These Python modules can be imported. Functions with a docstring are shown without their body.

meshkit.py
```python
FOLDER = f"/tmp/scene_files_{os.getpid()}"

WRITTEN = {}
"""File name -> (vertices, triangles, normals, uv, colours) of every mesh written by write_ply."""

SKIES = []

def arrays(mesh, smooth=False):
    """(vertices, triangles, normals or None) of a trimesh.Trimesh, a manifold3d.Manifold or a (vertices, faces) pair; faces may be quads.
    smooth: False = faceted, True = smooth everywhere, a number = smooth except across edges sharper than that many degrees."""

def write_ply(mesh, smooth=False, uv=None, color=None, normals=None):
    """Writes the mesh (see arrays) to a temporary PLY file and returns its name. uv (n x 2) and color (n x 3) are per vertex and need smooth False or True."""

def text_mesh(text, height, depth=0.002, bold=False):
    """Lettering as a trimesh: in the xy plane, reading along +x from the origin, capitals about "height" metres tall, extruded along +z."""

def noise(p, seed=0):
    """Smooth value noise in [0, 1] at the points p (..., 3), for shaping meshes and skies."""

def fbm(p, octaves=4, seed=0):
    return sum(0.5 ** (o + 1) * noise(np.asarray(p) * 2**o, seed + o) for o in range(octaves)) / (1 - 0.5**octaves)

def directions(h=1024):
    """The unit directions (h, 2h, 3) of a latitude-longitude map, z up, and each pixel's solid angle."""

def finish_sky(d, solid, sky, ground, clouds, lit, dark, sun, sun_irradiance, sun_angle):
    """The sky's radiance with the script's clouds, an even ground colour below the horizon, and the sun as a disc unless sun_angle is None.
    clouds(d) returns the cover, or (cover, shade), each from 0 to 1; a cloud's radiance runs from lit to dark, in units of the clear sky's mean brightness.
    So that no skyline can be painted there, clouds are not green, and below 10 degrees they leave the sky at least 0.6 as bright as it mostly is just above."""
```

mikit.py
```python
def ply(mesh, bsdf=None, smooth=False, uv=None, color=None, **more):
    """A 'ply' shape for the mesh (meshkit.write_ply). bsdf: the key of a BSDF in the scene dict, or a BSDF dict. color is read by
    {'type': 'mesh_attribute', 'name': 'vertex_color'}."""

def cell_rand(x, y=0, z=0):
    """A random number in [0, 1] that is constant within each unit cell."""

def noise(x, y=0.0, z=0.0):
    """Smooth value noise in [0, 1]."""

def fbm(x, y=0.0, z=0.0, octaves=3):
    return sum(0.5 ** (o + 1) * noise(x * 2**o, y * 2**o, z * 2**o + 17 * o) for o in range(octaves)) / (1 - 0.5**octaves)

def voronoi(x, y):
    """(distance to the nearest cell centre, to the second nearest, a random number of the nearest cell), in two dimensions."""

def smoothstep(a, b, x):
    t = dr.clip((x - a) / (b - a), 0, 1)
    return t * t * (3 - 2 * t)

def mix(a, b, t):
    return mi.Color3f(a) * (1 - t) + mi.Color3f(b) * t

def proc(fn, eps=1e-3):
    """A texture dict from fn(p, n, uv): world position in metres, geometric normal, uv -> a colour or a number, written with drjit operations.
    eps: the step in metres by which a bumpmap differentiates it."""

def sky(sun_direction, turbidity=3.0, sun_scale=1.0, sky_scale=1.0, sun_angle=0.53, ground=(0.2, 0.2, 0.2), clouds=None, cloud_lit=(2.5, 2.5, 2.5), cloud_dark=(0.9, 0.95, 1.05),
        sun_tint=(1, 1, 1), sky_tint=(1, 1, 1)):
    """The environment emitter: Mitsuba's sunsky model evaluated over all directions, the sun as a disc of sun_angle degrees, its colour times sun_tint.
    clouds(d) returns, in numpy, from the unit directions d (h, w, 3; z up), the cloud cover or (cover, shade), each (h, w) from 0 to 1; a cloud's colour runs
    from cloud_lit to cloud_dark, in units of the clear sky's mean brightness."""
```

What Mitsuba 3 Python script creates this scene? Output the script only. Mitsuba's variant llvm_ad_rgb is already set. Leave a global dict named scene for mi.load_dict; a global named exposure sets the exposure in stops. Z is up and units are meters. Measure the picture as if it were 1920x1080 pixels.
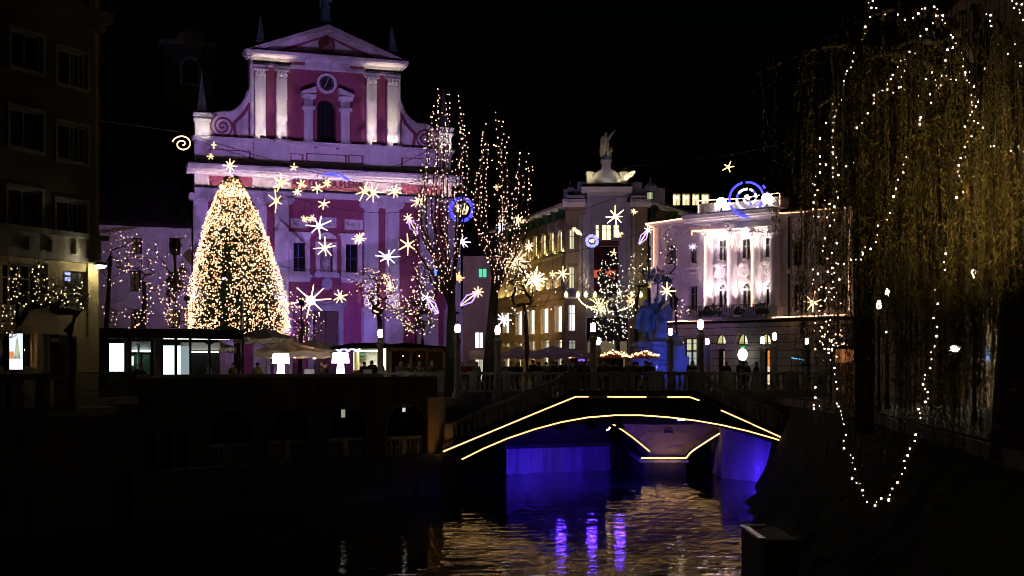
import math, random
import numpy as np
import trimesh, manifold3d, shapely
import shapely.geometry as sg
import mitsuba as mi
import drjit as dr
import mikit, meshkit
from mikit import proc, noise, fbm, smoothstep, mix

T = mi.ScalarTransform4f
rng = np.random.default_rng(7)
scene, labels = {}, {}

# ---------------------------------------------------------------- camera, sky, exposure
FPX, CX, HY, EYE = 2600.0, 960.0, 690.0, 1.7      # focal length, vanishing point (in pixels of a 1920 wide frame), eye height
scene['camera'] = {'type': 'perspective', 'fov_axis': 'x', 'fov': math.degrees(2 * math.atan(960 / FPX)),
                   'principal_point_offset_y': -(HY - 540) / 1080, 'near_clip': 0.5, 'far_clip': 2000.0,
                   'to_world': T().look_at(origin=[0, 0, EYE], target=[0, 1, EYE], up=[0, 0, 1])}
scene['sky'] = {**mikit.sky((0.2, -1.0, 0.06), turbidity=3, sun_scale=0.0, sky_scale=0.004 / 32, sky_tint=(0.8, 0.9, 1.0)), 'sampling_weight': 0.15}
exposure = 5.0                                   # a long night exposure
DIM = 2.0 ** -exposure                           # lights below are given as they look in the finished picture


# ---------------------------------------------------------------- helpers
def P(px, py, Y):
    """The point that is seen at a pixel of the photograph, Y metres away."""
    return np.array([(px - CX) / FPX * Y, Y, EYE - (py - HY) / FPX * Y])


def numbered(name):
    if name not in scene and name not in labels and name not in USED:
        USED.add(name)
        return name
    k = 1
    while f'{name}_{k:03d}' in USED:
        k += 1
    USED.add(f'{name}_{k:03d}')
    return f'{name}_{k:03d}'


USED = set()


class Frame:
    """u along a front (to the right), d out of it (towards the viewer), z up."""
    def __init__(s, o, U, N):
        s.o, s.U, s.N = np.array(o, float), np.array(U, float), np.array(N, float)

    def w(s, p):
        p = np.asarray(p, float).reshape(-1, 3)
        return s.o + p[:, :1] * s.U + p[:, 1:2] * s.N + p[:, 2:] * np.array([0, 0, 1.0])

    def at(s, px, py, d=0.0):
        e, r = np.array([0, 0, EYE]), np.array([(px - CX) / FPX, 1, -(py - HY) / FPX])
        t = (d - (e - s.o) @ s.N) / (r @ s.N)
        q = e + t * r - s.o
        return q @ s.U, q[2]

    def sub(s, u, d, z=0.0):
        return Frame(s.w([u, d, z])[0], s.U, s.N)


def front(px0, Y0, px1, Y1):
    a, b = P(px0, HY, Y0), P(px1, HY, Y1)
    a[2] = b[2] = 0
    U = (b - a) / np.linalg.norm(b - a)
    return Frame(a, U, [U[1], -U[0], 0])


WORLD = Frame([0, 0, 0], [1, 0, 0], [0, 1, 0])
VIEW = Frame([0, 0, 0], [1, 0, 0], [0, -1, 0])
BOXF = np.array([[0, 2, 3], [0, 3, 1], [4, 5, 7], [4, 7, 6], [0, 1, 5], [0, 5, 4], [2, 6, 7], [2, 7, 3], [0, 4, 6], [0, 6, 2], [1, 3, 7], [1, 7, 5]])
OCT = (np.array([[1, 0, 0], [-1, 0, 0], [0, 1, 0], [0, -1, 0], [0, 0, 1], [0, 0, -1]], float),
       np.array([[0, 2, 4], [2, 1, 4], [1, 3, 4], [3, 0, 4], [2, 0, 5], [1, 2, 5], [3, 1, 5], [0, 3, 5]]))
_ico = trimesh.creation.icosphere(subdivisions=1)
ICO = (np.array(_ico.vertices), np.array(_ico.faces))


class MB:
    """Collects shapes in a frame's coordinates; they become one mesh."""
    def __init__(s, F=WORLD):
        s.F, s.v, s.f, s.n = F, [], [], 0

    def add(s, v, f):
        v, f = np.asarray(v, float), np.asarray(f, int)
        s.v.append(v); s.f.append(f + s.n); s.n += len(v)
        return s

    def box(s, x0, x1, y0, y1, z0, z1):
        x0, x1, y0, y1, z0, z1 = min(x0, x1), max(x0, x1), min(y0, y1), max(y0, y1), min(z0, z1), max(z0, z1)
        return s.add([[x, y, z] for x in (x0, x1) for y in (y0, y1) for z in (z0, z1)], BOXF[:, ::-1])

    def up(s, x0, x1, y0, y1, z):
        return s.add([[x0, y0, z], [x1, y0, z], [x1, y1, z], [x0, y1, z]], [[0, 1, 2], [0, 2, 3]])

    def facing(s, x0, x1, d, z0, z1):
        """A sheet in the u-z plane that looks along +d."""
        return s.add([[x0, d, z0], [x1, d, z0], [x1, d, z1], [x0, d, z1]], [[0, 2, 1], [0, 3, 2]])

    def poly(s, pts, d0, d1, holes=()):
        """A polygon in the u-z plane, extruded from depth d0 to d1."""
        g = pts if hasattr(pts, 'geom_type') else sg.Polygon(pts, holes)
        g = g.buffer(0)
        for q in getattr(g, 'geoms', [g]):
            if q.area < 1e-6:
                continue
            m = trimesh.creation.extrude_polygon(q, abs(d1 - d0), engine='earcut')
            v = np.array(m.vertices)
            # extruded along +y: (x, z) -> swap keeps handedness by reversing faces
            s.add(np.column_stack([v[:, 0], v[:, 2] + min(d0, d1), v[:, 1]]), np.array(m.faces)[:, ::-1])
        return s

    def plan(s, pts, z0, z1):
        g = pts if hasattr(pts, 'geom_type') else sg.Polygon(pts).buffer(0)
        for q in getattr(g, 'geoms', [g]):
            m = trimesh.creation.extrude_polygon(q, z1 - z0, engine='earcut')
            v = np.array(m.vertices); v[:, 2] += z0
            s.add(v, m.faces)
        return s

    def profile(s, prof, u0, u1):
        """A (d, z) profile swept along u from u0 to u1, with end caps."""
        g = sg.Polygon(prof)
        if not g.is_valid:
            g = g.buffer(0)
        m = trimesh.creation.extrude_polygon(g, u1 - u0, engine='earcut')
        v = np.array(m.vertices)
        return s.add(np.column_stack([v[:, 2] + u0, v[:, 0], v[:, 1]]), m.faces)

    def lathe(s, prof, c=(0, 0, 0), n=12):
        """(r, z) points from bottom to top."""
        prof = np.asarray(prof, float)
        a = np.arange(n) * 2 * np.pi / n
        v = np.concatenate([np.column_stack([r * np.cos(a), r * np.sin(a), np.full(n, z)]) for r, z in prof]) + np.asarray(c, float)
        f = []
        for i in range(len(prof) - 1):
            for j in range(n):
                k = (j + 1) % n
                f += [[i * n + j, i * n + k, (i + 1) * n + k], [i * n + j, (i + 1) * n + k, (i + 1) * n + j]]
        m = len(v)
        v = np.vstack([v, np.asarray(c) + [0, 0, prof[0, 1]], np.asarray(c) + [0, 0, prof[-1, 1]]])
        L = (len(prof) - 1) * n
        for j in range(n):
            k = (j + 1) % n
            f += [[m, k, j], [m + 1, L + j, L + k]]
        return s.add(v, f)

    def tube(s, pts, r, n=6):
        pts = np.asarray(pts, float)
        r = np.broadcast_to(np.asarray(r, float), (len(pts),))
        t = np.gradient(pts, axis=0)
        t /= np.linalg.norm(t, axis=1, keepdims=True) + 1e-12
        ref = np.array([0, 0, 1.0]) if abs(t[:, 2]).mean() < 0.8 else np.array([1.0, 0.13, 0])
        a = np.cross(t, ref); a /= np.linalg.norm(a, axis=1, keepdims=True) + 1e-12
        b = np.cross(t, a)
        ang = np.arange(n) * 2 * np.pi / n
        v = pts[:, None] + r[:, None, None] * (np.cos(ang)[None, :, None] * a[:, None] + np.sin(ang)[None, :, None] * b[:, None])
        f = []
        for i in range(len(pts) - 1):
            for j in range(n):
                k = (j + 1) % n
                f += [[i * n + j, i * n + k, (i + 1) * n + k], [i * n + j, (i + 1) * n + k, (i + 1) * n + j]]
        f += [[0, j + 1, j] for j in range(1, n - 1)]
        L = (len(pts) - 1) * n
        f += [[L, L + j, L + j + 1] for j in range(1, n - 1)]
        return s.add(v.reshape(-1, 3), f)

    def balls(s, pts, r, shape=OCT):
        pts = np.asarray(pts, float).reshape(-1, 3)
        r = np.broadcast_to(np.asarray(r, float), (len(pts),))
        v, f = shape
        vs = (pts[:, None] + v[None] * r[:, None, None]).reshape(-1, 3)
        fs = (f[None] + (np.arange(len(pts)) * len(v))[:, None, None]).reshape(-1, 3)
        return s.add(vs, fs)

    def mesh(s):
        v, f = np.vstack(s.v), np.vstack(s.f)
        F = s.F
        if np.linalg.det(np.array([F.U, F.N, [0, 0, 1.0]])) < 0:
            f = f[:, ::-1]
        return F.w(v), f


def glow(rgb, k=1.0, w=0.05):
    return {'type': 'area', 'radiance': {'type': 'rgb', 'value': [float(c * k * DIM) for c in rgb]}, 'sampling_weight': float(w)}


def add(name, mb, mat, emit=None, smooth=False, parent=None, color=None, **lab):
    key = numbered(f'{parent}__{name}' if parent else name)
    m = mb.mesh() if isinstance(mb, MB) else mb
    scene[key] = mikit.ply(m, mat, smooth, color=color, **({'emitter': emit} if emit else {}))
    if lab:
        labels[key] = dict(lab)
    return key


def again(name, like, to_world=None, parent=None, **lab):
    """One more entry that shares the mesh file of the entry LIKE."""
    key = numbered(f'{parent}__{name}' if parent else name)
    scene[key] = {**scene[like]}
    if to_world is not None:
        scene[key]['to_world'] = to_world
    if lab:
        labels[key] = dict(lab)
    return key


def thing(name, label, category, group=None):
    key = numbered(name)
    labels[key] = {'label': label, 'category': category, **({'group': group} if group else {})}
    return key


def spot(name, pos, target, rgb, k, cutoff, beam=None, w=1.0):
    scene[name] = {'type': 'spot', 'to_world': T().look_at(origin=[float(x) for x in pos], target=[float(x) for x in target], up=[0.13, 0.9, 0.31]),
                   'intensity': {'type': 'rgb', 'value': [float(c * k * DIM) for c in rgb]}, 'cutoff_angle': float(cutoff),
                   'beam_width': float(beam if beam is not None else cutoff * 0.5), 'sampling_weight': float(w)}


# ---------------------------------------------------------------- materials
def rgb(*c):
    return {'type': 'rgb', 'value': list(c)}


def mat(name, color, rough=0.7, **more):
    c = color if isinstance(color, dict) else rgb(*color)
    scene[name] = {'type': 'twosided', 'bsdf': {'type': 'principled', 'base_color': c, 'roughness': rough, 'specular': more.pop('specular', 0.3), **more}}


def mottled(a, b, s=0.35, streak=0.5):
    """Plaster or stone: patches, fine grain and rain streaks, each with its own shape."""
    def fn(p, n, uv):
        g = fbm(p.x * s + p.y * s, p.y * s * 0.7, p.z * s, 4)
        st = fbm(p.x * 2.3 + p.y * 1.7, p.y * 0.9, p.z * 0.16, 3)
        fine = noise(p.x * 9, p.y * 9, p.z * 9)
        t = dr.clip(smoothstep(0.25, 0.75, g * (1 - streak) + st * streak) * 0.8 + fine * 0.2, 0, 1)
        return mix(a, b, t)
    return proc(fn)


mat('m_red', mottled((.22, .055, .095), (.31, .080, .13)), 0.9)
mat('m_plaster', mottled((.46, .41, .44), (.66, .60, .63)), 0.85)
mat('m_stucco', mottled((.36, .27, .14), (.52, .40, .23), 0.5), 0.85)
mat('m_olive', mottled((.24, .19, .11), (.36, .28, .17), 0.4), 0.9)
mat('m_bank', mottled((.55, .50, .52), (.72, .66, .68), 0.6), 0.85)
mat('m_stone', mottled((.17, .15, .12), (.36, .33, .28), 1.1), 0.9)
mat('m_concrete', mottled((.16, .15, .13), (.30, .28, .25), 0.8, 0.7), 0.9)
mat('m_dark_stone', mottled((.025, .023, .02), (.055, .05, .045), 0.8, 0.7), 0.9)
mat('m_house', mottled((.30, .28, .31), (.46, .43, .46), 0.5), 0.9)
mat('m_bark', mottled((.018, .014, .011), (.045, .036, .028), 2.0), 0.9)
mat('m_wood', mottled((.16, .085, .035), (.30, .17, .08), 1.5), 0.7)
mat('m_pave', mottled((.10, .09, .08), (.19, .175, .16), 0.8, 0.1), 0.7)
mat('m_bank_grass', mottled((.012, .02, .007), (.04, .05, .018), 1.4, 0.2), 0.95)
mat('m_rock', (.40, .39, .40), 0.8)
mat('m_roof', (.012, .011, .011), 0.95, specular=0.05)
mat('m_wet_stone', mottled((.035, .03, .025), (.085, .078, .068), 1.1, 0.7), 0.8)
mat('m_block', mottled((.12, .095, .055), (.19, .15, .09), 0.4), 0.9)
mat('m_slate', (.07, .075, .085), 0.8)
mat('m_quay', mottled((.20, .19, .19), (.48, .46, .45), 0.9, 0.85), 0.85)
mat('m_tile', (.12, .045, .03), 0.8)
mat('m_copper', (.07, .15, .10), 0.6)
mat('m_green_tile', (.05, .12, .05), 0.4)
mat('m_dark_metal', (.025, .025, .028), 0.45, metallic=0.4)
mat('m_steel', (.45, .45, .47), 0.3, metallic=0.9)
mat('m_bronze', (.12, .22, .30), 0.5, metallic=0.2)
mat('m_granite', mottled((.13, .13, .15), (.24, .24, .27), 2.0), 0.8)
mat('m_statue', (.42, .36, .28), 0.6)
mat('m_white', (.75, .75, .73), 0.6)
mat('m_frame', (.34, .32, .29), 0.6)
mat('m_glass', (.012, .013, .016), 0.06, specular=0.6)
mat('m_black', (.01, .01, .01), 0.6)
mat('m_lamp', (.02, .02, .02), 0.6)
mat('m_brown', (.10, .055, .03), 0.7)
mat('m_maroon', (.12, .02, .02), 0.6)
mat('m_cable', (.012, .012, .014), 0.7)
mat('m_sign', (.09, .10, .22), 0.6)
mat('m_shutter', (.16, .15, .13), 0.6)
mat('m_green_wall', (.12, .30, .22), 0.5)
mat('m_needle', (.018, .045, .016), 0.8)
mat('m_flag_red', (.45, .03, .03), 0.8)
mat('m_flag', (.42, .36, .24), 0.85)
for n_, c_ in (('m_cloth', (.62, .60, .55)), ('m_cloth_purple', (.30, .24, .36)), ('m_leaf', (.085, .075, .022)), ('m_leaf_dry', (.15, .105, .035))):
    scene[n_] = {'type': 'principledthin', 'base_color': rgb(*c_), 'roughness': 0.7, 'diff_trans': 0.8 if 'leaf' in n_ else 0.5, 'spec_trans': 0.0}
scene['m_body'] = {'type': 'twosided', 'bsdf': {'type': 'principled', 'base_color': {'type': 'mesh_attribute', 'name': 'vertex_color'}, 'roughness': 0.8, 'specular': 0.2}}


def ripple(p, n, uv):
    a = noise(p.x * 0.6 + 3.0, p.y * 2.1, 0.0) * 0.0165
    b = noise(p.x * 1.9 + p.y * 0.3, p.y * 5.2 - p.x * 0.2, 5.0) * 0.0068
    c = noise(p.x * 5.0 - p.y * 0.6, p.y * 12.0, 9.0) * 0.0009
    return a + b + c


scene['m_water'] = {'type': 'bumpmap', 'scale': 1.0, 'arbitrary': proc(ripple, 0.01),
                    'bsdf': {'type': 'principled', 'base_color': rgb(.006, .008, .007), 'roughness': 0.05, 'specular': 0.42}}
scene['m_water']['nested_texture'] = scene['m_water'].pop('arbitrary')

# colours of light
WARM, AMBER, ORANGE = (1.0, .80, .52), (1.0, .62, .26), (1.0, .36, .10)
COOL, PURPLE, BLUE, PINK = (.80, .86, 1.0), (.62, .34, 1.0), (.10, .10, 1.0), (1.0, .70, .58)

# ================================================================ the setting
RIVER = [(-30, 20), (-26, 40), (-22, 52), (-16.9, 61), (-3.75, 75), (-.4, 87.5), (3, 89.5), (6.6, 91), (8, 98), (14, 98), (15.5, 84), (15.2, 79), (15.4, 72), (14.5, 60), (12.5, 45), (10.5, 30), (9, 15), (4, 8), (-20, 8)]
WATER_Z = -5.0
land = sg.Polygon([(-300, 0), (300, 0), (300, 700), (-300, 700)]).difference(sg.Polygon(RIVER))
add('ground', MB().plan(land, -0.4, 0.0), 'm_pave', kind='structure')
add('water', ([[-60, -5, WATER_Z], [60, -5, WATER_Z], [60, 105, WATER_Z], [-60, 105, WATER_Z]], [[0, 1, 2], [0, 2, 3]]), 'm_water', kind='structure')


def wall_run(pts, z0, z1, thick=0.6):
    mb = MB()
    mb.plan(sg.LineString(pts).buffer(thick / 2, cap_style=2, join_style=2), z0, z1)
    return mb


def grid_mesh(a, b, n, m, amp=0.0, s=0.6, seed=0, power=1.0):
    """A rough sheet between two polylines a and b (n points along, m across)."""
    def res(p):
        p = np.asarray(p, float)
        t = np.concatenate([[0], np.cumsum(np.linalg.norm(np.diff(p, axis=0), axis=1))])
        q = np.linspace(0, t[-1], n)
        return np.column_stack([np.interp(q, t, p[:, k]) for k in range(3)])
    A, B = res(a), res(b)
    w = np.linspace(0, 1, m)[None, :, None]
    v = A[:, None] * (1 - w) + B[:, None] * w
    v[..., 2:] = A[:, None, 2:] + (B - A)[:, None, 2:] * w ** power
    v[..., 2] += (meshkit.fbm(v * s, 4, seed) - .5) * amp * np.sin(np.pi * np.clip(w[..., 0], .02, 1))
    f = []
    for i in range(n - 1):
        for j in range(m - 1):
            k = i * m + j
            f += [[k, k + 1, k + m + 1], [k, k + m + 1, k + m]]
    return v.reshape(-1, 3), np.array(f)


# right bank: a grassy slope from the water up to the promenade
add('river_bank', grid_mesh([(1.0, 14, -5.4), (3.6, 26, -5.4), (6.2, 44, -5.4), (9.7, 67, -5.4), (11.3, 73, -5.4), (13.6, 80.6, -5.4)],
                            [(9.3, 14, .05), (10.7, 30, .05), (12.7, 45, .05), (14.7, 60, .05), (15.6, 72, .05), (15.6, 80.6, .05)], 150, 30, 1.1, .6, 3, 2.3), 'm_bank_grass', kind='structure')

# ================================================================ the church
F = front(360, 124, 830, 132)
U = lambda px, py: F.at(px, py)[0]
Z = lambda py, px=487: F.at(px, py)[1]
uc = U(612, 160)
church = thing('church', 'pink and red baroque church with white pilasters, volutes and triangular pediment, floodlit violet', 'church')


def cmb():
    return MB(F)


def cadd(name, mb, m, **k):
    par = k.pop('parent', church)
    return add(name, mb, m, parent=par, **k)


MOULD = [(0, 0), (.25, .0), (.3, .12), (.55, .18), (.6, .34), (.85, .42), (.95, .72), (1.0, .8), (1.0, 1.0), (0, 1.0)]


def mould(mb, u0, u1, z0, z1, d0, d1):
    """A cornice: its profile steps out from d0 at the foot to d1 at the top."""
    mb.profile([(d0 + (d1 - d0) * a if a else d0 - .3, z0 + (z1 - z0) * b) for a, b in MOULD], u0, u1)


uL, uR = U(364, 400), 2 * uc - U(364, 400)
uTL, uTR = U(470, 160), 2 * uc - U(470, 160)
z_led, z_att = Z(309), Z(267)
z_crn0, z_crn1 = Z(332), Z(316)
z_arch0, z_arch1 = Z(369), Z(359)
# lower wall with its openings
wy = [F.at(561, y)[1] for y in (455, 509)]
ww = [(U(550, 480), U(572, 480)), (U(648, 485), U(670, 485))]
nich = (U(599, 480), U(623, 480), F.at(611, 510)[1], F.at(611, 462)[1])
door = (U(578, 620), U(640, 620), F.at(610, 575)[1])
holes = [sg.box(a, min(wy), b, max(wy)) for a, b in ww] + [sg.box(nich[0], nich[2], nich[1], nich[3]), sg.box(door[0] + .35, .3, door[1] - .35, door[2] - .4)]
low = sg.box(uL, 0, uR, z_crn0).difference(shapely.union_all(holes))
cadd('wall', cmb().poly(low, -.8, 0), 'm_red')
top_z = F.at(612, 50)[1]
# attic band between the storeys
cadd('attic_band', cmb().box(uL, uR, -.8, .05, z_crn1 - .02, z_att), 'm_plaster')
for a, b, y0, y1 in ((391, 470, 281, 299), (543, 569, 288, 303), (573, 650, 289, 305), (652, 681, 291, 307), (752, 826, 297, 315)):
    a_, b_ = U(a, y0), U(b, y0)
    za, zb = F.at((a + b) / 2, y1)[1], F.at((a + b) / 2, y0)[1]
    cadd('attic_panel', cmb().poly(sg.box(a_, za, b_, zb).difference(sg.box(a_ + .28, za + .2, b_ - .28, zb - .2).buffer(.12)), .05, .09), 'm_red')
for a, b in ((475, 543), (682, 750)):
    cadd('attic_pier', cmb().box(U(a, 290), U(b, 290), .05, .4, z_crn1 + .1, z_att), 'm_plaster')
# upper storey
wup = (U(594, 230), U(630, 230), F.at(612, 279)[1], F.at(612, 186)[1])
r_ = (wup[1] - wup[0]) / 2
arch_hole = sg.box(wup[0], wup[2], wup[1], wup[3] - r_).union(sg.Point((wup[0] + wup[1]) / 2, wup[3] - r_).buffer(r_, 16))
clock_c = (uc, F.at(612, 157)[1])
z_ucrn0, z_ucrn1 = Z(109), Z(98)
upper = sg.box(uTL, z_att - .1, uTR, z_ucrn0).difference(arch_hole)
cadd('upper_wall', cmb().poly(upper, -.8, 0), 'm_red')
cadd('back_wall', cmb().box(uTL + .3, uTR - .3, -2.6, -2.4, 0, z_ucrn0), 'm_black')
cadd('side_pier', cmb().box(uTL - .05, U(476, 200), -.8, .12, z_att, z_ucrn0), 'm_plaster')
cadd('side_pier', cmb().box(2 * uc - U(476, 200), uTR + .05, -.8, .12, z_att, z_ucrn0), 'm_plaster')
# volutes beside the upper storey
vol = [(470, 150), (470, 268), (392, 268), (392, 226), (398, 216), (407, 210.5), (420, 209), (432, 209.5), (443, 205), (453, 197), (461, 186), (467, 170)]
vpts = [F.at(*p) for p in vol]
vdark = [(468, 196), (468, 262), (443, 262), (441, 247), (439, 232), (447, 224), (457, 214)]
for sgn in (1, -1):
    m = (lambda p: (p[0], p[1])) if sgn == 1 else (lambda p: (2 * uc - p[0], p[1]))
    V = cadd('volute', cmb().poly([m(p) for p in vpts], -.7, .02), 'm_plaster')
    cadd('volute_field', cmb().poly(sg.Polygon([m(F.at(*p)) for p in vdark]).buffer(.18).difference(sg.Polygon([m(F.at(*p)) for p in vdark]).buffer(-.12)), .02, .06), 'm_red', parent=V)
    c0 = F.at(417, 237)
    sp = []
    for t in np.linspace(0, 5.2 * math.pi, 90):
        r = 1.12 * (1 - t / (5.6 * math.pi))
        q = m((c0[0] + r * math.cos(t + 2.0), c0[1] + r * math.sin(t + 2.0)))
        sp.append([q[0], .05, q[1]])
    cadd('scroll', cmb().tube(sp, .09, 5), 'm_red', parent=V)
    crv = [m(F.at(*p)) for p in vol[4:]]
    cadd('coping', cmb().tube([[p[0], -.3, p[1]] for p in crv], .16, 6), 'm_plaster', parent=V)

# pilasters: upper four, lower six
SHAFT_U = [(477, 497.3), (517, 537.3), (686, 705), (724.5, 744)]
SHAFT_L = [(361.5, 389), (414, 441), (476.5, 499), (514, 540), (682, 708), (722, 747), (787, 812), (836, 862)]


def leafy_capital(a, b, z0, z1):
    mb = cmb()
    h, w = z1 - z0, b - a
    mb.box(a - .02, b + .02, .0, .42, z0, z0 + h * .12)
    mb.box(a - .22, b + .22, .0, .72, z1 - h * .12, z1)
    for row, (zz, n, out) in enumerate(((.14, 4, .08), (.42, 3, .16))):
        for k in range(n):
            x = a + w * (k + .5) / n
            hw = w / n * .42
            v = [[x - hw * .7, .40, z0 + h * zz], [x + hw * .7, .40, z0 + h * zz], [x + hw, .50 + out, z0 + h * (zz + .22)], [x - hw, .50 + out, z0 + h * (zz + .22)], [x, .62 + out, z0 + h * (zz + .26)], [x - hw * .6, .38, z0 + h * zz], [x + hw * .6, .38, z0 + h * zz]]
            mb.add(v, [[0, 1, 2], [0, 2, 3], [3, 2, 4], [6, 5, 4], [0, 3, 5], [1, 6, 2]])
    for sx, xx in ((-1, a), (1, b)):
        mb.lathe([(.02, -.13), (.17, -.12), (.17, .12), (.02, .13)], (xx + sx * .08, .5, z1 - h * .28), 8)
    mb.box(a + .06, b - .06, .0, .36, z0 + h * .1, z1 - h * .1)
    return mb


def ionic_capital(a, b, z0, z1):
    mb = cmb()
    h = z1 - z0
    mb.box(a - .3, b + .3, 0, .62, z1 - h * .25, z1)
    mb.box(a - .05, b + .05, 0, .44, z0, z1 - h * .25)
    for x in (a - .12, b + .12):
        y = np.linspace(0, 3.6 * math.pi, 26)
        r = .34 * h / .62 * (1 - y / (4.4 * math.pi))
        mb.tube(np.column_stack([x + r * np.cos(y), np.full(26, .5), z0 + h * .42 + r * np.sin(y)]), .075, 5)
        mb.poly(sg.Point(x, z0 + h * .42).buffer(.3 * h / .62), 0, .46)
    for k in range(5):
        x = a + (b - a) * (k + .5) / 5
        mb.balls([[x, .45, z0 + h * .5]], .09, ICO)
    return mb


for i, (a, b) in enumerate(SHAFT_U):
    dy = (a - 477) * .055
    a_, b_ = U(a, 200), U(b, 200)
    zb, z1, z2 = Z(261), Z(148), Z(124)
    p = cadd('pilaster', cmb().box(a_, b_, 0, .34, zb, z1), 'm_plaster')
    cadd('capital', leafy_capital(a_, b_, z1, z2), 'm_plaster', parent=p)
    cadd('base', cmb().profile([(0, z_att), (.95, z_att), (.95, z_att + .25), (.6, z_att + .32), (.55, zb - .12), (.48, zb), (0, zb)], a_ - .2, b_ + .2), 'm_plaster', parent=p)
zl1, zl2, zl0 = Z(381), Z(368), F.at(695, 577)[1]
for i, (a, b) in enumerate(SHAFT_L):
    a_, b_ = U(a, 450), U(b, 450)
    p = cadd('pilaster', cmb().box(a_, b_, 0, .36, zl0, zl1), 'm_plaster')
    cadd('capital', ionic_capital(a_, b_, zl1, zl2), 'm_plaster', parent=p)
    cadd('base', cmb().profile([(0, 0), (1.0, 0), (1.0, zl0 - .6), (.8, zl0 - .45), (.6, zl0 - .1), (.5, zl0), (0, zl0)], a_ - .22, b_ + .22), 'm_plaster', parent=p)

# main entablature
cadd('architrave', cmb().box(uL, uR, 0, .45, zl2, z_arch1 - .1).box(uL - .05, uR + .05, 0, .6, z_arch1 - .1, z_arch1 + .05), 'm_plaster')
cadd('frieze', cmb().box(uL, uR, 0, .38, z_arch1 + .05, z_crn0), 'm_plaster')
for a, b in ((391, 472), (545, 680), (750, 826)):
    a_, b_ = U(a, 345), U(b, 345)
    cadd('frieze_panel', cmb().box(a_, b_, .38, .42, z_arch1 + .35, z_crn0 - .12), 'm_red')
lt = meshkit.text_mesh('AVE GRATIA PLENA', .62, .04, True)
lv = np.array(lt.vertices)
lw = np.ptp(lv[:, 0])
cadd('lettering', MB(F).add(np.column_stack([(lv[:, 0] - lw / 2) * min(1, 6.6 / lw) + U(612, 350), .42 + lv[:, 2], lv[:, 1] + z_arch1 + .62]), np.array(lt.faces)[:, ::-1]), 'm_black', label='dark lettering on the red frieze panel')
mb = cmb()
mould(mb, uL - .75, uR + .75, z_crn0, z_crn1, .4, 1.7)
cadd('main_cornice', mb, 'm_plaster')
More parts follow.
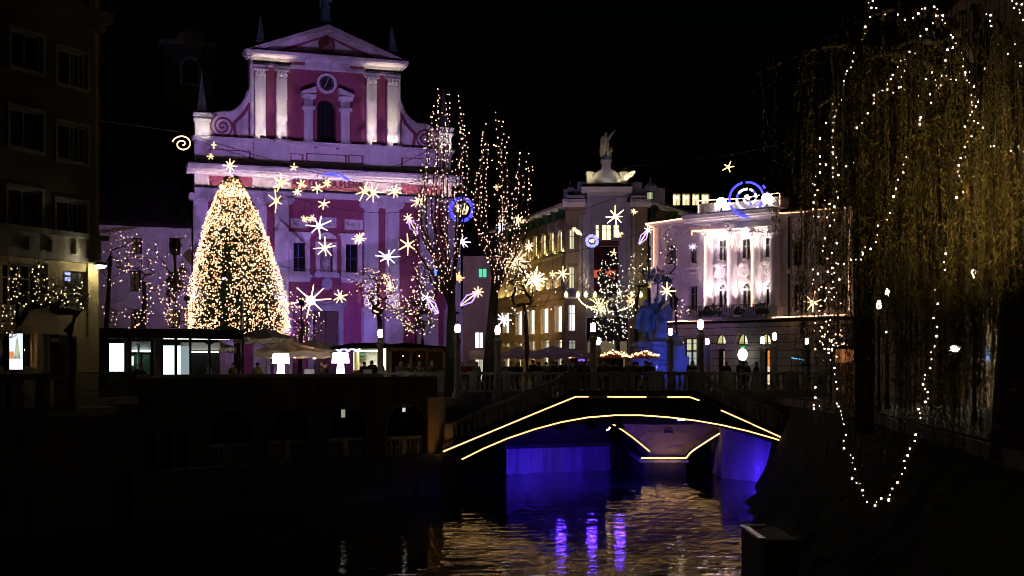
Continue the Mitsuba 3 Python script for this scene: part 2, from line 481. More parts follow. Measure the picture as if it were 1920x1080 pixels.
cadd('dentils', (lambda q: [q.box(x, x + .16, .4, .72, z_crn0 + .02, z_crn0 + .2) for x in np.arange(uL, uR, .36)] and q)(cmb()), 'm_plaster')
cadd('cornice_roof', cmb().profile([(-.2, z_crn1 + .02), (1.85, z_crn1 + .02), (1.85, z_crn1 + .12), (.3, z_led), (-.2, z_led)], uL - .85, uR + .85), 'm_roof')
cadd('attic_ledge', cmb().profile([(-.3, z_att - .12), (.5, z_att - .12), (.75, z_att + .12), (.75, z_att + .2), (-.3, z_att + .3)], uL - .2, uR + .2), 'm_plaster')
# upper entablature and pediment
cadd('upper_architrave', cmb().box(uTL, uTR, 0, .42, Z(124), Z(119)), 'm_plaster')
cadd('upper_frieze', cmb().box(uTL, uTR, 0, .36, Z(119), z_ucrn0), 'm_plaster')
for a, b in ((541, 570), (655, 682)):
    cadd('frieze_panel', cmb().box(U(a, 122), U(b, 122), .36, .40, Z(117.5), Z(112.5)), 'm_red')
mb = cmb()
mould(mb, uTL - .55, uTR + .55, z_ucrn0, z_ucrn1, .38, 1.15)
cadd('upper_cornice', mb, 'm_plaster')
for a, b in ((470, 545), (680, 752)):
    mb = cmb()
    mould(mb, U(a, 110), U(b, 110), z_ucrn0 + .02, z_ucrn1 - .05, .6, 1.32)
    cadd('cornice_break', mb, 'm_plaster')
pl, pr, pa = uTL - .6, uTR + .6, top_z
zb = z_ucrn1
ped = cadd('pediment', cmb().poly([(pl, zb), (pr, zb), (uc, pa - .25)], -.8, .1), 'm_plaster')
inner = sg.Polygon([(pl + 3.4, zb + .28), (pr - 3.4, zb + .28), (uc, pa - .82)])
cadd('tympanum_border', cmb().poly(inner.buffer(.12, join_style=2).difference(inner.buffer(-.13, join_style=2)), .1, .15), 'm_red', parent=ped)
rc = (uc, F.at(612, 85)[1])
cadd('roundel', cmb().poly(sg.Point(rc).buffer(.72).difference(sg.Point(rc).buffer(.5)), .1, .24).poly(sg.Point(rc).buffer(.78), .1, .17), 'm_red', parent=ped)
cadd('roundel_disc', cmb().poly(sg.Point(rc).buffer(.5), .17, .2), 'm_plaster', parent=ped)
em = cmb()
for k in range(8):
    t = k * math.pi / 4
    em.tube([[rc[0], .24, rc[1]], [rc[0] + .36 * math.cos(t), .26, rc[1] + .36 * math.sin(t)]], .06, 5)
em.poly(sg.Point(rc).buffer(.42).difference(sg.Point(rc).buffer(.34)), .2, .27)
cadd('emblem', em, 'm_red', parent=ped)
for s_ in (1, -1):
    e0, e1 = np.array([pl if s_ == 1 else pr, zb]), np.array([uc, pa])
    L = np.linalg.norm(e1 - e0)
    dv = (e1 - e0) / L
    nv = np.array([-dv[1], dv[0]]) * s_
    q = lambda a, b: e0 + dv * a + nv * b
    cadd('raking_cornice', cmb().poly([q(0, -.75), q(L, -.75), q(L, -.4), q(0, -.4)], -.6, .55).poly([q(-.1, -.4), q(L, -.4), q(L, 0), q(-.1, 0)], -.7, .95), 'm_plaster', parent=ped)
# clock
ck = cadd('clock', cmb().poly(sg.Point(clock_c).buffer(.93, 24).difference(sg.Point(clock_c).buffer(.70, 24)), 0, .22), 'm_plaster')
cadd('face', cmb().poly(sg.Point(clock_c).buffer(.70, 24), 0, .06), 'm_dark_metal', parent=ck)
tk = cmb()
for k in range(12):
    t = k * math.pi / 6
    c_, s_ = math.cos(t), math.sin(t)
    tk.tube([[clock_c[0] + .5 * c_, .08, clock_c[1] + .5 * s_], [clock_c[0] + .63 * c_, .08, clock_c[1] + .63 * s_]], .025, 4)
cadd('hour_marks', tk, 'm_plaster', parent=ck)
cadd('hand', cmb().tube([[clock_c[0], .1, clock_c[1]], [clock_c[0] - .2, .1, clock_c[1] - .36]], .035, 4), 'm_plaster', parent=ck)
cadd('hand', cmb().tube([[clock_c[0], .12, clock_c[1]], [clock_c[0] + .16, .12, clock_c[1] + .54]], .025, 4), 'm_plaster', parent=ck)
# arched window and its aedicule
wn = cadd('arched_window', cmb().poly(arch_hole.buffer(.28).intersection(sg.box(-50, wup[2], 50, 60)).difference(arch_hole), -.5, .16), 'm_red')
cadd('pane', cmb().poly(arch_hole, -.7, -.66), 'm_glass', parent=wn)
gr = cmb()
for x in np.linspace(wup[0], wup[1], 5)[1:-1]:
    gr.box(x - .04, x + .04, -.66, -.6, wup[2], wup[3] - .25)
for z in np.linspace(wup[2], wup[3], 7)[1:-1]:
    gr.box(wup[0], wup[1], -.66, -.61, z - .03, z + .03)
cadd('frame', gr, 'm_dark_metal', parent=wn)
for s_, (a, b) in ((1, (569, 585)), (-1, (638, 654))):
    a_, b_ = U(a, 240), U(b, 240)
    ae = cadd('aedicule', cmb().box(a_, b_, 0, .4, z_att, F.at(577, 206)[1]).box(a_ - .1, b_ + .1, 0, .6, z_att, z_att + .35), 'm_plaster')
    zc0, zc1, zc2 = F.at(577, 206)[1], F.at(577, 186)[1], F.at(577, 179)[1]
    mb = cmb().box(a_ - .18, b_ + .18, 0, .62, zc0, zc0 + .3).box(a_, b_, 0, .4, zc0 + .3, zc1)
    mould(mb, a_ - .25, b_ + .25, zc1, zc2, .4, .8)
    cadd('entablature', mb, 'm_plaster', parent=ae)
    o, i_ = (a_ - .35, b_ + .25) if s_ == 1 else (b_ + .35, a_ - .25)
    cadd('half_pediment', cmb().poly([(o, zc2), (i_, zc2 + .2), (i_, zc2 + .75), (o, zc2 + .2)], 0, .8).poly([(o, zc2 + .0), (i_, zc2), (i_, zc2 + .35)], 0, .4), 'm_plaster', parent=ae)
# lower windows, panels over them, niche, crest and portal
for a, b in ww:
    w_ = cadd('window', cmb().poly(sg.box(a - .42, min(wy) - .3, b + .42, max(wy) + .45).difference(sg.box(a, min(wy), b, max(wy))), 0, .16), 'm_plaster')
    cadd('hood', cmb().box(a - .7, b + .7, 0, .5, max(wy) + .75, max(wy) + .95).box(a - .5, b + .5, 0, .3, max(wy) + .45, max(wy) + .75), 'm_plaster', parent=w_)
    cadd('sill', cmb().box(a - .6, b + .6, 0, .45, min(wy) - .55, min(wy) - .3).box(a - .45, b + .45, 0, .25, min(wy) - .95, min(wy) - .55), 'm_plaster', parent=w_)
    cadd('pane', cmb().box(a, b, -.5, -.46, min(wy), max(wy)), 'm_glass', parent=w_)
    cadd('muntin', cmb().box((a + b) / 2 - .05, (a + b) / 2 + .05, -.46, -.4, min(wy), max(wy)).box(a, b, -.46, -.41, sum(wy) / 2 - .04, sum(wy) / 2 + .04), 'm_sign', parent=w_)
for a, b, y0, y1 in ((545, 577, 410, 428), (598, 630, 408, 427), (646, 680, 412, 431)):
    a_, b_, za, zb = U(a, y0), U(b, y0), F.at((a + b) / 2, y1)[1], F.at((a + b) / 2, y0)[1]
    pn = cadd('relief_panel', cmb().poly(sg.box(a_, za, b_, zb).difference(sg.box(a_ + .14, za + .14, b_ - .14, zb - .14)), 0, .12).box(a_, b_, 0, .05, za, zb), 'm_plaster')
    rl = cmb()
    for k in range(14):
        rl.balls([[rng.uniform(a_ + .25, b_ - .25), .06, rng.uniform(za + .2, zb - .2)]], rng.uniform(.06, .12), ICO)
    cadd('relief', rl, 'm_house', parent=pn, kind='stuff')
nm = (nich[0] + nich[1]) / 2
nw = cadd('niche', cmb().poly(sg.box(nich[0] - .4, nich[2] - .1, nich[1] + .4, nich[3] + .4).difference(sg.box(nich[0], nich[2], nich[1], nich[3])), 0, .25).box(nich[0] - .55, nich[1] + .55, 0, .5, nich[2] - .5, nich[2] - .1), 'm_plaster')
cadd('arched_hood', cmb().poly(sg.Point(nm, nich[3] + .3).buffer(.98, 16).intersection(sg.box(nm - 2, nich[3] + .7, nm + 2, nich[3] + 2)), 0, .5), 'm_plaster', parent=nw)
cadd('recess', cmb().box(nich[0], nich[1], -.7, -.65, nich[2], nich[3]), 'm_house', parent=nw)
ur = cmb().lathe([(.22, 0), (.3, .08), (.16, .25), (.34, .6), (.42, .8), (.38, 1.1), (.2, 1.3), (.26, 1.4), (.1, 1.7), (.02, 1.9)], (nm, -.25, nich[2]), 12)
cadd('statue_bust', ur, 'm_plaster', parent=nw)
cr = cadd('crest', cmb().poly(sg.Point(U(612, 532), F.at(612, 532)[1]).buffer(.46), 0, .35), 'm_rock')
ce = cmb()
cu, cz = F.at(612, 532)
for k in range(18):
    t = k * 2 * math.pi / 18
    ce.balls([[cu + .46 * math.cos(t), .3, cz + .5 * math.sin(t)]], .1, ICO)
ce.lathe([(.16, 0), (.22, .12), (.18, .2), (.05, .28)], (cu, .3, cz + .5), 8)
cadd('wreath', ce, 'm_rock', parent=cr)
pz = door[2]
po = cadd('portal', cmb().poly(sg.box(door[0] - .1, 0, door[1] + .1, pz).difference(sg.box(door[0] + .35, 0, door[1] - .35, pz - .4)), 0, .5), 'm_stone')
mb = cmb()
mould(mb, door[0] - .4, door[1] + .4, pz, pz + .45, .4, .95)
cadd('entablature', mb, 'm_stone', parent=po)
for s_ in (1, -1):
    arc = [(uc + s_ * (1.75 - t * 1.15), pz + .45 + 1.0 * math.sin(min(1, t) * 1.35)) for t in np.linspace(0, 1, 8)]
    cadd('broken_pediment', cmb().tube([[x, .45, z] for x, z in arc], .17, 6), 'm_stone', parent=po)
for s_ in (1, -1):
    cadd('door_leaf', cmb().box(uc + s_ * .03, uc + s_ * (door[1] - uc - .37), -.35, -.25, .3, pz - .42), 'm_brown', parent=po)
    for zz in (.7, 2.2):
        cadd('door_panel', cmb().box(uc + s_ * .3, uc + s_ * (door[1] - uc - .65), -.25, -.2, zz, zz + 1.2), 'm_brown', parent=po)
st = cadd('entrance_steps', cmb().box(uc - 4, uc + 4, 0, 2.4, 0, .16).box(uc - 3.6, uc + 3.6, 0, 1.9, .16, .32), 'm_stone')
# end pedestals with obelisks, obelisks and saint on the pediment
def obelisk(px0, px1, y0, xt, yt, name='obelisk', d=.1):
    a, b = U(px0, y0), U(px1, y0)
    z0, z1 = F.at((px0 + px1) / 2, y0)[1], F.at(xt, yt)[1]
    h = (b - a) / 2
    m = (a + b) / 2
    mb = cmb().box(m - h, m + h, d - h, d + h, z0, z0 + .22)
    q = h * .78
    v = [[m - q, d - q, z0 + .22], [m + q, d - q, z0 + .22], [m + q, d + q, z0 + .22], [m - q, d + q, z0 + .22]]
    t = q * .2
    v += [[m - t, d - t, z1 - .3], [m + t, d - t, z1 - .3], [m + t, d + t, z1 - .3], [m - t, d + t, z1 - .3], [m, d, z1]]
    mb.add(v, [[0, 1, 5], [0, 5, 4], [1, 2, 6], [1, 6, 5], [2, 3, 7], [2, 7, 6], [3, 0, 4], [3, 4, 7], [4, 5, 8], [5, 6, 8], [6, 7, 8], [7, 4, 8]])
    return cadd(name, mb, 'm_slate')


obelisk(478, 497, 82, 488, 28)
obelisk(725, 743, 98, 734, 47)
for s_ in (1, -1):
    a, b = U(365, 240), U(391, 240)
    if s_ == -1:
        a, b = 2 * uc - b, 2 * uc - a
    z0, z1 = Z(266, 378), Z(213, 378)
    pd = cadd('pedestal', cmb().box(a, b, -.7, .45, z0 - .3, z1 - .5), 'm_plaster')
    mb = cmb()
    mould(mb, a - .15, b + .15, z1 - .8, z1 - .5, .45, .6)
    mould(mb, a - .2, b + .2, z1 - .32, z1, .45, .68)
    mb.box(a + .05, b - .05, -.5, .4, z1 - .5, z1 - .3)
    cadd('cap', mb, 'm_plaster', parent=pd)
    cadd('panel', cmb().box(a + .22, b - .22, .45, .52, z0 + .4, z1 - 1.0), 'm_plaster', parent=pd)
    h = .45
    m, d = (a + b) / 2, -.1
    z2 = Z(130, 378)
    v = [[m - h, d - h, z1], [m + h, d - h, z1], [m + h, d + h, z1], [m - h, d + h, z1], [m, d, z2]]
    cadd('obelisk', cmb().add(v, [[0, 1, 4], [1, 2, 4], [2, 3, 4], [3, 0, 4]]), 'm_slate')
    z_ = F.at(378 if s_ == 1 else 840, 262 if s_ == 1 else 282)[1]
# nave behind the front
cadd('nave', cmb().box(uL + .6, uR - .6, -34, -2.7, 0, z_crn1), 'm_house')
cadd('nave_roof', cmb().poly([(uL + .2, z_crn1), (uR - .2, z_crn1), (uc, z_crn1 + 8)], -34, -2.7), 'm_tile')

# lamps of the front: a flood at the foot of each pilaster, strips under the cornices
for i, (a, b) in enumerate(SHAFT_U):
    m = U((a + b) / 2, 262)
    cadd('uplight', cmb().box(m - .2, m + .2, 1.25, 1.5, z_att + .2, z_att + .4).box(m - .04, m + .04, .6, 1.3, z_att + .2, z_att + .26), 'm_dark_metal')
    for j, (tz, k_, cut, bm) in enumerate(((.9, 19, 32, 12), (2.5, 42, 19, 8), (4.8, 60, 11, 5))):
        spot(f'flood_upper_{i}_{j}', F.w([m, 1.35, z_att + .5])[0], F.w([m, .34, z_att + tz])[0], (1.0, .87, .62), k_, cut, bm, .7)
for i, (a, b) in enumerate(SHAFT_L):
    m = U((a + b) / 2, 560)
    cadd('uplight', cmb().box(m - .2, m + .2, 1.02, 1.3, zl0 - .5, zl0 - .3), 'm_dark_metal')
    if 2 <= i < 6:
        spot(f'flood_lower_{i}', F.w([m, 1.3, zl0 - .1])[0], F.w([m, .36, zl0 + 1.0])[0], (1.0, .90, .62), 9, 50, 20, .5)
strip = cmb()
for k in range(24):
    x = uL + .3 + (uR - uL - .6) * k / 23
    strip.up(x - .3, x + .3, .98, 1.06, z_arch1 + .2)
cadd('cornice_light', strip, 'm_lamp', emit=glow((1.0, .78, .62), 80, 2.0))
cadd('light_rail', cmb().box(uL, uR, .92, 1.1, z_arch1 + .1, z_arch1 + .18).box(uL, uR, .4, 1.1, z_arch1 + .04, z_arch1 + .1), 'm_dark_metal')
for a, b in ((472, 543), (682, 750)):
    zz = Z(122)
    k0, k1 = U(a, 120), U(b, 120)
    cadd('cornice_light', cmb().up(k0, k1, .86, .92, zz + .22), 'm_lamp', emit=glow((1.0, .82, .6), 30, .6))
    cadd('light_rail', cmb().box(k0, k1, .42, .95, zz + .13, zz + .2), 'm_dark_metal')
for s_ in (1, -1):
    m = U(378, 260) if s_ == 1 else 2 * uc - U(378, 260)
    spot(f'flood_pedestal_{s_ + 1}', F.w([m, 2.2, Z(268, 378)])[0], F.w([m, .4, Z(240, 378)])[0], (1.0, .95, .66), 26, 34, 14, .5)

# ================================================================ buildings beside and behind the church
def lit_window(F, par, a, b, z0, z1, mt, pane_emit=None, depth=.25, mull=(1, 1), frame='m_frame', w=.08, pane_mat=None, panes=None, w_light=.008, name='window', surround=None):
    """Frame (a part) with its panes and bars (sub-parts) in an opening of the wall."""
    k = add(name, MB(F).poly(sg.box(a, z0, b, z1).difference(sg.box(a + w, z0 + w, b - w, z1 - w)), -depth, -depth + .1), frame, parent=par)
    bars = MB(F)
    for i in range(mull[0]):
        x = a + (b - a) * (i + 1) / (mull[0] + 1)
        bars.box(x - w * .4, x + w * .4, -depth, -depth + .08, z0 + w, z1 - w)
    for i in range(mull[1]):
        z = z0 + (z1 - z0) * (.66 if mull[1] == 1 else (i + 1) / (mull[1] + 1))
        bars.box(a + w, b - w, -depth, -depth + .075, z - w * .4, z + w * .4)
    if bars.n:
        add('bar', bars, frame, parent=k)
    if pane_emit is None:
        add('pane', MB(F).box(a + .02, b - .02, -depth - .06, -depth - .03, z0 + .02, z1 - .02), pane_mat or 'm_glass', parent=k)
    else:
        for (s0, s1, g) in panes or ((0, 1, 1.0),):
            add('pane', MB(F).facing(a + (b - a) * s0 + .01, a + (b - a) * s1 - .01, -depth - .03, z0 + .02, z1 - .02), 'm_lamp', emit=glow(pane_emit, g, w_light), parent=k)
        add('back', MB(F).box(a, b, -depth - .1, -depth - .06, z0, z1), 'm_black', parent=k)
    if surround:
        add('surround', MB(F).poly(sg.box(a - surround, z0 - surround, b + surround, z1 + surround).difference(sg.box(a, z0, b, z1)), 0, .08), mt, parent=k)
    return k


def wall_with(F, par, u0, u1, z0, z1, holes, m, d0=-.5, d1=0, name='wall'):
    g = sg.box(u0, z0, u1, z1)
    if holes:
        g = g.difference(shapely.union_all([sg.box(*h) for h in holes]))
    return add(name, MB(F).poly(g, d0, d1), m, parent=par)


# the violet house between the dark block and the church
H = front(150, 113, 362, 117)
hs = thing('townhouse', 'low plain house lit violet between the dark apartment block and the church', 'house')
hz1 = H.at(270, 425)[1]
hw = []
for (a, b, y0, y1) in ((247, 266, 446, 476), (317, 338, 446, 478), (244, 264, 508, 547), (315, 338, 510, 550), (180, 184, 446, 476), (245, 265, 580, 615), (316, 338, 580, 615)):
    hw.append((H.at(a, y1)[0], H.at((a + b) / 2, y1)[1], H.at(b, y1)[0], H.at((a + b) / 2, y0)[1]))
wall_with(H, hs, H.at(130, 500)[0], H.at(359, 500)[0], 0, hz1, hw, 'm_house')
for (a, z0, b, z1) in hw:
    lit_window(H, hs, a, b, z0, z1, 'm_house', mull=(1, 1), frame='m_roof', surround=.14)
add('eaves', MB(H).profile([(-.3, hz1), (.45, hz1), (.5, hz1 + .12), (.5, hz1 + .3), (-.3, hz1 + .3)], H.at(130, 425)[0], H.at(358, 425)[0]), 'm_roof', parent=hs)
add('roof', MB(H).profile([(.5, hz1 + .3), (-5, hz1 + 4.4), (-10, hz1 + .3)], H.at(130, 425)[0], H.at(357.5, 425)[0]), 'm_roof', parent=hs)
add('body', MB(H).box(H.at(130, 500)[0], H.at(357, 500)[0], -9.5, -.55, 0, hz1), 'm_black', parent=hs)

# bell tower, barely lit
B_ = front(300, 168, 400, 170)
bt = thing('bell_tower', 'barely visible church bell tower with an arched belfry against the night sky', 'tower')
bu = lambda x: B_.at(x, 100)[0]
bz = lambda y: B_.at(350, y)[1]
op = sg.box(bu(342), bz(155), bu(370), bz(124)).union(sg.Point((bu(342) + bu(370)) / 2, bz(124)).buffer((bu(370) - bu(342)) / 2))
add('shaft', MB(B_).poly(sg.box(bu(305), 0, bu(397), bz(84)).difference(op), -6, 0), 'm_slate', parent=bt)
add('belfry_frame', MB(B_).poly(op.buffer(.35).difference(op), -.2, .2), 'm_concrete', parent=bt)
add('cornice', MB(B_).poly(sg.box(bu(298), bz(84), bu(404), bz(77)).union(sg.Point(bu(355), bz(80)).buffer(1.6).intersection(sg.box(-99, bz(80), 99, 99))), -6, .4), 'm_concrete', parent=bt)
add('corner_pier', MB(B_).box(bu(305), bu(318), 0, .25, 0, bz(84)), 'm_slate', parent=bt)
add('corner_pier', MB(B_).box(bu(384), bu(397), 0, .25, 0, bz(84)), 'm_slate', parent=bt)
spot('bell_tower_light', (-46, 150, 12), B_.w([bu(350), 0, bz(110)])[0], (.45, .38, .6), 2.5, 18, 8, .1)

# ---------------------------------------------------------------- dark apartment block on the left bank
A = front(-60, 53.6, 180, 60)
ab = thing('apartment_block', 'dark brown apartment block with tall windows at the left edge, lamp on its corner', 'building')
uE = A.at(179, 300)[0]
uS = -3.0
rows = [((19, 80), (108, 162), ((50, 60), (135, 96)), (131, 163)), ((16, 79), (106, 163), (48, 206), (135, 236))]
awin = []
def apx(a, b, yta, ytb, yba, ybb):
    u0, u1 = A.at(a, (yta + yba) / 2)[0], A.at(b, (ytb + ybb) / 2)[0]
    return (u0, (A.at(a, yba)[1] + A.at(b, ybb)[1]) / 2, u1, (A.at(a, yta)[1] + A.at(b, ytb)[1]) / 2)
for q in ((19, 79, 52, 71, 120, 141), (107, 163, 85, 107, 152, 172), (17, 79, 197, 215, 272, 287), (106, 163, 225, 243, 294, 311), (13, 77, 347, 361, 422, 432), (104, 161, 370, 385, 438, 446)):
    awin.append(apx(*q))
dz_ = awin[2][1] - awin[0][1]
for w in awin[:2]:
    awin.append((w[0], w[1] - dz_, w[2], w[3] - dz_))
zled = (A.at(0, 430)[1] + A.at(178, 453)[1]) / 2
zl2_ = A.at(90, 487)[1]
shop = [apx(5, 82, 492, 497, 574, 576), apx(118, 162, 507, 510, 579, 580)]
gr_h = [apx(-30, 70, 622, 622, 690, 692), apx(78, 129, 625, 630, 712, 714)]
zg = 0
wall_with(A, ab, uS, uE, zl2_, 26, awin, 'm_block')
wall_with(A, ab, uS, uE, zg, zl2_ - .01, shop + gr_h, 'm_stucco', name='lower_wall')
add('side_wall', MB(A).box(uE - .02, uE + .25, -9, -.02, zg, 26), 'm_olive', parent=ab)
add('corner_pier', MB(A).box(uE - .55, uE + .06, -.3, .1, zg, zled), 'm_stucco', parent=ab)
add('corner_pier', MB(A).box(A.at(138, 670)[0], A.at(163, 670)[0], -.1, .14, zg, A.at(150, 632)[1]), 'm_stucco', parent=ab)
add('stone_band', MB(A).box(uS, uE + .1, -.1, .22, zl2_, zled), 'm_stone', parent=ab)
for px in (45, 88, 133):
    u_ = A.at(px, 460)[0]
    add('band_bracket', MB(A).box(u_ - .12, u_ + .12, .22, .4, zl2_ + .3, zled - .2), 'm_stone', parent=ab)
add('ledge', MB(A).box(uS, uE + .3, -.1, .5, zled, zled + .22), 'm_stone', parent=ab)
ztop = A.at(178, 40)[1]
add('roof_cornice', MB(A).box(uS, uE + .35, -.1, .7, ztop - .15, ztop + .35).box(uS, uE + .2, -.1, .4, ztop - .5, ztop - .15), 'm_block', parent=ab)
for i, w in enumerate(awin):
    k = lit_window(A, ab, w[0], w[2], w[1], w[3], 'm_frame', mull=(1, 0), depth=.2, w=.09, surround=.12)
    if i % 2:
        mm = MB(A)
        for t in (.62, .8):
            x = w[0] + (w[2] - w[0]) * t
            mm.box(x - .03, x + .03, -.19, -.12, w[1], w[3])
        add('sash', mm, 'm_frame', parent=k)
    if i in (2, 3):
        add('blind', MB(A).box(w[0] + .1, (w[0] + w[2]) / 2 - .05, -.26, -.24, w[1] + (w[3] - w[1]) * .3, w[3] - .1), 'm_shutter', parent=k)
for w in shop[:1]:
    lit_window(A, ab, w[0], w[2], w[1], w[3], 'm_frame', mull=(3, 1), depth=.3)
w = shop[1]
k = lit_window(A, ab, w[0], w[2], w[1], w[3], 'm_frame', mull=(0, 0), depth=.35)
for i in range(22):
    z = w[1] + (w[3] - w[1]) * (i + .5) / 22
    add('blind_slat', MB(A).profile([(-.22, z - .03), (-.12, z + .05), (-.11, z + .04), (-.21, z - .04)], w[0] + .1, w[2] - .1), 'm_shutter', parent=k)
u0 = A.at(86, 535)[0]
add('wall_panel', MB(A).box(u0, A.at(116, 535)[0], 0, .12, A.at(100, 578)[1], A.at(100, 495)[1]), 'm_stucco', parent=ab)
w = gr_h[0]
k = lit_window(A, ab, w[0], w[2], w[1], w[3], 'm_frame', mull=(1, 0), depth=.3, name='shop_window')
dl = MB(A)
for px, py in ((25, 656), (39, 656), (52, 656)):
    u_, z_ = A.at(px, py)
    dl.balls([[u_, -.22, z_]], .05, ICO)
add('inside_lamp', dl, 'm_lamp', emit=glow(AMBER, 14, .1), parent=k)
w = gr_h[1]
um = A.at(95, 670)[0]
dr_ = add('door', MB(A).box(um, w[2] - .15, -.35, -.28, 0, w[3] - .4), 'm_brown', parent=ab)
add('frame', MB(A).box(w[2] - .14, w[2], -.4, 0, 0, w[3]).box(um, w[2] - .14, -.4, 0, w[3] - .3, w[3] - .12).box(um - .06, um, -.4, -.05, 0, w[3]), 'm_frame', parent=dr_)
add('side_panel', MB(A).box(w[0], um - .07, -.3, -.24, 0, w[3]), 'm_white', parent=dr_)
sgn = thing('wall_sign', 'small blue box sign above the dark door of the left block', 'sign')
u_, z_ = A.at(100, 636)
add('panel', MB(A).box(u_, A.at(127, 640)[0], .3, .5, A.at(110, 648)[1], A.at(110, 630)[1]), 'm_sign', parent=sgn)
add('bracket', MB(A).box(u_ + .5, u_ + .6, -.02, .3, z_, z_ + .06), 'm_dark_metal', parent=sgn)
nb = thing('lit_box_sign', 'small glowing blue two-line box sign in front of the slatted blind', 'sign')
ua, ub = A.at(116.5, 520)[0], A.at(125, 520)[0]
for y0, y1 in ((511, 516), (520, 527)):
    add('light_panel', MB(A).box(ua, ub, .15, .2, A.at(120, y1)[1], A.at(120, y0)[1]), 'm_lamp', emit=glow((.45, .5, 1.0), 1.2, .02), parent=nb)
add('box', MB(A).box(ua - .05, ub + .05, .0, .14, A.at(120, 530)[1], A.at(120, 508)[1]), 'm_dark_metal', parent=nb)
add('body', MB(A).box(uS, uE - .1, -10, -.6, 0, 26), 'm_black', parent=ab)
# corner lamp
spot('corner_lamp_up', P(185, 492, 58.6), A.w([A.at(90, 462)[0], 0, A.at(90, 462)[1]])[0], (1.0, .92, .62), 3.2, 70, 30, .6)
cl = thing('corner_lamp', 'white glowing street lamp on an arm at the corner of the left block', 'street lamp')
lp = P(188, 500, 59.4)
add('arm', MB().tube([A.w([uE + .1, .1, lp[2] + .1])[0], A.w([uE + .45, .25, lp[2] + .2])[0], lp + [0, 0, .1]], .035, 6), 'm_dark_metal', parent=cl)
add('hood', MB().lathe([(.27, .06), (.22, .14), (.08, .2), (.02, .22)], lp, 12), 'm_dark_metal', parent=cl)
add('glass', MB().lathe([(.02, -.09), (.16, -.06), (.24, 0), (.25, .055)], lp, 12), 'm_lamp', emit=glow((1.0, .95, .62), 40, .6), parent=cl)
spot('corner_lamp_light', lp + np.array([-.05, -.12, .0]), A.w([uE - .6, 0, 2.2])[0], (1.0, .84, .40), 34, 85, 45, 1.2)

# lit poster by the shop
ps = thing('poster_light_box', 'tall backlit poster of a church spire at the far left', 'light box')
pu0, pu1 = A.at(-4, 660)[0], A.at(21.5, 660)[0]
pz0, pz1 = A.at(10, 693)[1], A.at(10, 625.5)[1]
add('case', MB(A).box(pu0 - .08, pu1 + .08, .4, .6, pz0 - .08, pz1 + .08).box((pu0 + pu1) / 2 - .1, (pu0 + pu1) / 2 + .1, .45, .55, 0, pz0), 'm_dark_metal', parent=ps)


def poster(p, n, uv):
    u, v = uv.x, uv.y
    base = mi.Color3f(.80, .88, 1.0)
    spire = (dr.abs(u - .58) < .045 + (.86 - v) * .34) & (v < .88) & (v > .30)
    c = dr.select(spire, mix((.15, .22, .22), (.55, .62, .35), noise(u * 9, v * 9)), base)
    red = (v < .50) & (v > .30) & (u < .34)
    c = dr.select(red, mix((.75, .22, .06), (.55, .35, .12), noise(u * 12, v * 14)), c)
    return dr.select(v < .28, mi.Color3f(1.0, 1.0, 1.0), c) * (1.15 * DIM)


scene[numbered('poster_light_box__poster')] = mikit.ply(MB(A).facing(pu0, pu1, .605, pz0, pz1).mesh(), 'm_lamp', uv=np.array([[0, 0], [1, 0], [1, 1], [0, 1.0]]), emitter={'type': 'area', 'radiance': proc(poster), 'sampling_weight': .15})

# ---------------------------------------------------------------- terrace with the glass pavilion, left of the church
Q = front(180, 72, 445, 75)
pv = thing('glass_pavilion', 'glazed cafe pavilion with bright white panels under a dark flat roof', 'pavilion')
qu = lambda x, y=670: Q.at(x, y)[0]
qz = lambda y, x=300: Q.at(x, y)[1]
add('roof', MB(Q).box(qu(165), qu(443), -5, 1.6, qz(632), qz(622)), 'm_roof', parent=pv)
add('roof_edge', MB(Q).box(qu(165), qu(443), 1.6, 1.75, qz(636), qz(618)), 'm_dark_metal', parent=pv)
for a, b in ((208, 218), (220, 229), (236, 262), (322, 345), (350, 385)):
    add('skylight', MB(Q).box(qu(a, 620), qu(b, 620), .2, 1.2, qz(622), qz(617)), 'm_rock', parent=pv)
for a, b in ((232, 246), (290, 302)):
    add('pier', MB(Q).box(qu(a), qu(b), -.3, .2, 0, qz(632)), 'm_concrete', parent=pv)
add('dark_panel', MB(Q).box(qu(191), qu(201.5), .25, .4, .3, qz(644)), 'm_black', parent=pv)
add('light_panel', MB(Q).facing(qu(202), qu(241.5), .1, -.0 + .05, qz(644)), 'm_lamp', emit=glow((.72, 1.0, .90), 1.9, .2), parent=pv)
add('light_panel', MB(Q).facing(qu(303), qu(338), .1, .05, qz(648)), 'm_lamp', emit=glow((.75, 1.0, .92), 1.7, .15), parent=pv)
add('grey_panel', MB(Q).facing(qu(338.3), qu(354.5), .1, .05, qz(649)), 'm_lamp', emit=glow((.32, .42, .44), .8, .05), parent=pv)
for x in (201.8, 242, 302.5, 355.5):
    add('mullion', MB(Q).box(qu(x) - .05, qu(x) + .05, .05, .25, 0, qz(634)), 'm_dark_metal', parent=pv)
add('floor_bar', MB(Q).box(qu(190), qu(360), .12, .2, .42, .5), 'm_dark_metal', parent=pv)
add('back_wall', MB(Q).box(qu(180), qu(443), -5, -4.8, 0, qz(632)), 'm_black', parent=pv)
add('inner_wall', MB(Q).box(qu(246), qu(290), -1.6, -1.5, .9, qz(664)), 'm_green_wall', parent=pv)
add('inner_beam', MB(Q).box(qu(246), qu(290), -1.4, -1.2, qz(660), qz(640)), 'm_white', parent=pv)
add('inner_light', MB(Q).facing(qu(247), qu(256), -1.0, qz(685), qz(668)), 'm_lamp', emit=glow((.8, 1, .95), 1.6, .1), parent=pv)
add('inner_light', MB(Q).box(qu(248), qu(289), -1.1, -1.05, qz(659), qz(657)), 'm_lamp', emit=glow((.8, 1, .95), 3, .2), parent=pv)
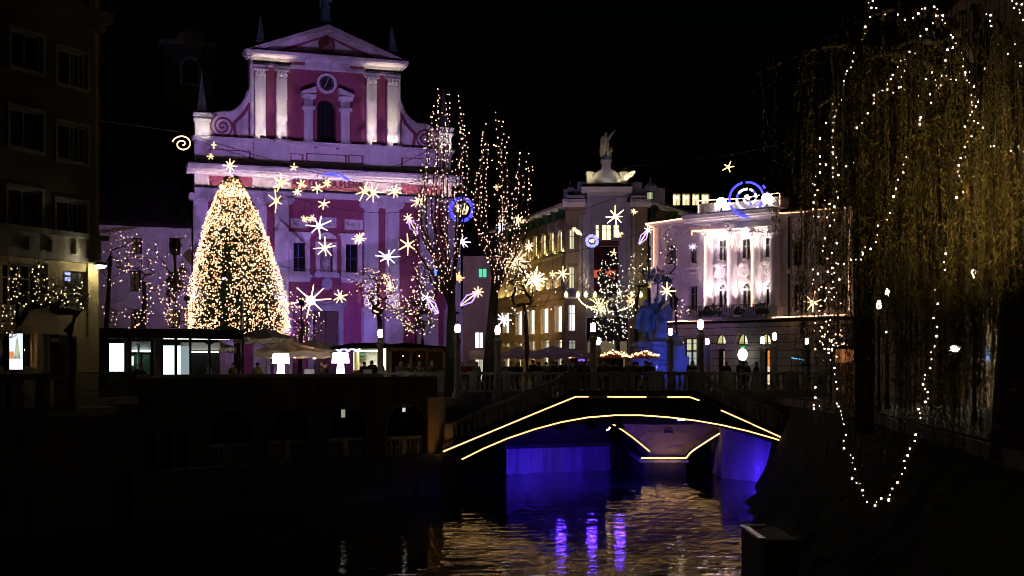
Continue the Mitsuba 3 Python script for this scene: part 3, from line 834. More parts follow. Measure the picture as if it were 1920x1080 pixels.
add('inner_post', MB(Q).box(qu(262), qu(265.5), -.8, -.6, 0, qz(645)), 'm_white', parent=pv)
add('door_leaf', MB(Q).box(qu(268), qu(272), -.9, -.8, 0, qz(660)), 'm_dark_metal', parent=pv)
add('white_awning', MB(Q).box(qu(358), qu(434), -2.95, -2.88, qz(655), qz(640)), 'm_white', parent=pv)
add('ceiling_light', MB(Q).box(qu(300), qu(440), -1.5, -1.3, qz(634.5), qz(633.5)), 'm_lamp', emit=glow((.9, 1.0, .85), 3.0, .4), parent=pv)
add('dark_screen', MB(Q).box(qu(360), qu(433), -3.0, -2.9, 0, qz(661)), 'm_black', parent=pv)
add('shelf_light', MB(Q).box(qu(360), qu(430), -2.7, -2.62, qz(660), qz(657.5)), 'm_lamp', emit=glow((.95, 1.0, .85), 2.0, .3), parent=pv)
for x in (319, 381, 442):
    add('post', MB(Q).box(qu(x) - .06, qu(x) + .06, 1.5, 1.66, 0, qz(634)), 'm_dark_metal', parent=pv)
add('braces', MB(Q).tube([[qu(381), 1.58, qz(646)], [qu(366), 1.58, qz(638)]], .04, 5).tube([[qu(381), 1.58, qz(646)], [qu(397), 1.58, qz(638)]], .04, 5), 'm_dark_metal', parent=pv)

# parapet and railing before the block, left
pp = thing('terrace_parapet', 'heavy dark parapet with square openings at the lower left', 'parapet')
R_ = front(-60, 51, 245, 60.5)
ru = lambda x: R_.at(x, 720)[0]
rz = lambda y: R_.at(60, y)[1]
add('rail', MB(R_).box(ru(-60), ru(133), -.25, .25, rz(713), rz(700)), 'm_wet_stone', parent=pp)
for a, b in ((-30, 2), (14, 36), (74, 86), (108, 133)):
    add('post', MB(R_).box(ru(a), ru(b), -.2, .2, -.02, rz(713)), 'm_wet_stone', parent=pp)
add('base', MB(R_).box(ru(-60), ru(133), -.25, .25, rz(765), -.02), 'm_wet_stone', parent=pp)
rl = thing('metal_railing', 'thin vertical-bar metal railing beside the bright pavilion panel', 'railing')
RR = front(133, 57, 240, 60.4)
r0, r1 = RR.at(133, 720)[0], RR.at(242, 720)[0]
zt, zb_ = RR.at(180, 700)[1], RR.at(180, 746)[1]
add('top_rail', MB(RR).box(r0, r1, -.03, .03, zt, zt + .05), 'm_dark_metal', parent=rl)
add('bottom_rail', MB(RR).box(r0, r1, -.03, .03, zb_ + .3, zb_ + .34), 'm_dark_metal', parent=rl)
b0 = add('bar', MB(RR).box(r0, r0 + .025, -.012, .012, zb_, zt), 'm_dark_metal', parent=rl)
for x in np.arange(r0 + .13, r1, .13):
    again('bar', b0, T().translate((RR.U * (x - r0)).tolist()), rl)
add('terrace_edge', MB(RR).box(r0, r1 + .2, -.3, .3, zb_ - .3, zb_), 'm_stone', parent=rl)

# ================================================================ corner department store with the winged statue
ds = thing('department_store', 'ochre corner department store with rounded pavilion, lit windows and a statue on its crown', 'building')
G = front(1060, 139, 1216, 139)
gu = lambda x: G.at(x, 450)[0]
gz = lambda y: G.at(1138, y)[1]
GL = front(925, 170, 1063, 141.5)
GR = front(1212, 141.5, 1345, 163)


def dadd(name, mb, m, **k):
    par = k.pop('parent', ds)
    return add(name, mb, m, parent=par, **k)


WIN = (1.0, .84, .40)
# left wing
lu = lambda x, y: GL.at(x, y)[0]
lz = lambda x, y: GL.at(x, y)[1]
zwing = lz(1040, 396)
rowsL = []
for (a, b, y0, y1) in ((946, 951.5, 460, 499), (960, 966, 457, 495), (974.5, 980.5, 452, 491), (987, 993, 448, 487), (1001, 1008, 443.5, 481), (1016, 1024, 440, 478), (1031, 1039, 436, 475), (1047, 1055, 432.5, 471.5)):
    rowsL.append((a, b, y0, y1, 'top'))
for (a, b) in ((946, 951.5), (960, 966), (974.5, 980.5), (987, 993), (1001, 1008), (1016, 1024), (1031, 1039), (1047, 1055)):
    x = (a + b) / 2
    rowsL.append((a, b, 537 - (x - 946) * .25, 562 - (x - 946) * .19, 'mid'))
for (a, b, y0, y1) in ((944, 955.5, 586, 625), (967.5, 980, 582.5, 628.5), (990.5, 1003, 580.5, 627), (1015, 1029, 577.5, 625.5), (1041, 1055, 573.5, 623)):
    rowsL.append((a, b, y0, y1, 'tall'))
for (a, b, y0, y1) in ((944, 956, 643, 651), (968, 980, 642, 650), (991, 1003.5, 639, 657), (1016, 1030, 637, 654), (1042, 1055, 636, 653)):
    rowsL.append((a, b, y0, y1, 'low'))
for (a, b) in ((944, 956), (968, 978), (991, 1003), (1016, 1029), (1042, 1055)):
    rowsL.append((a, b, 668, 688, 'door'))
hl = []
for (a, b, y0, y1, k) in rowsL:
    x = (a + b) / 2
    hl.append((lu(a, (y0 + y1) / 2), lz(x, y1), lu(b, (y0 + y1) / 2), lz(x, y0)))
ul0, ul1 = lu(925, 550), lu(1063, 500)
wall_with(GL, ds, ul0, ul1, 0, zwing, hl, 'm_stucco', name='wing_wall')
for h, (a, b, y0, y1, k) in zip(hl, rowsL):
    if k == 'tall':
        lit_window(GL, ds, h[0], h[2], h[1], h[3], 'm_stucco', (1.0, .97, .80), mull=(0, 0), panes=((0, .22, .35), (.22, .72, 2.2), (.72, 1, .5)), surround=.16)
    elif k == 'mid':
        lit_window(GL, ds, h[0], h[2], h[1], h[3], 'm_stucco', None, mull=(1, 1))
    elif k == 'top':
        lit_window(GL, ds, h[0], h[2], h[1], h[3], 'm_stucco', (1.0, .86, .42), mull=(0, 1), panes=((0, .55, 1.5), (.55, 1, .8)), surround=.12)
    else:
        lit_window(GL, ds, h[0], h[2], h[1], h[3], 'm_stucco', (1.0, .9, .55), mull=(0, 1), panes=((0, .3, .15), (.3, 1, rng.uniform(.55, 1.3))), surround=.1)
zb2 = lz(1030, 545)
zb3 = lz(1030, 482)
zb1 = lz(1030, 566)
for nm, z_, dd in (('belt_course', zb2, .55), ('belt_course', zb3, .4)):
    mb = MB(GL)
    mb.profile([(-.1, z_ - .25), (dd - .2, z_ - .25), (dd, z_), (dd, z_ + .08), (-.1, z_ + .08)], ul0, ul1)
    dadd(nm, mb, 'm_olive')
dadd('string_course', MB(GL).box(ul0, ul1, -.1, .16, zb1, zb1 + .2), 'm_olive')
mb = MB(GL)
mb.profile([(-.1, zwing - .2), (.5, zwing - .2), (.8, zwing + .05), (.8, zwing + .3), (-.1, zwing + .4)], ul0, ul1 + .3)
wc = dadd('wing_cornice', mb, 'm_plaster')
fr = lz(1030, 398) - lz(1030, 413)
dadd('green_frieze', MB(GL).box(ul0, ul1, 0, .07, zwing - .2 - fr, zwing - .2), 'm_green_tile')
for i, x in enumerate((938, 953, 968, 983, 997, 1012, 1028, 1043, 1058)):
    a = lu(x, 430)
    dadd('wing_bracket', MB(GL).profile([(0, zwing - 1.6), (.25, zwing - 1.3), (.65, zwing - .2), (0, zwing - .2)], a - .16, a + .16), 'm_green_tile')
    g = sg.Point(a + .85, zwing - 2.2).buffer(.42).difference(sg.Point(a + .85, zwing - 2.2).buffer(.26))
    dadd('festoon', MB(GL).poly(g, 0, .16).balls([[a + .85, .1, zwing - 2.75]], .16, ICO), 'm_plaster')
    p = MB(GL).box(a - .22, a + .22, 0, .14, zb3, zwing - 1.2)
    dadd('wing_pilaster', p, 'm_stucco')
    dadd('small_statue', MB(GL).lathe([(.16, 0), (.2, .1), (.14, .4), (.2, .75), (.1, .95), (.14, 1.15), (.02, 1.3)], (a + .9, .38, zb2 + .08), 8), 'm_plaster') if x > 950 else None
# light along the ledges of the wing
dadd('ledge_light', MB(GL).up(ul0, ul1, .25, .42, zb2 + .1), 'm_lamp', emit=glow((1.0, .86, .34), 18, 1.0))
lw_ = MB(GL)
for x in (938, 953, 970, 984, 997, 1012, 1027.5, 1043, 1058):
    a = lu(x, 470)
    lw_.up(a - .3, a + .3, .2, .33, zb3 + .1)
dadd('ledge_light', lw_, 'm_lamp', emit=glow((1.0, .86, .36), 40, 1.0))
tl = MB(GL)
tl.up(ul0, ul1, .3, .36, zwing - 1.9)
# mansard and attic of the wing
dadd('wing_roof', MB(GL).profile([(.3, zwing + .4), (-2.2, zwing + 3.6), (-9, zwing + 3.6), (-9, zwing + .4)], ul0, ul1), 'm_roof')
for x, e in ((1000, 0), (1022, .18), (1042, .22)):
    a = lu(x, 385)
    dm = dadd('dormer', MB(GL).box(a - .6, a + .6, -2.4, -.9, zwing + .6, zwing + 2.1), 'm_roof')
    if e:
        dadd('pane', MB(GL).facing(a - .45, a + .45, -.89, zwing + .9, zwing + 1.8), 'm_lamp', emit=glow((1, .35, .15), e, .01), parent=dm)
dadd('wing_body', MB(GL).box(ul0, ul1 - .3, -9, -.6, 0, zwing), 'm_black')

# right wing (mostly behind the bank)
ru_ = lambda x, y: GR.at(x, y)[0]
zr = GR.at(1240, 389)[1]
hr = []
for (a, b, y0, y1) in ((1217, 1229, 434, 463), (1219, 1230, 500, 538), (1246, 1258, 438, 468)):
    hr.append((ru_(a, y1), GR.at((a + b) / 2, y1)[1], ru_(b, y1), GR.at((a + b) / 2, y0)[1]))
wall_with(GR, ds, 0, ru_(1345, 500), 0, zr, hr, 'm_stucco', name='wing_wall')
for h in hr:
    lit_window(GR, ds, h[0], h[2], h[1], h[3], 'm_stucco', (1.0, .88, .48), mull=(1, 1), panes=((0, .5, 1.0), (.5, 1, .6)), surround=.12)
dadd('wing_cornice', MB(GR).profile([(-.1, zr - .2), (.5, zr - .2), (.8, zr + .05), (.8, zr + .3), (-.1, zr + .4)], 0, ru_(1345, 450)), 'm_plaster')
for a in (1225, 1262, 1300):
    dadd('gilded_panel', MB(GR).box(ru_(a, 400), ru_(a + 26, 400), 0, .08, zr - 1.9, zr - .5), 'm_stucco')
    dadd('wing_bracket', MB(GR).profile([(0, zr - 1.6), (.25, zr - 1.3), (.65, zr - .2), (0, zr - .2)], ru_(a - 8, 400), ru_(a - 1, 400)), 'm_green_tile')
dadd('wing_roof', MB(GR).profile([(.3, zr + .4), (-2.0, zr + .9), (-9, zr + .9), (-9, zr + .4)], 0, ru_(1345, 400)), 'm_roof')
dadd('ledge_light', MB(GR).up(.2, ru_(1300, 500), .15, .3, GR.at(1230, 542)[1]), 'm_lamp', emit=glow((1.0, .86, .36), 14, .4))
dadd('belt_course', MB(GR).box(0, ru_(1345, 500), -.1, .45, GR.at(1230, 542)[1] - .3, GR.at(1230, 542)[1] - .03), 'm_olive')
dadd('wing_body', MB(GR).box(.4, ru_(1345, 450), -9, -.6, 0, zr), 'm_black')
# attic flat behind with a row of lit windows
AT = front(1255, 166, 1345, 166)
av = lambda x: AT.at(x, 375)[0]
azz = lambda y: AT.at(1300, y)[1]
hh = [(av(a), azz(385.5), av(b), azz(363.5)) for a, b in ((1261, 1276), (1279, 1294), (1297.5, 1312), (1315, 1330))]
wall_with(AT, ds, av(1258), av(1336), azz(420), azz(356), hh, 'm_olive', name='attic_wall')
for h in hh:
    k = lit_window(AT, ds, h[0], h[2], h[1], h[3], 'm_olive', (1.0, .80, .40), mull=(1, 0), panes=((0, .5, 1.25), (.5, 1, 1.0)), frame='m_white')
    dadd('lamp_shade', MB(AT).lathe([(.3, 0), (.12, .25)], ((h[0] + h[2]) / 2, -.2, h[3] - .55), 8), 'm_lamp', emit=glow((1, .95, .8), 3, .01), parent=k)

spot('wing_street_light', P(966, 575, 122), GL.w([lu(968, 550), 0, 8.5])[0], (1.0, .62, .24), 1500, 15, 7, 1.2)
# corner pavilion: centre bay between two narrow bays
zc = gz(381)
cb0, cb1 = gu(1097), gu(1181)
wtri = [(gu(a), gz(b), gu(c), gz(d)) for (a, b, c, d) in ((1115.5, 449, 1123.5, 421), (1127, 452, 1146, 421), (1149, 447, 1161, 421))]
loggia = (gu(1113), gz(553), gu(1159), gz(462))
canz = gz(555)
doorh = (gu(1100), 0, gu(1178), gz(596))
wall_with(G, ds, cb0, cb1, 0, zc, wtri + [loggia, doorh], 'm_house', -.6, .5, name='pavilion_wall')
for h in wtri:
    lit_window(G, ds, h[0], h[2], h[1], h[3], 'm_olive', (1.0, .92, .52), mull=(1 if h[2] - h[0] > .8 else 0, 1), depth=-.2, panes=((0, 1, 1.6),))
for s_, (a, b) in ((1, (1060, 1097)), (-1, (1181, 1214))):
    a_, b_ = gu(a), gu(b)
    if s_ == 1:
        hs_ = [(gu(1067), gz(468), gu(1078), gz(430)), (gu(1066.5), gz(541), gu(1078), gz(500)), (gu(1065), gz(621), gu(1079), gz(571)), (gu(1066), gz(655), gu(1080), gz(637))]
    else:
        hs_ = []
    wall_with(G, ds, a_, b_, 0, zc - .3, hs_, 'm_olive', -.6, 0, name='pavilion_wall')
    for i, h in enumerate(hs_):
        lit_window(G, ds, h[0], h[2], h[1], h[3], 'm_olive', (1.0, .9, .52) if i < 2 else (1, .97, .8), mull=(1, 1), panes=((0, .5, .9), (.5, 1, .6)) if i < 2 else ((0, .3, .4), (.3, 1, 1.9)) if i == 2 else ((0, 1, .3),), surround=.14)
    dadd('cornice', MB(G).profile([(-.2, zc - .4), (.6, zc - .3), (1.0, zc), (1.0, zc + .3), (-.2, zc + .4)], a_ - (.3 if s_ == 1 else 0), b_ + (.3 if s_ == -1 else 0)), 'm_plaster')
    dadd('parapet', MB(G).box(a_ + .1, b_ - .1, -.4, .75, zc + .42, zc + .72), 'm_rock')
for (a, b) in ((1086, 1090), (1093, 1097), (1102, 1106), (1168, 1172), (1176, 1180), (1186, 1190)):
    dd = .5 if cb0 < gu((a + b) / 2) < cb1 else 0
    dadd('pavilion_pilaster', MB(G).box(gu(a), gu(b), dd, dd + .25, gz(556), gz(404)), 'm_house')
b0_ = dadd('balcony', MB(G).box(gu(1061), gu(1082), .0, .75, gz(561), gz(557.5)).box(gu(1062), gu(1081), .6, .7, gz(557.5), gz(541)), 'm_plaster')
bl = MB(G)
for k in range(9):
    x = gu(1063) + (gu(1080) - gu(1063)) * k / 8
    bl.box(x - .03, x + .03, .7, .76, gz(557), gz(543))
dadd('bars', bl, 'm_dark_metal', parent=b0_)
dadd('balcony_light', MB(G).up(gu(1063), gu(1080), .1, .5, gz(557)), 'm_lamp', emit=glow((1, .88, .4), 5, .3), parent=b0_)
for x in (1061, 1083, 1097.5, 1115, 1160, 1183, 1200):
    dadd('ledge_lamp', MB(G).lathe([(.12, 0), (.2, .12), (.16, .4), (.02, .6)], (gu(x), .75, gz(558)), 8), 'm_lamp', emit=glow((1, .86, .4), 3, .1))
    x not in (1115, 1160) and spot(f'pavilion_flood_{int(x)}', G.w([gu(x), 1.1, gz(550)])[0], G.w([gu(x), .4, gz(440)])[0], (1.0, .85, .5), 9, 44, 12, .4)
# sign band, loggia with ornament
dadd('sign_band', MB(G).box(gu(1116), gu(1160), .52, .75, gz(462), gz(453)), 'm_maroon')
dadd('loggia_back', MB(G).box(loggia[0], loggia[2], -2.5, -2.4, loggia[1], loggia[3]), 'm_maroon')
dadd('loggia_lamp', MB(G).facing(loggia[0] + .1, loggia[2] - .1, -2.38, gz(523), gz(503)), 'm_lamp', emit=glow((.85, .13, .07), .7, .1))
dadd('loggia_rail', MB(G).box(loggia[0], loggia[2], .3, .4, gz(530), gz(521)), 'm_black')
orn = MB(G)
for k in range(40):
    t = rng.uniform(0, 1)
    orn.balls([[gu(1138) + rng.normal() * (.25 + .4 * math.sin(t * 3.1)), .4 + rng.normal() * .12, gz(540) + (gz(470) - gz(540)) * t]], rng.uniform(.12, .28), ICO)
dadd('ironwork', orn, 'm_dark_metal')
# glass canopy
cn = dadd('glass_canopy', MB(G).add(*(lambda a: (np.vstack([np.column_stack([np.cos(a) * 2.9 + gu(1138), .6 + np.sin(a) * 2.6, canz - 1.7 * np.sin(a)]), np.column_stack([np.cos(a) * 2.9 + gu(1138), .6 + np.sin(a) * 2.6, canz + .15 - 1.7 * np.sin(a)])]),
                                             [[i, i + 1, len(a) + i + 1] for i in range(len(a) - 1)] + [[i, len(a) + i + 1, len(a) + i] for i in range(len(a) - 1)]))(np.linspace(0, np.pi, 25))), 'm_dark_metal')
fan = MB(G)
for a in np.linspace(0, np.pi, 19):
    fan.tube([[gu(1138), .55, canz + .5], [gu(1138) + math.cos(a) * 2.9, .6 + math.sin(a) * 2.6, canz + .08 - 1.7 * math.sin(a)]], .035, 4)
dadd('ribs', fan, 'm_dark_metal', parent=cn)
a = np.linspace(0, np.pi, 19)
gv = np.vstack([[[gu(1138), .56, canz + .44]], np.column_stack([gu(1138) + np.cos(a) * 2.85, .6 + np.sin(a) * 2.55, canz + .04 - 1.7 * np.sin(a)])])
scene['m_pane'] = {'type': 'thindielectric', 'int_ior': 1.5}
dadd('glass', MB(G).add(gv, [[0, i + 1, i + 2] for i in range(18)]), 'm_pane', parent=cn)
cbulb = [[gu(1138) + math.cos(t) * 2.92, .6 + math.sin(t) * 2.62, canz + .02 - 1.7 * math.sin(t)] for t in np.linspace(0, np.pi, 64)]
dadd('light_string', MB(G).balls(cbulb, .06), 'm_lamp', emit=glow((1.0, .88, .5), 9, .2), parent=cn, kind='stuff')
dadd('entrance_light', MB(G).facing(gu(1102), gu(1176), -.5, gz(690), gz(640)), 'm_lamp', emit=glow((1, .8, .45), .12, .1))
# tower: concave neck, cornice, arched crown, pedestal
t0, t1 = gu(1100), gu(1174)
neck = [(-.6, zc), (.55, zc), (.5, zc + .9), (.62, gz(368)), (.95, gz(363)), (-.6, gz(363))]
dadd('crown_neck', MB(G).profile(neck, t0, t1), 'm_house')
mb = MB(G)
mould(mb, gu(1089), gu(1183), gz(363), gz(354), .6, 1.7)
dadd('crown_cornice', mb, 'm_plaster')
dadd('crown_roof', MB(G).profile([(-1.5, gz(354) + .01), (1.75, gz(354) + .01), (1.2, gz(347)), (-1.5, gz(347))], gu(1091), gu(1181)), 'm_roof')
cx_, zc0 = gu(1136), gz(347)
R0 = cx_ - gu(1111)
arch = dadd('arched_crown', MB(G).poly(sg.Point(cx_, zc0).buffer(R0, 24).intersection(sg.box(-99, zc0, 99, 99)), -1.2, .4), 'm_house')
dadd('rim', MB(G).poly(sg.Point(cx_, zc0 + .1).buffer(R0 + .12, 24).difference(sg.Point(cx_, zc0 + .1).buffer(R0 - .18, 24)).intersection(sg.box(-99, zc0, 99, 99)), -1.0, .75), 'm_plaster', parent=arch)
for s_ in (-1, 1):
    for k in range(9):
        t = math.pi / 2 + s_ * (.35 + k * .1)
        dadd('rosette', MB(G).balls([[cx_ + math.cos(t) * (R0 - .45), .45, zc0 + math.sin(t) * (R0 - .45)]], .1, ICO), 'm_house', parent=arch)
for a, b in ((1100, 1110.5), (1162, 1173.5)):
    dadd('crown_pier', MB(G).box(gu(a), gu(b), -.9, .7, gz(349), gz(326)).box(gu(a) - .08, gu(b) + .08, -.95, .78, gz(326), gz(324)), 'm_plaster')
    spot(f'crown_flood_{a}', G.w([gu((a + b) / 2), 1.6, gz(351)])[0], G.w([gu((a + b) / 2), .5, gz(336)])[0], (1.0, .92, .35), 12, 50, 25, .4)
spot('crown_flood_mid', G.w([cx_, 1.5, gz(350)])[0], G.w([cx_, .4, gz(325)])[0], (1.0, .9, .75), 1.5, 70, 35, .3)
for s_ in (-1, 1):
    spot(f'rim_flood_{s_ + 1}', G.w([cx_ + s_ * 2.0, .5, gz(335)])[0], G.w([cx_ + s_ * 1.0, .0, gz(318)])[0], (1.0, .92, .45), 1.6, 60, 30, .3)
ph = [(cx_ - .62, gz(347)), (cx_ + .62, gz(347)), (cx_ + .42, gz(318)), (cx_ + .42, gz(307)), (cx_ + .56, gz(304)), (cx_ + .56, gz(302)), (cx_ - .56, gz(302)), (cx_ - .56, gz(304)), (cx_ - .42, gz(307)), (cx_ - .42, gz(318))]
dadd('pedestal', MB(G).poly(ph, -.4, .9), 'm_house')
# side gables of the roof
for (a, b, m_, yt, lit) in ((1058, 1086, 1071, 331, 0), (1204, 1250, 1223, 327, 1)):
    a_, b_, mm = gu(a), gu(b), gu(m_)
    z0, z1 = zc + .3, gz(yt)
    g = sg.box(a_, z0, b_, z0 + (z1 - z0) * .55).union(sg.Point(mm, z0 + (z1 - z0) * .5).buffer((b_ - a_) * .27).intersection(sg.box(-99, z0, 99, 99)))
    gb = dadd('roof_gable', MB(G).poly(g, -2.2, -1.4), 'm_house')
    dadd('finial', MB(G).lathe([(.15, 0), (.2, .15), (.05, .5), (.01, .7)], (mm, -1.8, z0 + (z1 - z0) * .5 + (b_ - a_) * .27 - .05), 8), 'm_house', parent=gb)
    for k in range(5):
        x = mm + (k - 2) * (b_ - a_) * .085
        dadd('ornament', MB(G).box(x - .06, x + .06, -1.4, -1.32, z0 + (z1 - z0) * .62, z0 + (z1 - z0) * (.78 - .05 * abs(k - 2))), 'm_roof', parent=gb)
    wx = (gu(1215), gu(1227)) if lit else (mm - .3, mm + .3)
    wz = (gz(372), gz(356))
    if lit:
        lit_window(G, ds, wx[0], wx[1], wz[0], wz[1], 'm_house', (.8, .9, .5), mull=(3, 0), depth=1.36, panes=((0, 1, .9),), frame='m_dark_metal')
    else:
        dadd('slit', MB(G).box(wx[0], wx[1], -1.4, -1.34, wz[0], wz[1]), 'm_roof', parent=gb)
for a, b in ((1084, 1100), (1174, 1206)):
    dadd('parapet', MB(G).box(gu(a), gu(b), -2.0, -1.2, zc + .3, gz(338)), 'm_house')
dadd('pavilion_body', MB(G).box(gu(1062), gu(1212), -8, -2.6, 0, gz(352)), 'm_black')

# ================================================================ the bank palace on the right
K = front(1222, 118, 1600, 105)
ku = lambda x, y=520: K.at(x, y)[0]
kz = lambda x, y: K.at(x, y)[1]
bk = thing('palace', 'pale three storey palace outlined with light ropes, its portico columns lit bright white', 'building')


def kadd(name, mb, m, **k):
    par = k.pop('parent', bk)
    return add(name, mb, m, parent=par, **k)


zrope = kz(1400, 598.5)
zeav = kz(1240, 424)
zr0 = kz(1380, 432)
zr1 = kz(1380, 406)
u_a, u_p0, u_p1, u_b = 0, ku(1313), ku(1463), ku(1600)
Hk = lambda a, b, x, y0, y1: (ku(a, y1), kz(x, y1), ku(b, y1), kz(x, y0))
wl = [Hk(1252.5, 1268, 1260, 458, 499.5), Hk(1292.5, 1307, 1300, 457, 496.5), Hk(1251, 1267, 1259, 538, 583), Hk(1291.5, 1308, 1300, 536, 582)]
wall_with(K, bk, u_a, u_p0, zrope, zeav, wl, 'm_bank')
for i, h in enumerate(wl):
    k = lit_window(K, bk, *[h[j] for j in (0, 2, 1, 3)], 'm_bank', mull=(1, 1), depth=.3, surround=.16)
    m_ = (h[0] + h[2]) / 2
    if i < 2:
        o = MB(K).poly(sg.Point(m_, h[3] + 1.0).buffer(.42), 0, .22).balls([[m_, .2, h[3] + 1.35]], .26, ICO)
        for s_ in (-1, 1):
            o.tube([[m_ + s_ * .35, .15, h[3] + 1.2], [m_ + s_ * .75, .15, h[3] + 1.0], [m_ + s_ * .95, .12, h[3] + .6]], [.13, .12, .05], 6)
        kadd('cartouche', o, 'm_bank')
        kadd('sill', MB(K).box(h[0] - .3, h[2] + .3, 0, .3, h[1] - .35, h[1] - .17), 'm_bank', parent=k)
    else:
        cz_ = h[3] + .9
        kadd('arched_hood', MB(K).poly(sg.Point(m_, cz_).buffer(1.0, 16).difference(sg.Point(m_, cz_).buffer(.8, 16)).intersection(sg.box(-99, cz_, 99, 99)), 0, .25), 'm_bank')
        kadd('rosette', MB(K).lathe([(.0, -.1), (.42, -.05), (.42, .05), (.0, .1)], (m_, .08, cz_ + .1), 12), 'm_bank')
        kadd('sill', MB(K).box(h[0] - .3, h[2] + .3, 0, .3, h[1] - .5, h[1] - .17), 'm_bank', parent=k)
mb = MB(K)
mould(mb, -.3, u_p0, zeav - .1, zeav + .35, .05, .6)
kadd('eaves', mb, 'm_bank')
kadd('moulding', MB(K).box(u_a, u_p0, 0, .1, zeav - 1.0, zeav - .85), 'm_bank')
kadd('roof', MB(K).profile([(.5, zeav + .36), (-5, zeav + 1.2), (-10, zeav + 1.2), (-10, zeav + .36)], -.2, u_p0), 'm_roof')
kadd('end_pier', MB(K).box(u_a, ku(1237), 0, .15, zrope, zeav - .1), 'm_bank')
# portico
bays = (1355.5, 1400, 1443.5)
cols = (1338, 1382, 1426, 1462)
pu = [Hk(1347.5, 1364, 1355, 449, 490.5), Hk(1391, 1409, 1400, 447, 489.5), Hk(1434, 1453, 1443, 444.5, 488)]
pa_ = [Hk(1347, 1365, 1355, 531, 580), Hk(1391, 1410.5, 1400, 529, 579), Hk(1435, 1454, 1444, 527, 578)]
g = sg.box(u_p0, zrope, u_p1, zr0)
ah = []
for h in pu:
    g = g.difference(sg.box(*h))
for h in pa_:
    r = (h[2] - h[0]) / 2
    q = sg.box(h[0], h[1], h[2], h[3] - r).union(sg.Point((h[0] + h[2]) / 2, h[3] - r).buffer(r, 12))
    ah.append(q)
    g = g.difference(q)
kadd('portico_wall', MB(K).poly(g, -.5, .25), 'm_bank')
for i, h in enumerate(pu):
    k = lit_window(K, bk, h[0], h[2], h[1], h[3], 'm_bank', mull=(1, 1), depth=.05, frame='m_white')
    kadd('sill', MB(K).box(h[0] - .35, h[2] + .35, .25, .75, h[1] - .38, h[1] - .2), 'm_bank', parent=k)
for i, (h, q) in enumerate(zip(pa_, ah)):
    m_ = (h[0] + h[2]) / 2
    r = (h[2] - h[0]) / 2
    k = kadd('arched_window', MB(K).poly(q.difference(q.buffer(-.09)), -.1, .05), 'm_white')
    kadd('pane', MB(K).poly(q, -.2, -.16), 'm_glass', parent=k)
    kadd('bar', MB(K).box(m_ - .06, m_ + .06, -.1, .0, h[1], h[3] - r - .1).box(h[0], h[2], -.1, .02, h[3] - r - .16, h[3] - r), 'm_white', parent=k)
    kadd('fanlight_bar', MB(K).tube([[m_, -.05, h[3] - r], [m_ - r * .7, -.05, h[3] - r * .35]], .03, 4).tube([[m_, -.05, h[3] - r], [m_ + r * .7, -.05, h[3] - r * .35]], .03, 4), 'm_white', parent=k)
    kadd('archivolt', MB(K).poly(q.buffer(.3).difference(q).intersection(sg.box(-99, h[3] - r, 99, 99)), .25, .42), 'm_bank', parent=k)
    o = MB(K)
    for j in range(34):
        a, rr = rng.uniform(0, math.pi), abs(rng.normal()) * .5
        o.balls([[m_ + math.cos(a) * rr * 1.5, .34, h[3] + .55 + math.sin(a) * rr * 1.2]], rng.uniform(.12, .24), ICO)
    o.balls([[m_, .5, h[3] + 1.55]], .34, ICO).poly(sg.Point(m_, h[3] + .9).buffer(.5), .25, .5)
    kadd('ornament', o, 'm_bank')
    spot(f'bay_flood_{i}', K.w([m_, 1.35, h[1] + .3])[0], K.w([m_, .3, h[3] + 1.1])[0], (1.0, .84, .76), 55, 42, 18, .8)
    spot(f'bay_flood_up_{i}', K.w([m_, 1.0, h[3] + 1.9])[0], K.w([m_, .35, pu[i][3] + .2])[0], (1.0, .86, .76), 26, 45, 20, .5)
    spot(f'cap_flood_{i}', K.w([ku(cols[i], 450), 1.7, kz(cols[i], 470)])[0], K.w([ku(cols[i], 450) + .1, .5, kz(cols[i], 438)])[0], (1.0, .84, .62), 40, 40, 16, .6)
for i, x in enumerate(cols):
    c = ku(x, 520)
    z0, z1 = kz(x, 576), kz(x, 448)
    co = kadd('column', MB(K).lathe([(.52, z0), (.52, z0 + .2), (.42, z0 + .35), (.43, z0 + (z1 - z0) * .35), (.36, z1)], (c, .72, 0), 18), 'm_bank', smooth=40)
    cap = MB(K).box(c - .62, c + .62, .1, 1.35, z1 + 1.0, z1 + 1.22).lathe([(.36, z1), (.42, z1 + .3), (.55, z1 + .9), (.6, z1 + 1.0)], (c, .72, 0), 12)
    for j in range(10):
        a = j * math.pi / 5
        cap.balls([[c + .5 * math.cos(a), .72 + .5 * math.sin(a), z1 + .45], [c + .56 * math.cos(a + .3), .72 + .56 * math.sin(a + .3), z1 + .8]], [.13, .13], ICO)
    kadd('capital', cap, 'm_bank', parent=co)
    kadd('base', MB(K).box(c - .6, c + .6, .1, 1.35, zrope + .1, z0), 'm_bank', parent=co)
    if i < 3:
        spot(f'column_flood_{i}', K.w([c - .1, 2.0, z0 + .1])[0], K.w([c, .9, z0 + 2.4])[0], (1.0, .80, .66), 40, 34, 10, .8)
mb = MB(K)
mb.box(u_p0, u_p1, .2, 1.3, zr0, zr0 + .5)
kadd('entablature', mb, 'm_bank')
kadd('frieze', MB(K).box(u_p0 + .05, u_p1 - .05, .2, 1.2, zr0 + .5, zr1 - .4), 'm_bank')
mb = MB(K)
mould(mb, u_p0 - .5, u_p1 + .5, zr1 - .4, zr1 + .3, 1.2, 1.95)
kadd('cornice', mb, 'm_bank')
kadd('cornice_light', MB(K).up(u_p0, u_p1, 1.3, 1.38, zr0 + .52), 'm_lamp', emit=glow((.9, .78, .9), 2.2, .3))
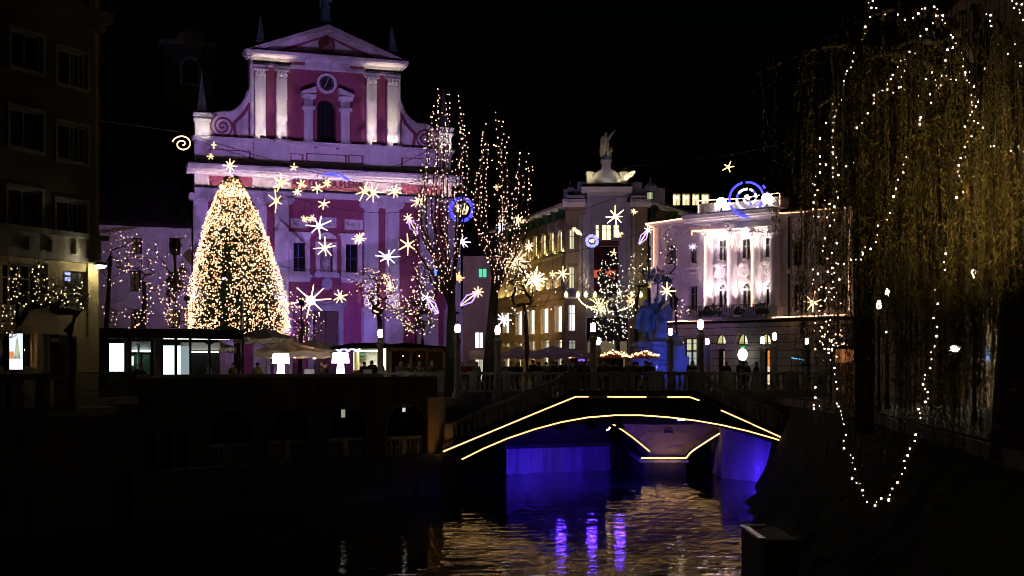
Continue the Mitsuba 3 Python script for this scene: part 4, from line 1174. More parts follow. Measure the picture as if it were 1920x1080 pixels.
# balcony
bz0, bz1 = kz(1390, 597), kz(1390, 573)
ba = kadd('balcony', MB(K).box(ku(1312, 590), ku(1466, 590), .2, 2.1, zrope - .1, zrope + .12), 'm_stone')
rb = MB(K)
for x in np.arange(ku(1312, 590), ku(1466, 590), .16):
    rb.box(x - .02, x + .02, 2.0, 2.05, zrope + .12, bz1 - .05)
rb.box(ku(1312, 590), ku(1466, 590), 1.96, 2.09, bz1 - .05, bz1)
kadd('railing', rb, 'm_dark_metal', parent=ba)
for x in (1345, 1362, 1406, 1450):
    c = ku(x, 585)
    q = MB(K)
    for j in range(30):
        q.balls([[c + rng.normal() * .28, 1.7 + rng.normal() * .12, zrope + .35 + abs(rng.normal()) * .32]], rng.uniform(.06, .15), ICO)
    kadd('flower_box', q, 'm_needle', parent=ba, kind='stuff')
# balustrade over the portico with globe lamps
zt0, zt1 = zr1 + .3, kz(1390, 378)
at = kadd('attic', MB(K).box(ku(1322, 390), ku(1352, 390), -.4, .9, zt0, zt1).box(ku(1450, 390), ku(1475, 390), -.4, .9, zt0, zt1).box(ku(1350, 390), ku(1452, 390), -.2, .6, zt0, zt0 + .8), 'm_bank')
for x in (1352.5, 1438):
    y = 380 if x < 1400 else 372
    gu_, gz_ = K.at(x, y, 1.0)
    gl = kadd('globe_lamp', MB(K).lathe([(.15, zt0 - .1), (.2, zt0), (.08, zt0 + .2), (.06, gz_ - .3)], (gu_, 1.0, 0), 8), 'm_dark_metal')
    kadd('globe', MB(K).add(trimesh.creation.icosphere(subdivisions=2).vertices * .43 + [gu_, 1.0, gz_], trimesh.creation.icosphere(subdivisions=2).faces), 'm_lamp', emit=glow((1, .97, .9), 10, .2), parent=gl)
# right wing
wr = [Hk(1485, 1503, 1494, 452, 498), Hk(1530, 1549, 1540, 449, 497), Hk(1572, 1590, 1581, 447, 496), Hk(1486, 1504, 1495, 532, 582), Hk(1530, 1549, 1540, 531, 581), Hk(1572, 1590, 1581, 530, 580)]
zeR = kz(1530, 396)
wall_with(K, bk, u_p1, u_b, zrope, zeR - .3, wr, 'm_bank')
for h in wr:
    lit_window(K, bk, *[h[j] for j in (0, 2, 1, 3)], 'm_bank', mull=(1, 1), depth=.3, surround=.16)
mb = MB(K)
mould(mb, u_p1, u_b + .3, zeR - .35, zeR + .1, .05, .6)
kadd('eaves', mb, 'm_bank')
kadd('roof', MB(K).profile([(.5, zeR + .11), (-5, zeR + 3), (-10, zeR + 3), (-10, zeR + .11)], u_p1, u_b + .2), 'm_roof')
kadd('drain_pipe', MB(K).tube([[ku(1482, 500), .2, zrope], [ku(1482, 500), .2, zeR]], .09, 6), 'm_dark_metal')
# ground floor
fl = [(1340.5, 1363.5, 1352, 625.5, 646), (1381, 1404.5, 1393, 624, 646), (1423.5, 1448, 1436, 623.5, 645.5)]
gh, fan_ = [], []
for (a, b, m_, y0, y1) in fl:
    h = Hk(a, b, m_, y0, y1)
    r = (h[2] - h[0]) / 2
    q = sg.Point((h[0] + h[2]) / 2, h[1]).buffer(max(r, .1), 16).intersection(sg.box(-99, h[1], 99, 99))
    q = shapely.affinity.scale(q, 1, (h[3] - h[1]) / r, origin=((h[0] + h[2]) / 2, h[1])) if hasattr(shapely, 'affinity') else q
    fan_.append((q, h))
import shapely.affinity as saff
g = sg.box(0, 0, u_b, zrope - .3)
for q, h in fan_:
    g = g.difference(q).difference(sg.box(h[0] + .2, .3, h[2] - .1, h[1] - .35))
shw = Hk(1281, 1308.5, 1295, 634, 689)
g = g.difference(sg.box(shw[0], .2, shw[2], shw[3]))
kadd('ground_floor_wall', MB(K).poly(g, -.6, .2), 'm_stone')
for zz in np.arange(.6, zrope - .6, .62):
    kadd('rustic_joint', MB(K).box(0, u_b, .2, .205, zz, zz + .05), 'm_roof')
for i, (q, h) in enumerate(fan_):
    m_ = (h[0] + h[2]) / 2
    k = kadd('fanlight', MB(K).poly(q.difference(q.buffer(-.07)), -.3, -.2), 'm_dark_metal')
    a_, b_ = q.intersection(sg.box(-99, 0, m_, 99)), q.intersection(sg.box(m_, 0, 99, 99))
    for gg, e in ((a_, .42), (b_, .95)):
        m3 = trimesh.creation.extrude_polygon(gg.buffer(-.02), .02, engine='earcut')
        v = np.array(m3.vertices)
        add('pane', MB(K).add(np.column_stack([v[:, 0], v[:, 2] - .35, v[:, 1]]), np.array(m3.faces)[:, ::-1]), 'm_lamp', emit=glow((1.0, .86, .34) if e < .5 else (1, .95, .6), e * 1.4, .02), parent=k)
    kadd('bar', MB(K).box(m_ - .03, m_ + .03, -.3, -.22, h[1], h[3]), 'm_dark_metal', parent=k)
    de = kadd('shop_door', MB(K).poly(sg.box(h[0] + .2, .3, h[2] - .1, h[1] - .35).difference(sg.box(h[0] + .32, .3, h[2] - .2, h[1] - .5)), -.4, -.3), 'm_dark_metal')
    c_ = [(.9, .75, .42), (.5, .6, .3), (1.0, .32, .05)][i]
    kadd('pane', MB(K).facing(m_ - (.05 if i < 2 else .1), h[2] - .22, -.45, .35, h[1] - .5), 'm_lamp', emit=glow(c_, (.4, .22, .8)[i], .02), parent=de)
    if i == 2:
        kadd('pane', MB(K).facing(m_ - .1, m_ + .25, -.44, .4, 1.9), 'm_lamp', emit=glow((1, .85, .5), .9, .03), parent=de)
    kadd('back', MB(K).box(h[0] + .1, h[2], -.62, -.6, 0, h[1]), 'm_black', parent=de)
k = kadd('shop_window', MB(K).poly(sg.box(shw[0], .2, shw[2], shw[3]).difference(sg.box(shw[0] + .1, .3, shw[2] - .1, shw[3] - .1)), -.35, -.2), 'm_dark_metal')
kadd('pane', MB(K).facing(shw[0] + .1, shw[2] - .1, -.4, shw[1] + 1.45, shw[3] - .1), 'm_lamp', emit=glow((.85, .88, .5), .75, .06), parent=k)
kadd('pane', MB(K).facing(shw[0] + .1, shw[2] - .1, -.4, .3, shw[1] + 1.3), 'm_lamp', emit=glow((.8, .9, .75), .5, .06), parent=k)
for j in range(5):
    kadd('shelf', MB(K).box(shw[0] + .1, shw[2] - .1, -.38, -.25, .45 + j * .38, .52 + j * .38), 'm_dark_metal', parent=k)
kadd('mullion', MB(K).box((shw[0] + shw[2]) / 2 - .05, (shw[0] + shw[2]) / 2 + .05, -.36, -.18, .3, shw[3]), 'm_dark_metal', parent=k)
kadd('body', MB(K).box(.3, u_b - .3, -10, -.65, 0, zeR - .4), 'm_black')
# round lit sign over the middle door, light ropes along the edges
rs = thing('round_lamp_sign', 'round white glowing sign with a green leaf on top, over the middle palace door', 'sign')
su, sz = K.at(1392.5, 665, 1.2)
add('disc', MB(K).poly(saff.scale(sg.Point(su, sz).buffer(.38), 1.02, 1.25), 1.1, 1.32), 'm_lamp', emit=glow((1, 1, .96), 3, .2), parent=rs)
add('leaf', MB(K).poly(saff.rotate(saff.scale(sg.Point(su, sz + .58).buffer(.13), 1.6, .6), 20), 1.15, 1.25), 'm_lamp', emit=glow((.1, .9, .15), .8, .02), parent=rs)
add('bracket', MB(K).tube([[su, .2, sz + .7], [su, 1.2, sz + .7], [su, 1.2, sz + .45]], .03, 5), 'm_dark_metal', parent=rs)


def rope(key, label, pts, colour, k, r=.045, w=.06, F=K, dashed=False):
    t = thing(key, label, 'light rope', 'light ropes along the palace edges' if F is K else None)
    mb = MB(F)
    pts = [np.array(p, float) for p in pts]
    for a, b in zip(pts[:-1], pts[1:]):
        n = max(1, int(np.linalg.norm(b - a) / .35)) if dashed else 1
        for j in range(n):
            mb.tube([a + (b - a) * j / n, a + (b - a) * (j + (.78 if dashed else 1)) / n], r, 5)
    add('glowing_core', mb, 'm_lamp', emit=glow(colour, k, w), parent=t)
    cl_ = MB(F)
    for a, b in zip(pts[:-1], pts[1:]):
        for j in range(4):
            q = a + (b - a) * (j + .5) / 4
            cl_.box(q[0] - .04, q[0] + .04, q[1] - .1, q[1] - .03, q[2] - .04, q[2] + .04)
    add('clips', cl_, 'm_dark_metal', parent=t)


RC = (1.0, .50, .26)
zE = zeav + .12
rope('light_rope', 'warm light rope along the left eaves and corner of the palace', [(u_p0, .75, kz(1310, 410) + .1), (-.1, .75, kz(1225, 421)), (ku(1231, 430), .4, kz(1231, 428)), (ku(1231, 500), .4, kz(1231, 500))], RC, 5)
rope('light_rope', 'long warm light rope along the balcony line of the palace', [(ku(1270, 602), 2.3, kz(1270, 605)), (u_b, .8, zrope + .1)], RC, 5, dashed=True)
rope('light_rope', 'sagging warm light rope along the right eaves of the palace', [(ku(1458, 398), .9, kz(1458, 399)), (ku(1480, 400), .9, kz(1480, 401.5)), (ku(1520, 398), .9, kz(1520, 399)), (ku(1548, 394), .9, kz(1548, 394.5)), (u_b, .9, kz(1597, 392))], RC, 4, .035, dashed=True)
rope('light_rope', 'vertical warm light rope down the right corner of the palace', [(u_b - .1, .5, kz(1597, 403)), (u_b - .1, .5, kz(1597, 585))], RC, 3, .04, dashed=True)
for i, n_ in enumerate(('left', 'middle', 'right')):
    rope('light_rope', f'vertical light rope on the {n_} lit column of the palace portico', [(ku(cols[i], 450), 1.22, kz(cols[i], 446)), (ku(cols[i], 590), 1.3, kz(cols[i], 593))], (1.0, .58, .34), 6)
rope('light_rope', 'light rope outlining the left roof box of the palace', [(ku(1322, 380), .95, kz(1322, 404)), (ku(1322, 380), .95, kz(1322, 378.5)), (ku(1348, 380), .95, kz(1348, 376.5)), (ku(1405, 374), .95, kz(1405, 374)), (ku(1436, 370), .95, kz(1436, 368))], RC, 4, .04)
rope('light_rope', 'light rope outlining the right roof box of the palace', [(ku(1454, 366), .95, kz(1454, 366)), (ku(1474, 364), .95, kz(1474, 364)), (ku(1474, 364), .95, kz(1474, 389))], RC, 3, .04, dashed=True)
rope('light_rope', 'short light rope under the left portico cornice of the palace', [(ku(1315, 440), 1.35, kz(1315, 443)), (ku(1315, 436), 1.35, kz(1315, 435.5)), (ku(1375, 432), 1.35, kz(1375, 432))], RC, 4, .04)

# ================================================================ dark row of houses on the right bank, behind the willow
W_ = front(1640, 84, 2100, 46)
rh = thing('riverside_house', 'dark riverside house behind the willow with a few lit windows', 'house')
wu = lambda x, y=600: W_.at(x, y)[0]
wz_ = lambda x, y: W_.at(x, y)[1]
hw2 = []
lit2 = []
for (a, b, y0, y1, e) in ((1655, 1668, 520, 560, 0), (1700, 1714, 500, 545, 0), (1745, 1760, 480, 530, 0), (1795, 1812, 460, 515, 0), (1855, 1872, 430, 495, 0), (1836, 1862, 648, 680, 1), (1690, 1702, 640, 672, 0), (1772, 1790, 640, 678, 0)):
    m_ = (a + b) / 2
    hw2.append((wu(a, y1), wz_(m_, y1), wu(b, y1), wz_(m_, y0)))
    lit2.append(e)
zt_ = 19
wall_with(W_, rh, 0, wu(2100), 0, zt_, hw2, 'm_olive')
for h, e in zip(hw2, lit2):
    if e:
        lit_window(W_, rh, h[0], h[2], h[1], h[3], 'm_olive', (.32, .5, 1.0), mull=(1, 1), panes=((0, .3, 1.1), (.3, .55, .5), (.55, 1, 1.4)), surround=.12)
    else:
        lit_window(W_, rh, h[0], h[2], h[1], h[3], 'm_olive', mull=(1, 1), surround=.12)
add('eaves', MB(W_).box(-.3, wu(2100), -.3, .7, zt_, zt_ + .4), 'm_roof', parent=rh)
add('roof', MB(W_).profile([(.6, zt_ + .4), (-5, zt_ + 4), (-10, zt_ + .4)], -.2, wu(2100)), 'm_roof', parent=rh)
add('body', MB(W_).box(.2, wu(2100), -10, -.6, 0, zt_), 'm_black', parent=rh)

# ================================================================ river walls and bridges
qw = thing('river_wall', 'dark stone river wall with an arcade along the lower promenade on the left', 'river wall')
WA = front(240, 61, 830, 75)
au = lambda x, y=800: WA.at(x, y)[0]
az = lambda x, y: WA.at(x, y)[1]
ztopw = az(545, 707.5)
arches = [(725, 795, 757, 852), (615, 685, 763, 856), (505, 578, 766, 862), (392, 470, 771, 870)]
g = sg.box(au(226), -5.5, au(820), ztopw)
aq = []
for (a, b, y0, y1) in arches:
    u0, u1 = au(a), au(b)
    z0, z1 = az((a + b) / 2, y1), az((a + b) / 2, y0)
    r = (u1 - u0) / 2
    q = sg.box(u0, z0, u1, z1 - r).union(sg.Point((u0 + u1) / 2, z1 - r).buffer(r, 12))
    aq.append((q, u0, u1, z0, z1))
    g = g.difference(q)
for a, b in ((270, 292), (300, 325), (332, 352)):
    g = g.difference(sg.box(au(a), az(300, 905), au(b), az(300, 812)))
add('wall', MB(WA).poly(g, -.7, 0), 'm_wet_stone', parent=qw)
add('warm_pier', MB(WA).box(au(797), au(829), -.6, .25, az(812, 858), az(812, 745)), 'm_stucco', parent=qw)
add('gallery_back', MB(WA).box(au(245), au(828), -4.2, -4.0, -5.5, ztopw - .5), 'm_roof', parent=qw)
add('coping', MB(WA).box(au(226), au(716), -.8, .12, ztopw, ztopw + .16), 'm_stone', parent=qw)
add('corner_pillar', MB(WA).box(au(222), au(243), -.9, .3, -5.5, az(232, 700)), 'm_wet_stone', parent=qw)
# courses of big blocks on the corner pillar and around the arches
for k in range(14):
    z = -5 + k * .47
    add('block', MB(WA).box(au(222) - .03 - .04 * (k % 2), au(243) + .03 + .1 * (k % 2), -.88, .34, z + .02, z + .44), 'm_wet_stone', parent=qw)
for (q, u0, u1, z0, z1) in aq:
    add('arch_ring', MB(WA).poly(q.buffer(.22).difference(q).intersection(sg.box(-99, z0, 99, 99)), -.1, .09), 'm_wet_stone', parent=qw)
BAL = [(.09, 0), (.09, .05), (.05, .08), (.1, .28), (.105, .36), (.05, .62), (.06, .68), (.09, .72), (.09, .78)]


def baluster(F, u, d, z, h, par, cache={}):
    key = round(h, 2)
    if key not in cache:
        cache[key] = add('baluster', MB().lathe([(r, zz / .78 * h) for r, zz in BAL], (0, 0, 0), 8), 'm_stone', parent=par)
        scene[cache[key]]['to_world'] = T().translate(F.w([u, d, z])[0].tolist())
    else:
        again('baluster', cache[key], T().translate(F.w([u, d, z])[0].tolist()), par)


for (q, u0, u1, z0, z1) in aq:
    h = .95
    ga = thing('gallery_balustrade', 'short stone balustrade in the %s arch of the river wall' % ('first', 'second', 'third', 'fourth')[aq.index((q, u0, u1, z0, z1))] + ' counted from the bridge', 'balustrade')
    add('rail', MB(WA).box(u0, u1, -.4, -.1, z0 + h - .14, z0 + h), 'm_stone', parent=ga)
    m_ = (u0 + u1) / 2
    add('post', MB(WA).box(m_ - .16, m_ + .16, -.38, -.12, z0, z0 + h - .14), 'm_stone', parent=ga)
    add('post', MB(WA).box(u0, u0 + .12, -.38, -.12, z0, z0 + h - .14), 'm_stone', parent=ga)
    add('post', MB(WA).box(u1 - .12, u1, -.38, -.12, z0, z0 + h - .14), 'm_stone', parent=ga)
    for s0, s1 in ((u0 + .22, m_ - .25), (m_ + .25, u1 - .22)):
        for x in np.linspace(s0, s1, 4):
            baluster(WA, x, -.25, z0, h - .14, ga)
# things that shine inside the gallery
for (px, py, w_, h_, c, e, lab) in ((650, 775, 10, 16, (.9, .9, .7), .35, 'small lit notice inside the second gallery arch'), (764, 768, 8, 10, (.85, .95, .9), .8, 'small lit notice at the top of the first gallery arch')):
    nt = thing('lit_notice', lab, 'notice')
    u_, z_ = WA.at(px, py, -3.6)
    add('light_panel', MB(WA).facing(u_ - w_ * .014, u_ + w_ * .014, -3.9, z_ - h_ * .014, z_ + h_ * .014), 'm_lamp', emit=glow(c, e, .02), parent=nt)
    add('case', MB(WA).box(u_ - w_ * .016, u_ + w_ * .016, -3.99, -3.91, z_ - h_ * .016, z_ + h_ * .016), 'm_dark_metal', parent=nt)
add('left_quay', wall_run(RIVER[0:4], -5.6, -.3, .8), 'm_wet_stone', kind='structure')
add('lower_quay', MB().plan(sg.Polygon([WA.w([au(226), .9, 0])[0][:2], WA.w([au(822), .9, 0])[0][:2], WA.w([au(822), -4, 0])[0][:2], WA.w([au(226), -4, 0])[0][:2]]), -5.6, az(650, 858) - .02), 'm_wet_stone', kind='structure')

# ---- the near pedestrian bridge with light lines
fb = thing('pedestrian_bridge', 'flat arched pedestrian bridge with stairs on both sides, edges traced with warm light lines', 'bridge')
FBR = front(826, 74, 1492, 78)
fu = lambda x, y=760: FBR.at(x, y)[0]
fz = lambda x, y: FBR.at(x, y)[1]
UP = [(829, 846), (1077, 743.5), (1305, 744.5), (1486, 832)]
LO = [(865, 861), (905, 841), (950, 822), (1000, 805), (1050, 791.5), (1100, 782.5), (1150, 778.5), (1200, 778.5), (1250, 782), (1300, 788), (1350, 796.5), (1400, 808), (1450, 822), (1486, 834.5)]
pt = lambda p: (FBR.at(p[0], p[1])[0], FBR.at(p[0], p[1])[1])
up_, lo_ = [pt(p) for p in UP], [pt(p) for p in LO]
zfoot = fz(829, 872)
body = sg.Polygon([(up_[0][0] - .3, up_[0][1] - .5)] + up_ + [(up_[-1][0] + 2.2, up_[-1][1] - .9), (up_[-1][0] + 2.2, -5.5), (lo_[-1][0] + 1.2, -5.5), (lo_[-1][0] + 1.2, lo_[-1][1] - .2)] + lo_[::-1] + [(lo_[0][0] - .5, -5.5), (up_[0][0] - .3, -5.5)]).buffer(0)
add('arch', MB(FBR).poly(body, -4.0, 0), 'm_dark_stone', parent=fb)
sv = [(a - .0, b - .0) for a, b in up_]
edge = sg.LineString(up_).buffer(.14, cap_style=2, join_style=2)
add('string_course', MB(FBR).poly(saff.translate(edge, 0, .2), 0, .22), 'm_dark_stone', parent=fb)
for x in np.linspace(fu(1085), fu(1295), 8):
    add('bracket', MB(FBR).box(x - .12, x + .12, 0, .16, fz(1190, 757), fz(1190, 750)), 'm_dark_stone', parent=fb)


def seg(F, pts, d, colour, k, r, name, par, w):
    mb = MB(F)
    ln = sg.LineString(pts)
    add('light_channel', MB(F).poly(ln.buffer(r + .05, cap_style=2, join_style=2).difference(ln.buffer(r + .03, cap_style=2, join_style=2)), d - r - .05, d + r).poly(ln.buffer(r + .05, cap_style=2, join_style=2), d - r - .09, d - r - .05), 'm_black', parent=par)
    mb.tube([[u, d, z] for u, z in pts], r, 6)
    return add(name, mb, 'm_lamp', emit=glow(colour, k, w), parent=par)


WL = (1.0, .54, .21)
for pts in ([(829, 846), (1010, 770.8), (1077, 743.5), (1100, 743.6)], [(1136, 743.8), (1208, 744.2)], [(1248, 744.3), (1290, 744.4), (1307, 750.5)], [(1348, 769), (1403, 793.3)], [(1405, 794.5), (1486, 831)]):
    q = [pt(p) for p in pts]
    k = seg(FBR, q, .34, WL, 2.7, .038, 'light_line', fb, .12)
k = seg(FBR, lo_, .16, (1.0, .56, .20), 2.4, .040, 'light_line', fb, .3)
u_, z_ = pt((1276, 787))
add('junction_light', MB(FBR).box(u_ - .18, u_ + .18, .05, .16, z_ - .06, z_ + .08), 'm_lamp', emit=glow((1, .85, .5), 6, .05), parent=fb)

spot('line_end_light', FBR.w([up_[0][0] + .5, .8, up_[0][1] + .2])[0], FBR.w([up_[0][0] - 1.6, .0, up_[0][1] + 1.4])[0], (1.0, .48, .14), .9, 75, 40, .3)
# balustrades: level ones on the deck and the terrace, sloping ones on the stairs
def balustrade(F, key, label, p0, p1, h, step=.27, posts=(), d=0.0, dense=True):
    """Between two (u, z) foot points."""
    t = thing(key, label, 'balustrade')
    (u0, z0), (u1, z1) = p0, p1
    zz = lambda u: z0 + (z1 - z0) * (u - u0) / (u1 - u0)
    quad = lambda a, b, lo, hi, e0, e1: MB(F).poly([(a, zz(a) + lo), (b, zz(b) + lo), (b, zz(b) + hi), (a, zz(a) + hi)], d + e0, d + e1)
    add('rail', quad(u0, u1, h - .16, h, -.2, .2), 'm_stone', parent=t)
    add('plinth', quad(u0, u1, 0, .14, -.19, .19), 'm_stone', parent=t)
    ps = [u0, *[u0 + (u1 - u0) * q for q in posts], u1]
    for q in ps:
        add('post', MB(F).poly([(q - .24, zz(q) + .0), (q + .24, zz(q) + .0), (q + .24, zz(q) + h + .06), (q - .24, zz(q) + h + .06)], d - .23, d + .23), 'm_stone', parent=t)
    hb = h - .30
    first = None
    for a, b in zip(ps[:-1], ps[1:]):
        n = max(2, int((b - a - .6) / step))
        for x in np.linspace(a + .4, b - .4, n):
            pos = T().translate(F.w([x, d, zz(x) + .14])[0].tolist())
            if first is None:
                first = add('baluster', MB().lathe([(r, z / .78 * hb) for r, z in BAL], (0, 0, 0), 8), 'm_stone', parent=t)
                scene[first]['to_world'] = pos
            else:
                again('baluster', first, pos, t)
    return t


zd = fz(1190, 738)
hd = fz(1190, 697.5) - zd
balustrade(FBR, 'stone_balustrade', 'level stone balustrade over the crown of the pedestrian bridge', (fu(1075), zd), (fu(1300), zd), hd, posts=(.36, .7), d=-.25)
balustrade(FBR, 'stair_balustrade', 'stone balustrade sloping down the left stairs of the pedestrian bridge', (fu(842), fz(842, 838)), (fu(1066), fz(1066, 741)), hd, posts=(.33, .66), d=-.25)
balustrade(FBR, 'stair_balustrade', 'stone balustrade sloping down the right stairs of the pedestrian bridge', (fu(1310), fz(1310, 741)), (fu(1500), fz(1500, 828)), hd, posts=(.5,), d=-.25)
add('deck', MB(FBR).box(fu(1060), fu(1315), -4.0, .1, zd - .25, zd), 'm_stone', parent=fb)
TB = front(716, 80, 1560, 82)
tu = lambda x, y=715: TB.at(x, y)[0]
tz = lambda y: TB.at(900, y)[1]
zt2 = tz(736)
ht2 = tz(697.5) - zt2
balustrade(TB, 'stone_balustrade', 'long level stone balustrade along the terrace left of the pedestrian bridge', (tu(718), zt2), (tu(1068), zt2), ht2, posts=(.12, .3, .48, .66, .83))
balustrade(TB, 'stone_balustrade', 'level stone balustrade right of the bridge stairs, below the palace', (tu(1306), zt2), (tu(1540), zt2), ht2, posts=(.25, .5, .75))
add('terrace_wall', MB(TB).box(tu(716), tu(1560), -3.0, -.1, -1.6, zt2 - .02), 'm_concrete', kind='structure')

# ---- the middle stone bridge behind it
mbr = thing('stone_bridge', 'old stone bridge behind the pedestrian bridge, its pier and arches traced with light', 'bridge')
MB_ = front(1140, 86.5, 1347, 86.5)
mu = lambda x: MB_.at(x, 830)[0]
mz = lambda y: MB_.at(1240, y)[1]
sp = sg.Polygon([(mu(1137), mz(790)), (mu(1180), mz(812)), (mu(1217), mz(846)), (mu(1217), mz(857)), (mu(1285), mz(857)), (mu(1288), mz(849)), (mu(1347), mz(811)), (mu(1420), mz(780)), (mu(1420), mz(735)), (mu(1040), mz(735)), (mu(1040), mz(770))])
add('spandrel', MB_ and MB(MB_).poly(sp, -9, 0), 'm_olive', parent=mbr)
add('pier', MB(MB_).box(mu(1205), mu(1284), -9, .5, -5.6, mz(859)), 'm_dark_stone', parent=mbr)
add('pier_cap', MB(MB_).box(mu(1198), mu(1288), -9, .7, mz(866), mz(860)), 'm_stone', parent=mbr)
rgx = [(mu(1137) + (mu(1217) - mu(1137)) * t, mz(790) + (mz(846) - mz(790)) * (t ** 1.25)) for t in np.linspace(0, 1, 9)]
rg2 = [(mu(1347) + (mu(1288) - mu(1347)) * t, mz(811) + (mz(849) - mz(811)) * t ** 1.05) for t in np.linspace(0, 1, 7)]
# voussoirs on the spandrel
for side, cx0 in ((1, 1060), (-1, 1420)):
    for j in range(7):
        t0, t1 = j / 7 + .01, (j + 1) / 7 - .01
        if side == 1:
            a0, a1 = (mu(1141 + 74 * t0), mz(794 + 50 * t0 ** 1.2)), (mu(1141 + 74 * t1), mz(794 + 50 * t1 ** 1.2))
        else:
            a0, a1 = (mu(1343 - 54 * t0), mz(814 + 33 * t0)), (mu(1343 - 54 * t1), mz(814 + 33 * t1))
        dvec = np.array([.75 * side, .95])
        add('voussoir', MB(MB_).poly([a0, a1, tuple(np.array(a1) + dvec * .8), tuple(np.array(a0) + dvec * .8)], 0, .07), 'm_olive', parent=mbr)
for z0 in np.arange(mz(846), mz(790), .42):
    hw_ = .9 + (z0 - mz(846)) * .5
    for s_ in (-1, 1):
        add('stone_block', MB(MB_).box(mu(1251) + s_ * .02, mu(1251) + s_ * hw_, 0, .05, z0 + .02, z0 + .39), 'm_olive', parent=mbr)
mdl = MB(MB_).lathe([(0, -.08), (.24, -.05), (.3, 0), (.24, .05), (0, .08)], (mu(1253), .1, mz(811)), 12)
add('medallion', mdl, 'm_stone', parent=mbr)
lt = meshkit.text_mesh('ANNO MDCCCXLII', .26, .03) if False else None
seg(MB_, rgx, .2, (1.0, .52, .15), 3.4, .042, 'light_line', mbr, .15)
seg(MB_, [(mu(1200), mz(857.5)), (mu(1284), mz(857.5)), (mu(1290), mz(849)), *rg2[::-1][1:]], .75, (1.0, .56, .20), 3.4, .042, 'light_line', mbr, .15)
seg(MB_, [(mu(1136), mz(806)), (mu(1140), mz(805)), (mu(1143.5), mz(800.5))], .3, (1.0, .75, .5), 4, .05, 'light_line', mbr, .05)
spot('spandrel_lamp', MB_.w([mu(1245), 2.0, mz(858)])[0], MB_.w([mu(1245), 0, mz(812)])[0], (1.0, .56, .14), 5, 80, 50, .6)
# abutments under the bridges
add('left_abutment', MB().plan(sg.Polygon([(-.35, 87.4), (3, 89.4), (6.4, 90.9), (7.6, 97.5), (-.35, 97.5)]), -5.6, -3.4), 'm_quay', kind='structure')
add('left_abutment_ledge', MB().plan(sg.Polygon([(-.5, 87.2), (6.5, 90.7), (7.7, 98), (-.5, 98)]), -3.4, -3.15), 'm_dark_stone', kind='structure')
add('upper_abutment', MB().plan(sg.Polygon([(-.35, 88.9), (6.4, 92.2), (7.6, 98.5), (-.35, 98.5)]), -3.15, -.42), 'm_dark_stone', kind='structure')
add('right_abutment', MB().plan(sg.Polygon([(12.85, 84.8), (14.3, 81.7), (16, 81.4), (16, 98), (12.6, 98)]), -5.6, -.42), 'm_quay', kind='structure')
add('far_quay', MB().box(-2, 18, 98, 98.6, -5.6, -.42), 'm_concrete', kind='structure')
add('bridge_deck', MB().plan(sg.Polygon([(-1.5, 84), (16.5, 84), (17, 99), (-1.5, 99)]), -.9, -.41), 'm_concrete', kind='structure')
# blue lamps under the arch, facing down to the water
for i, (px, Y) in enumerate(((1052, 78.2), (1110, 78.6), (1162, 79))):
    p = P(px, 800, Y)
    p[2] = -1.75
    bl_ = thing('blue_bridge_lamp', '%s of three blue lamps hidden under the pedestrian bridge arch' % ('left', 'middle', 'right')[i], 'lamp')
    add('hood', MB().lathe([(.32, .03), (.26, .14), (.06, .3), (.05, 1.2)], p, 12), 'm_dark_metal', parent=bl_)
    a = np.arange(12) * math.pi / 6
    dv_ = np.vstack([[p], np.column_stack([p[0] + .3 * np.cos(a), p[1] + .3 * np.sin(a), np.full(12, p[2])])])
    add('lens', (dv_, [[0, (k + 1) % 12 + 1, k + 1] for k in range(12)]), 'm_lamp', emit=glow((.09, .025, 1.0), 170, .25), parent=bl_)
spot('blue_left', (2.6, 80.5, -2.2), (2.2, 89, -4.6), (.05, .014, 1.0), 110, 60, 35, 1.0)
spot('blue_left_low', (.9, 83.8, -4.5), (1.6, 88.6, -4.4), (.05, .014, 1.0), 26, 60, 20, .8)
spot('blue_left_b', (5.5, 82, -2.0), (5.0, 90.5, -4.4), (.05, .016, 1.0), 14, 50, 30, .4)
spot('blue_right', (13.6, 79.6, -4.7), (13.4, 82.2, -4.1), (.06, .018, 1.0), 44, 78, 20, .8)
0 and spot('blue_right_b', (12.4, 78.5, -2.4), (12.8, 82.5, -3.6), (.05, .018, 1.0), 4, 60, 30, .4)

# ================================================================ figures
def sphere_pts(c, r, n=10):
    a = np.arange(n) * 2 * np.pi / n
    out = []
    for t in (-1.2, -.55, 0, .55, 1.2):
        out.append(np.column_stack([np.cos(a) * math.cos(t), np.sin(a) * math.cos(t), np.full(n, math.sin(t))]))
    return np.vstack(out + [[[0, 0, 1], [0, 0, -1]]]) * r + np.asarray(c, float)


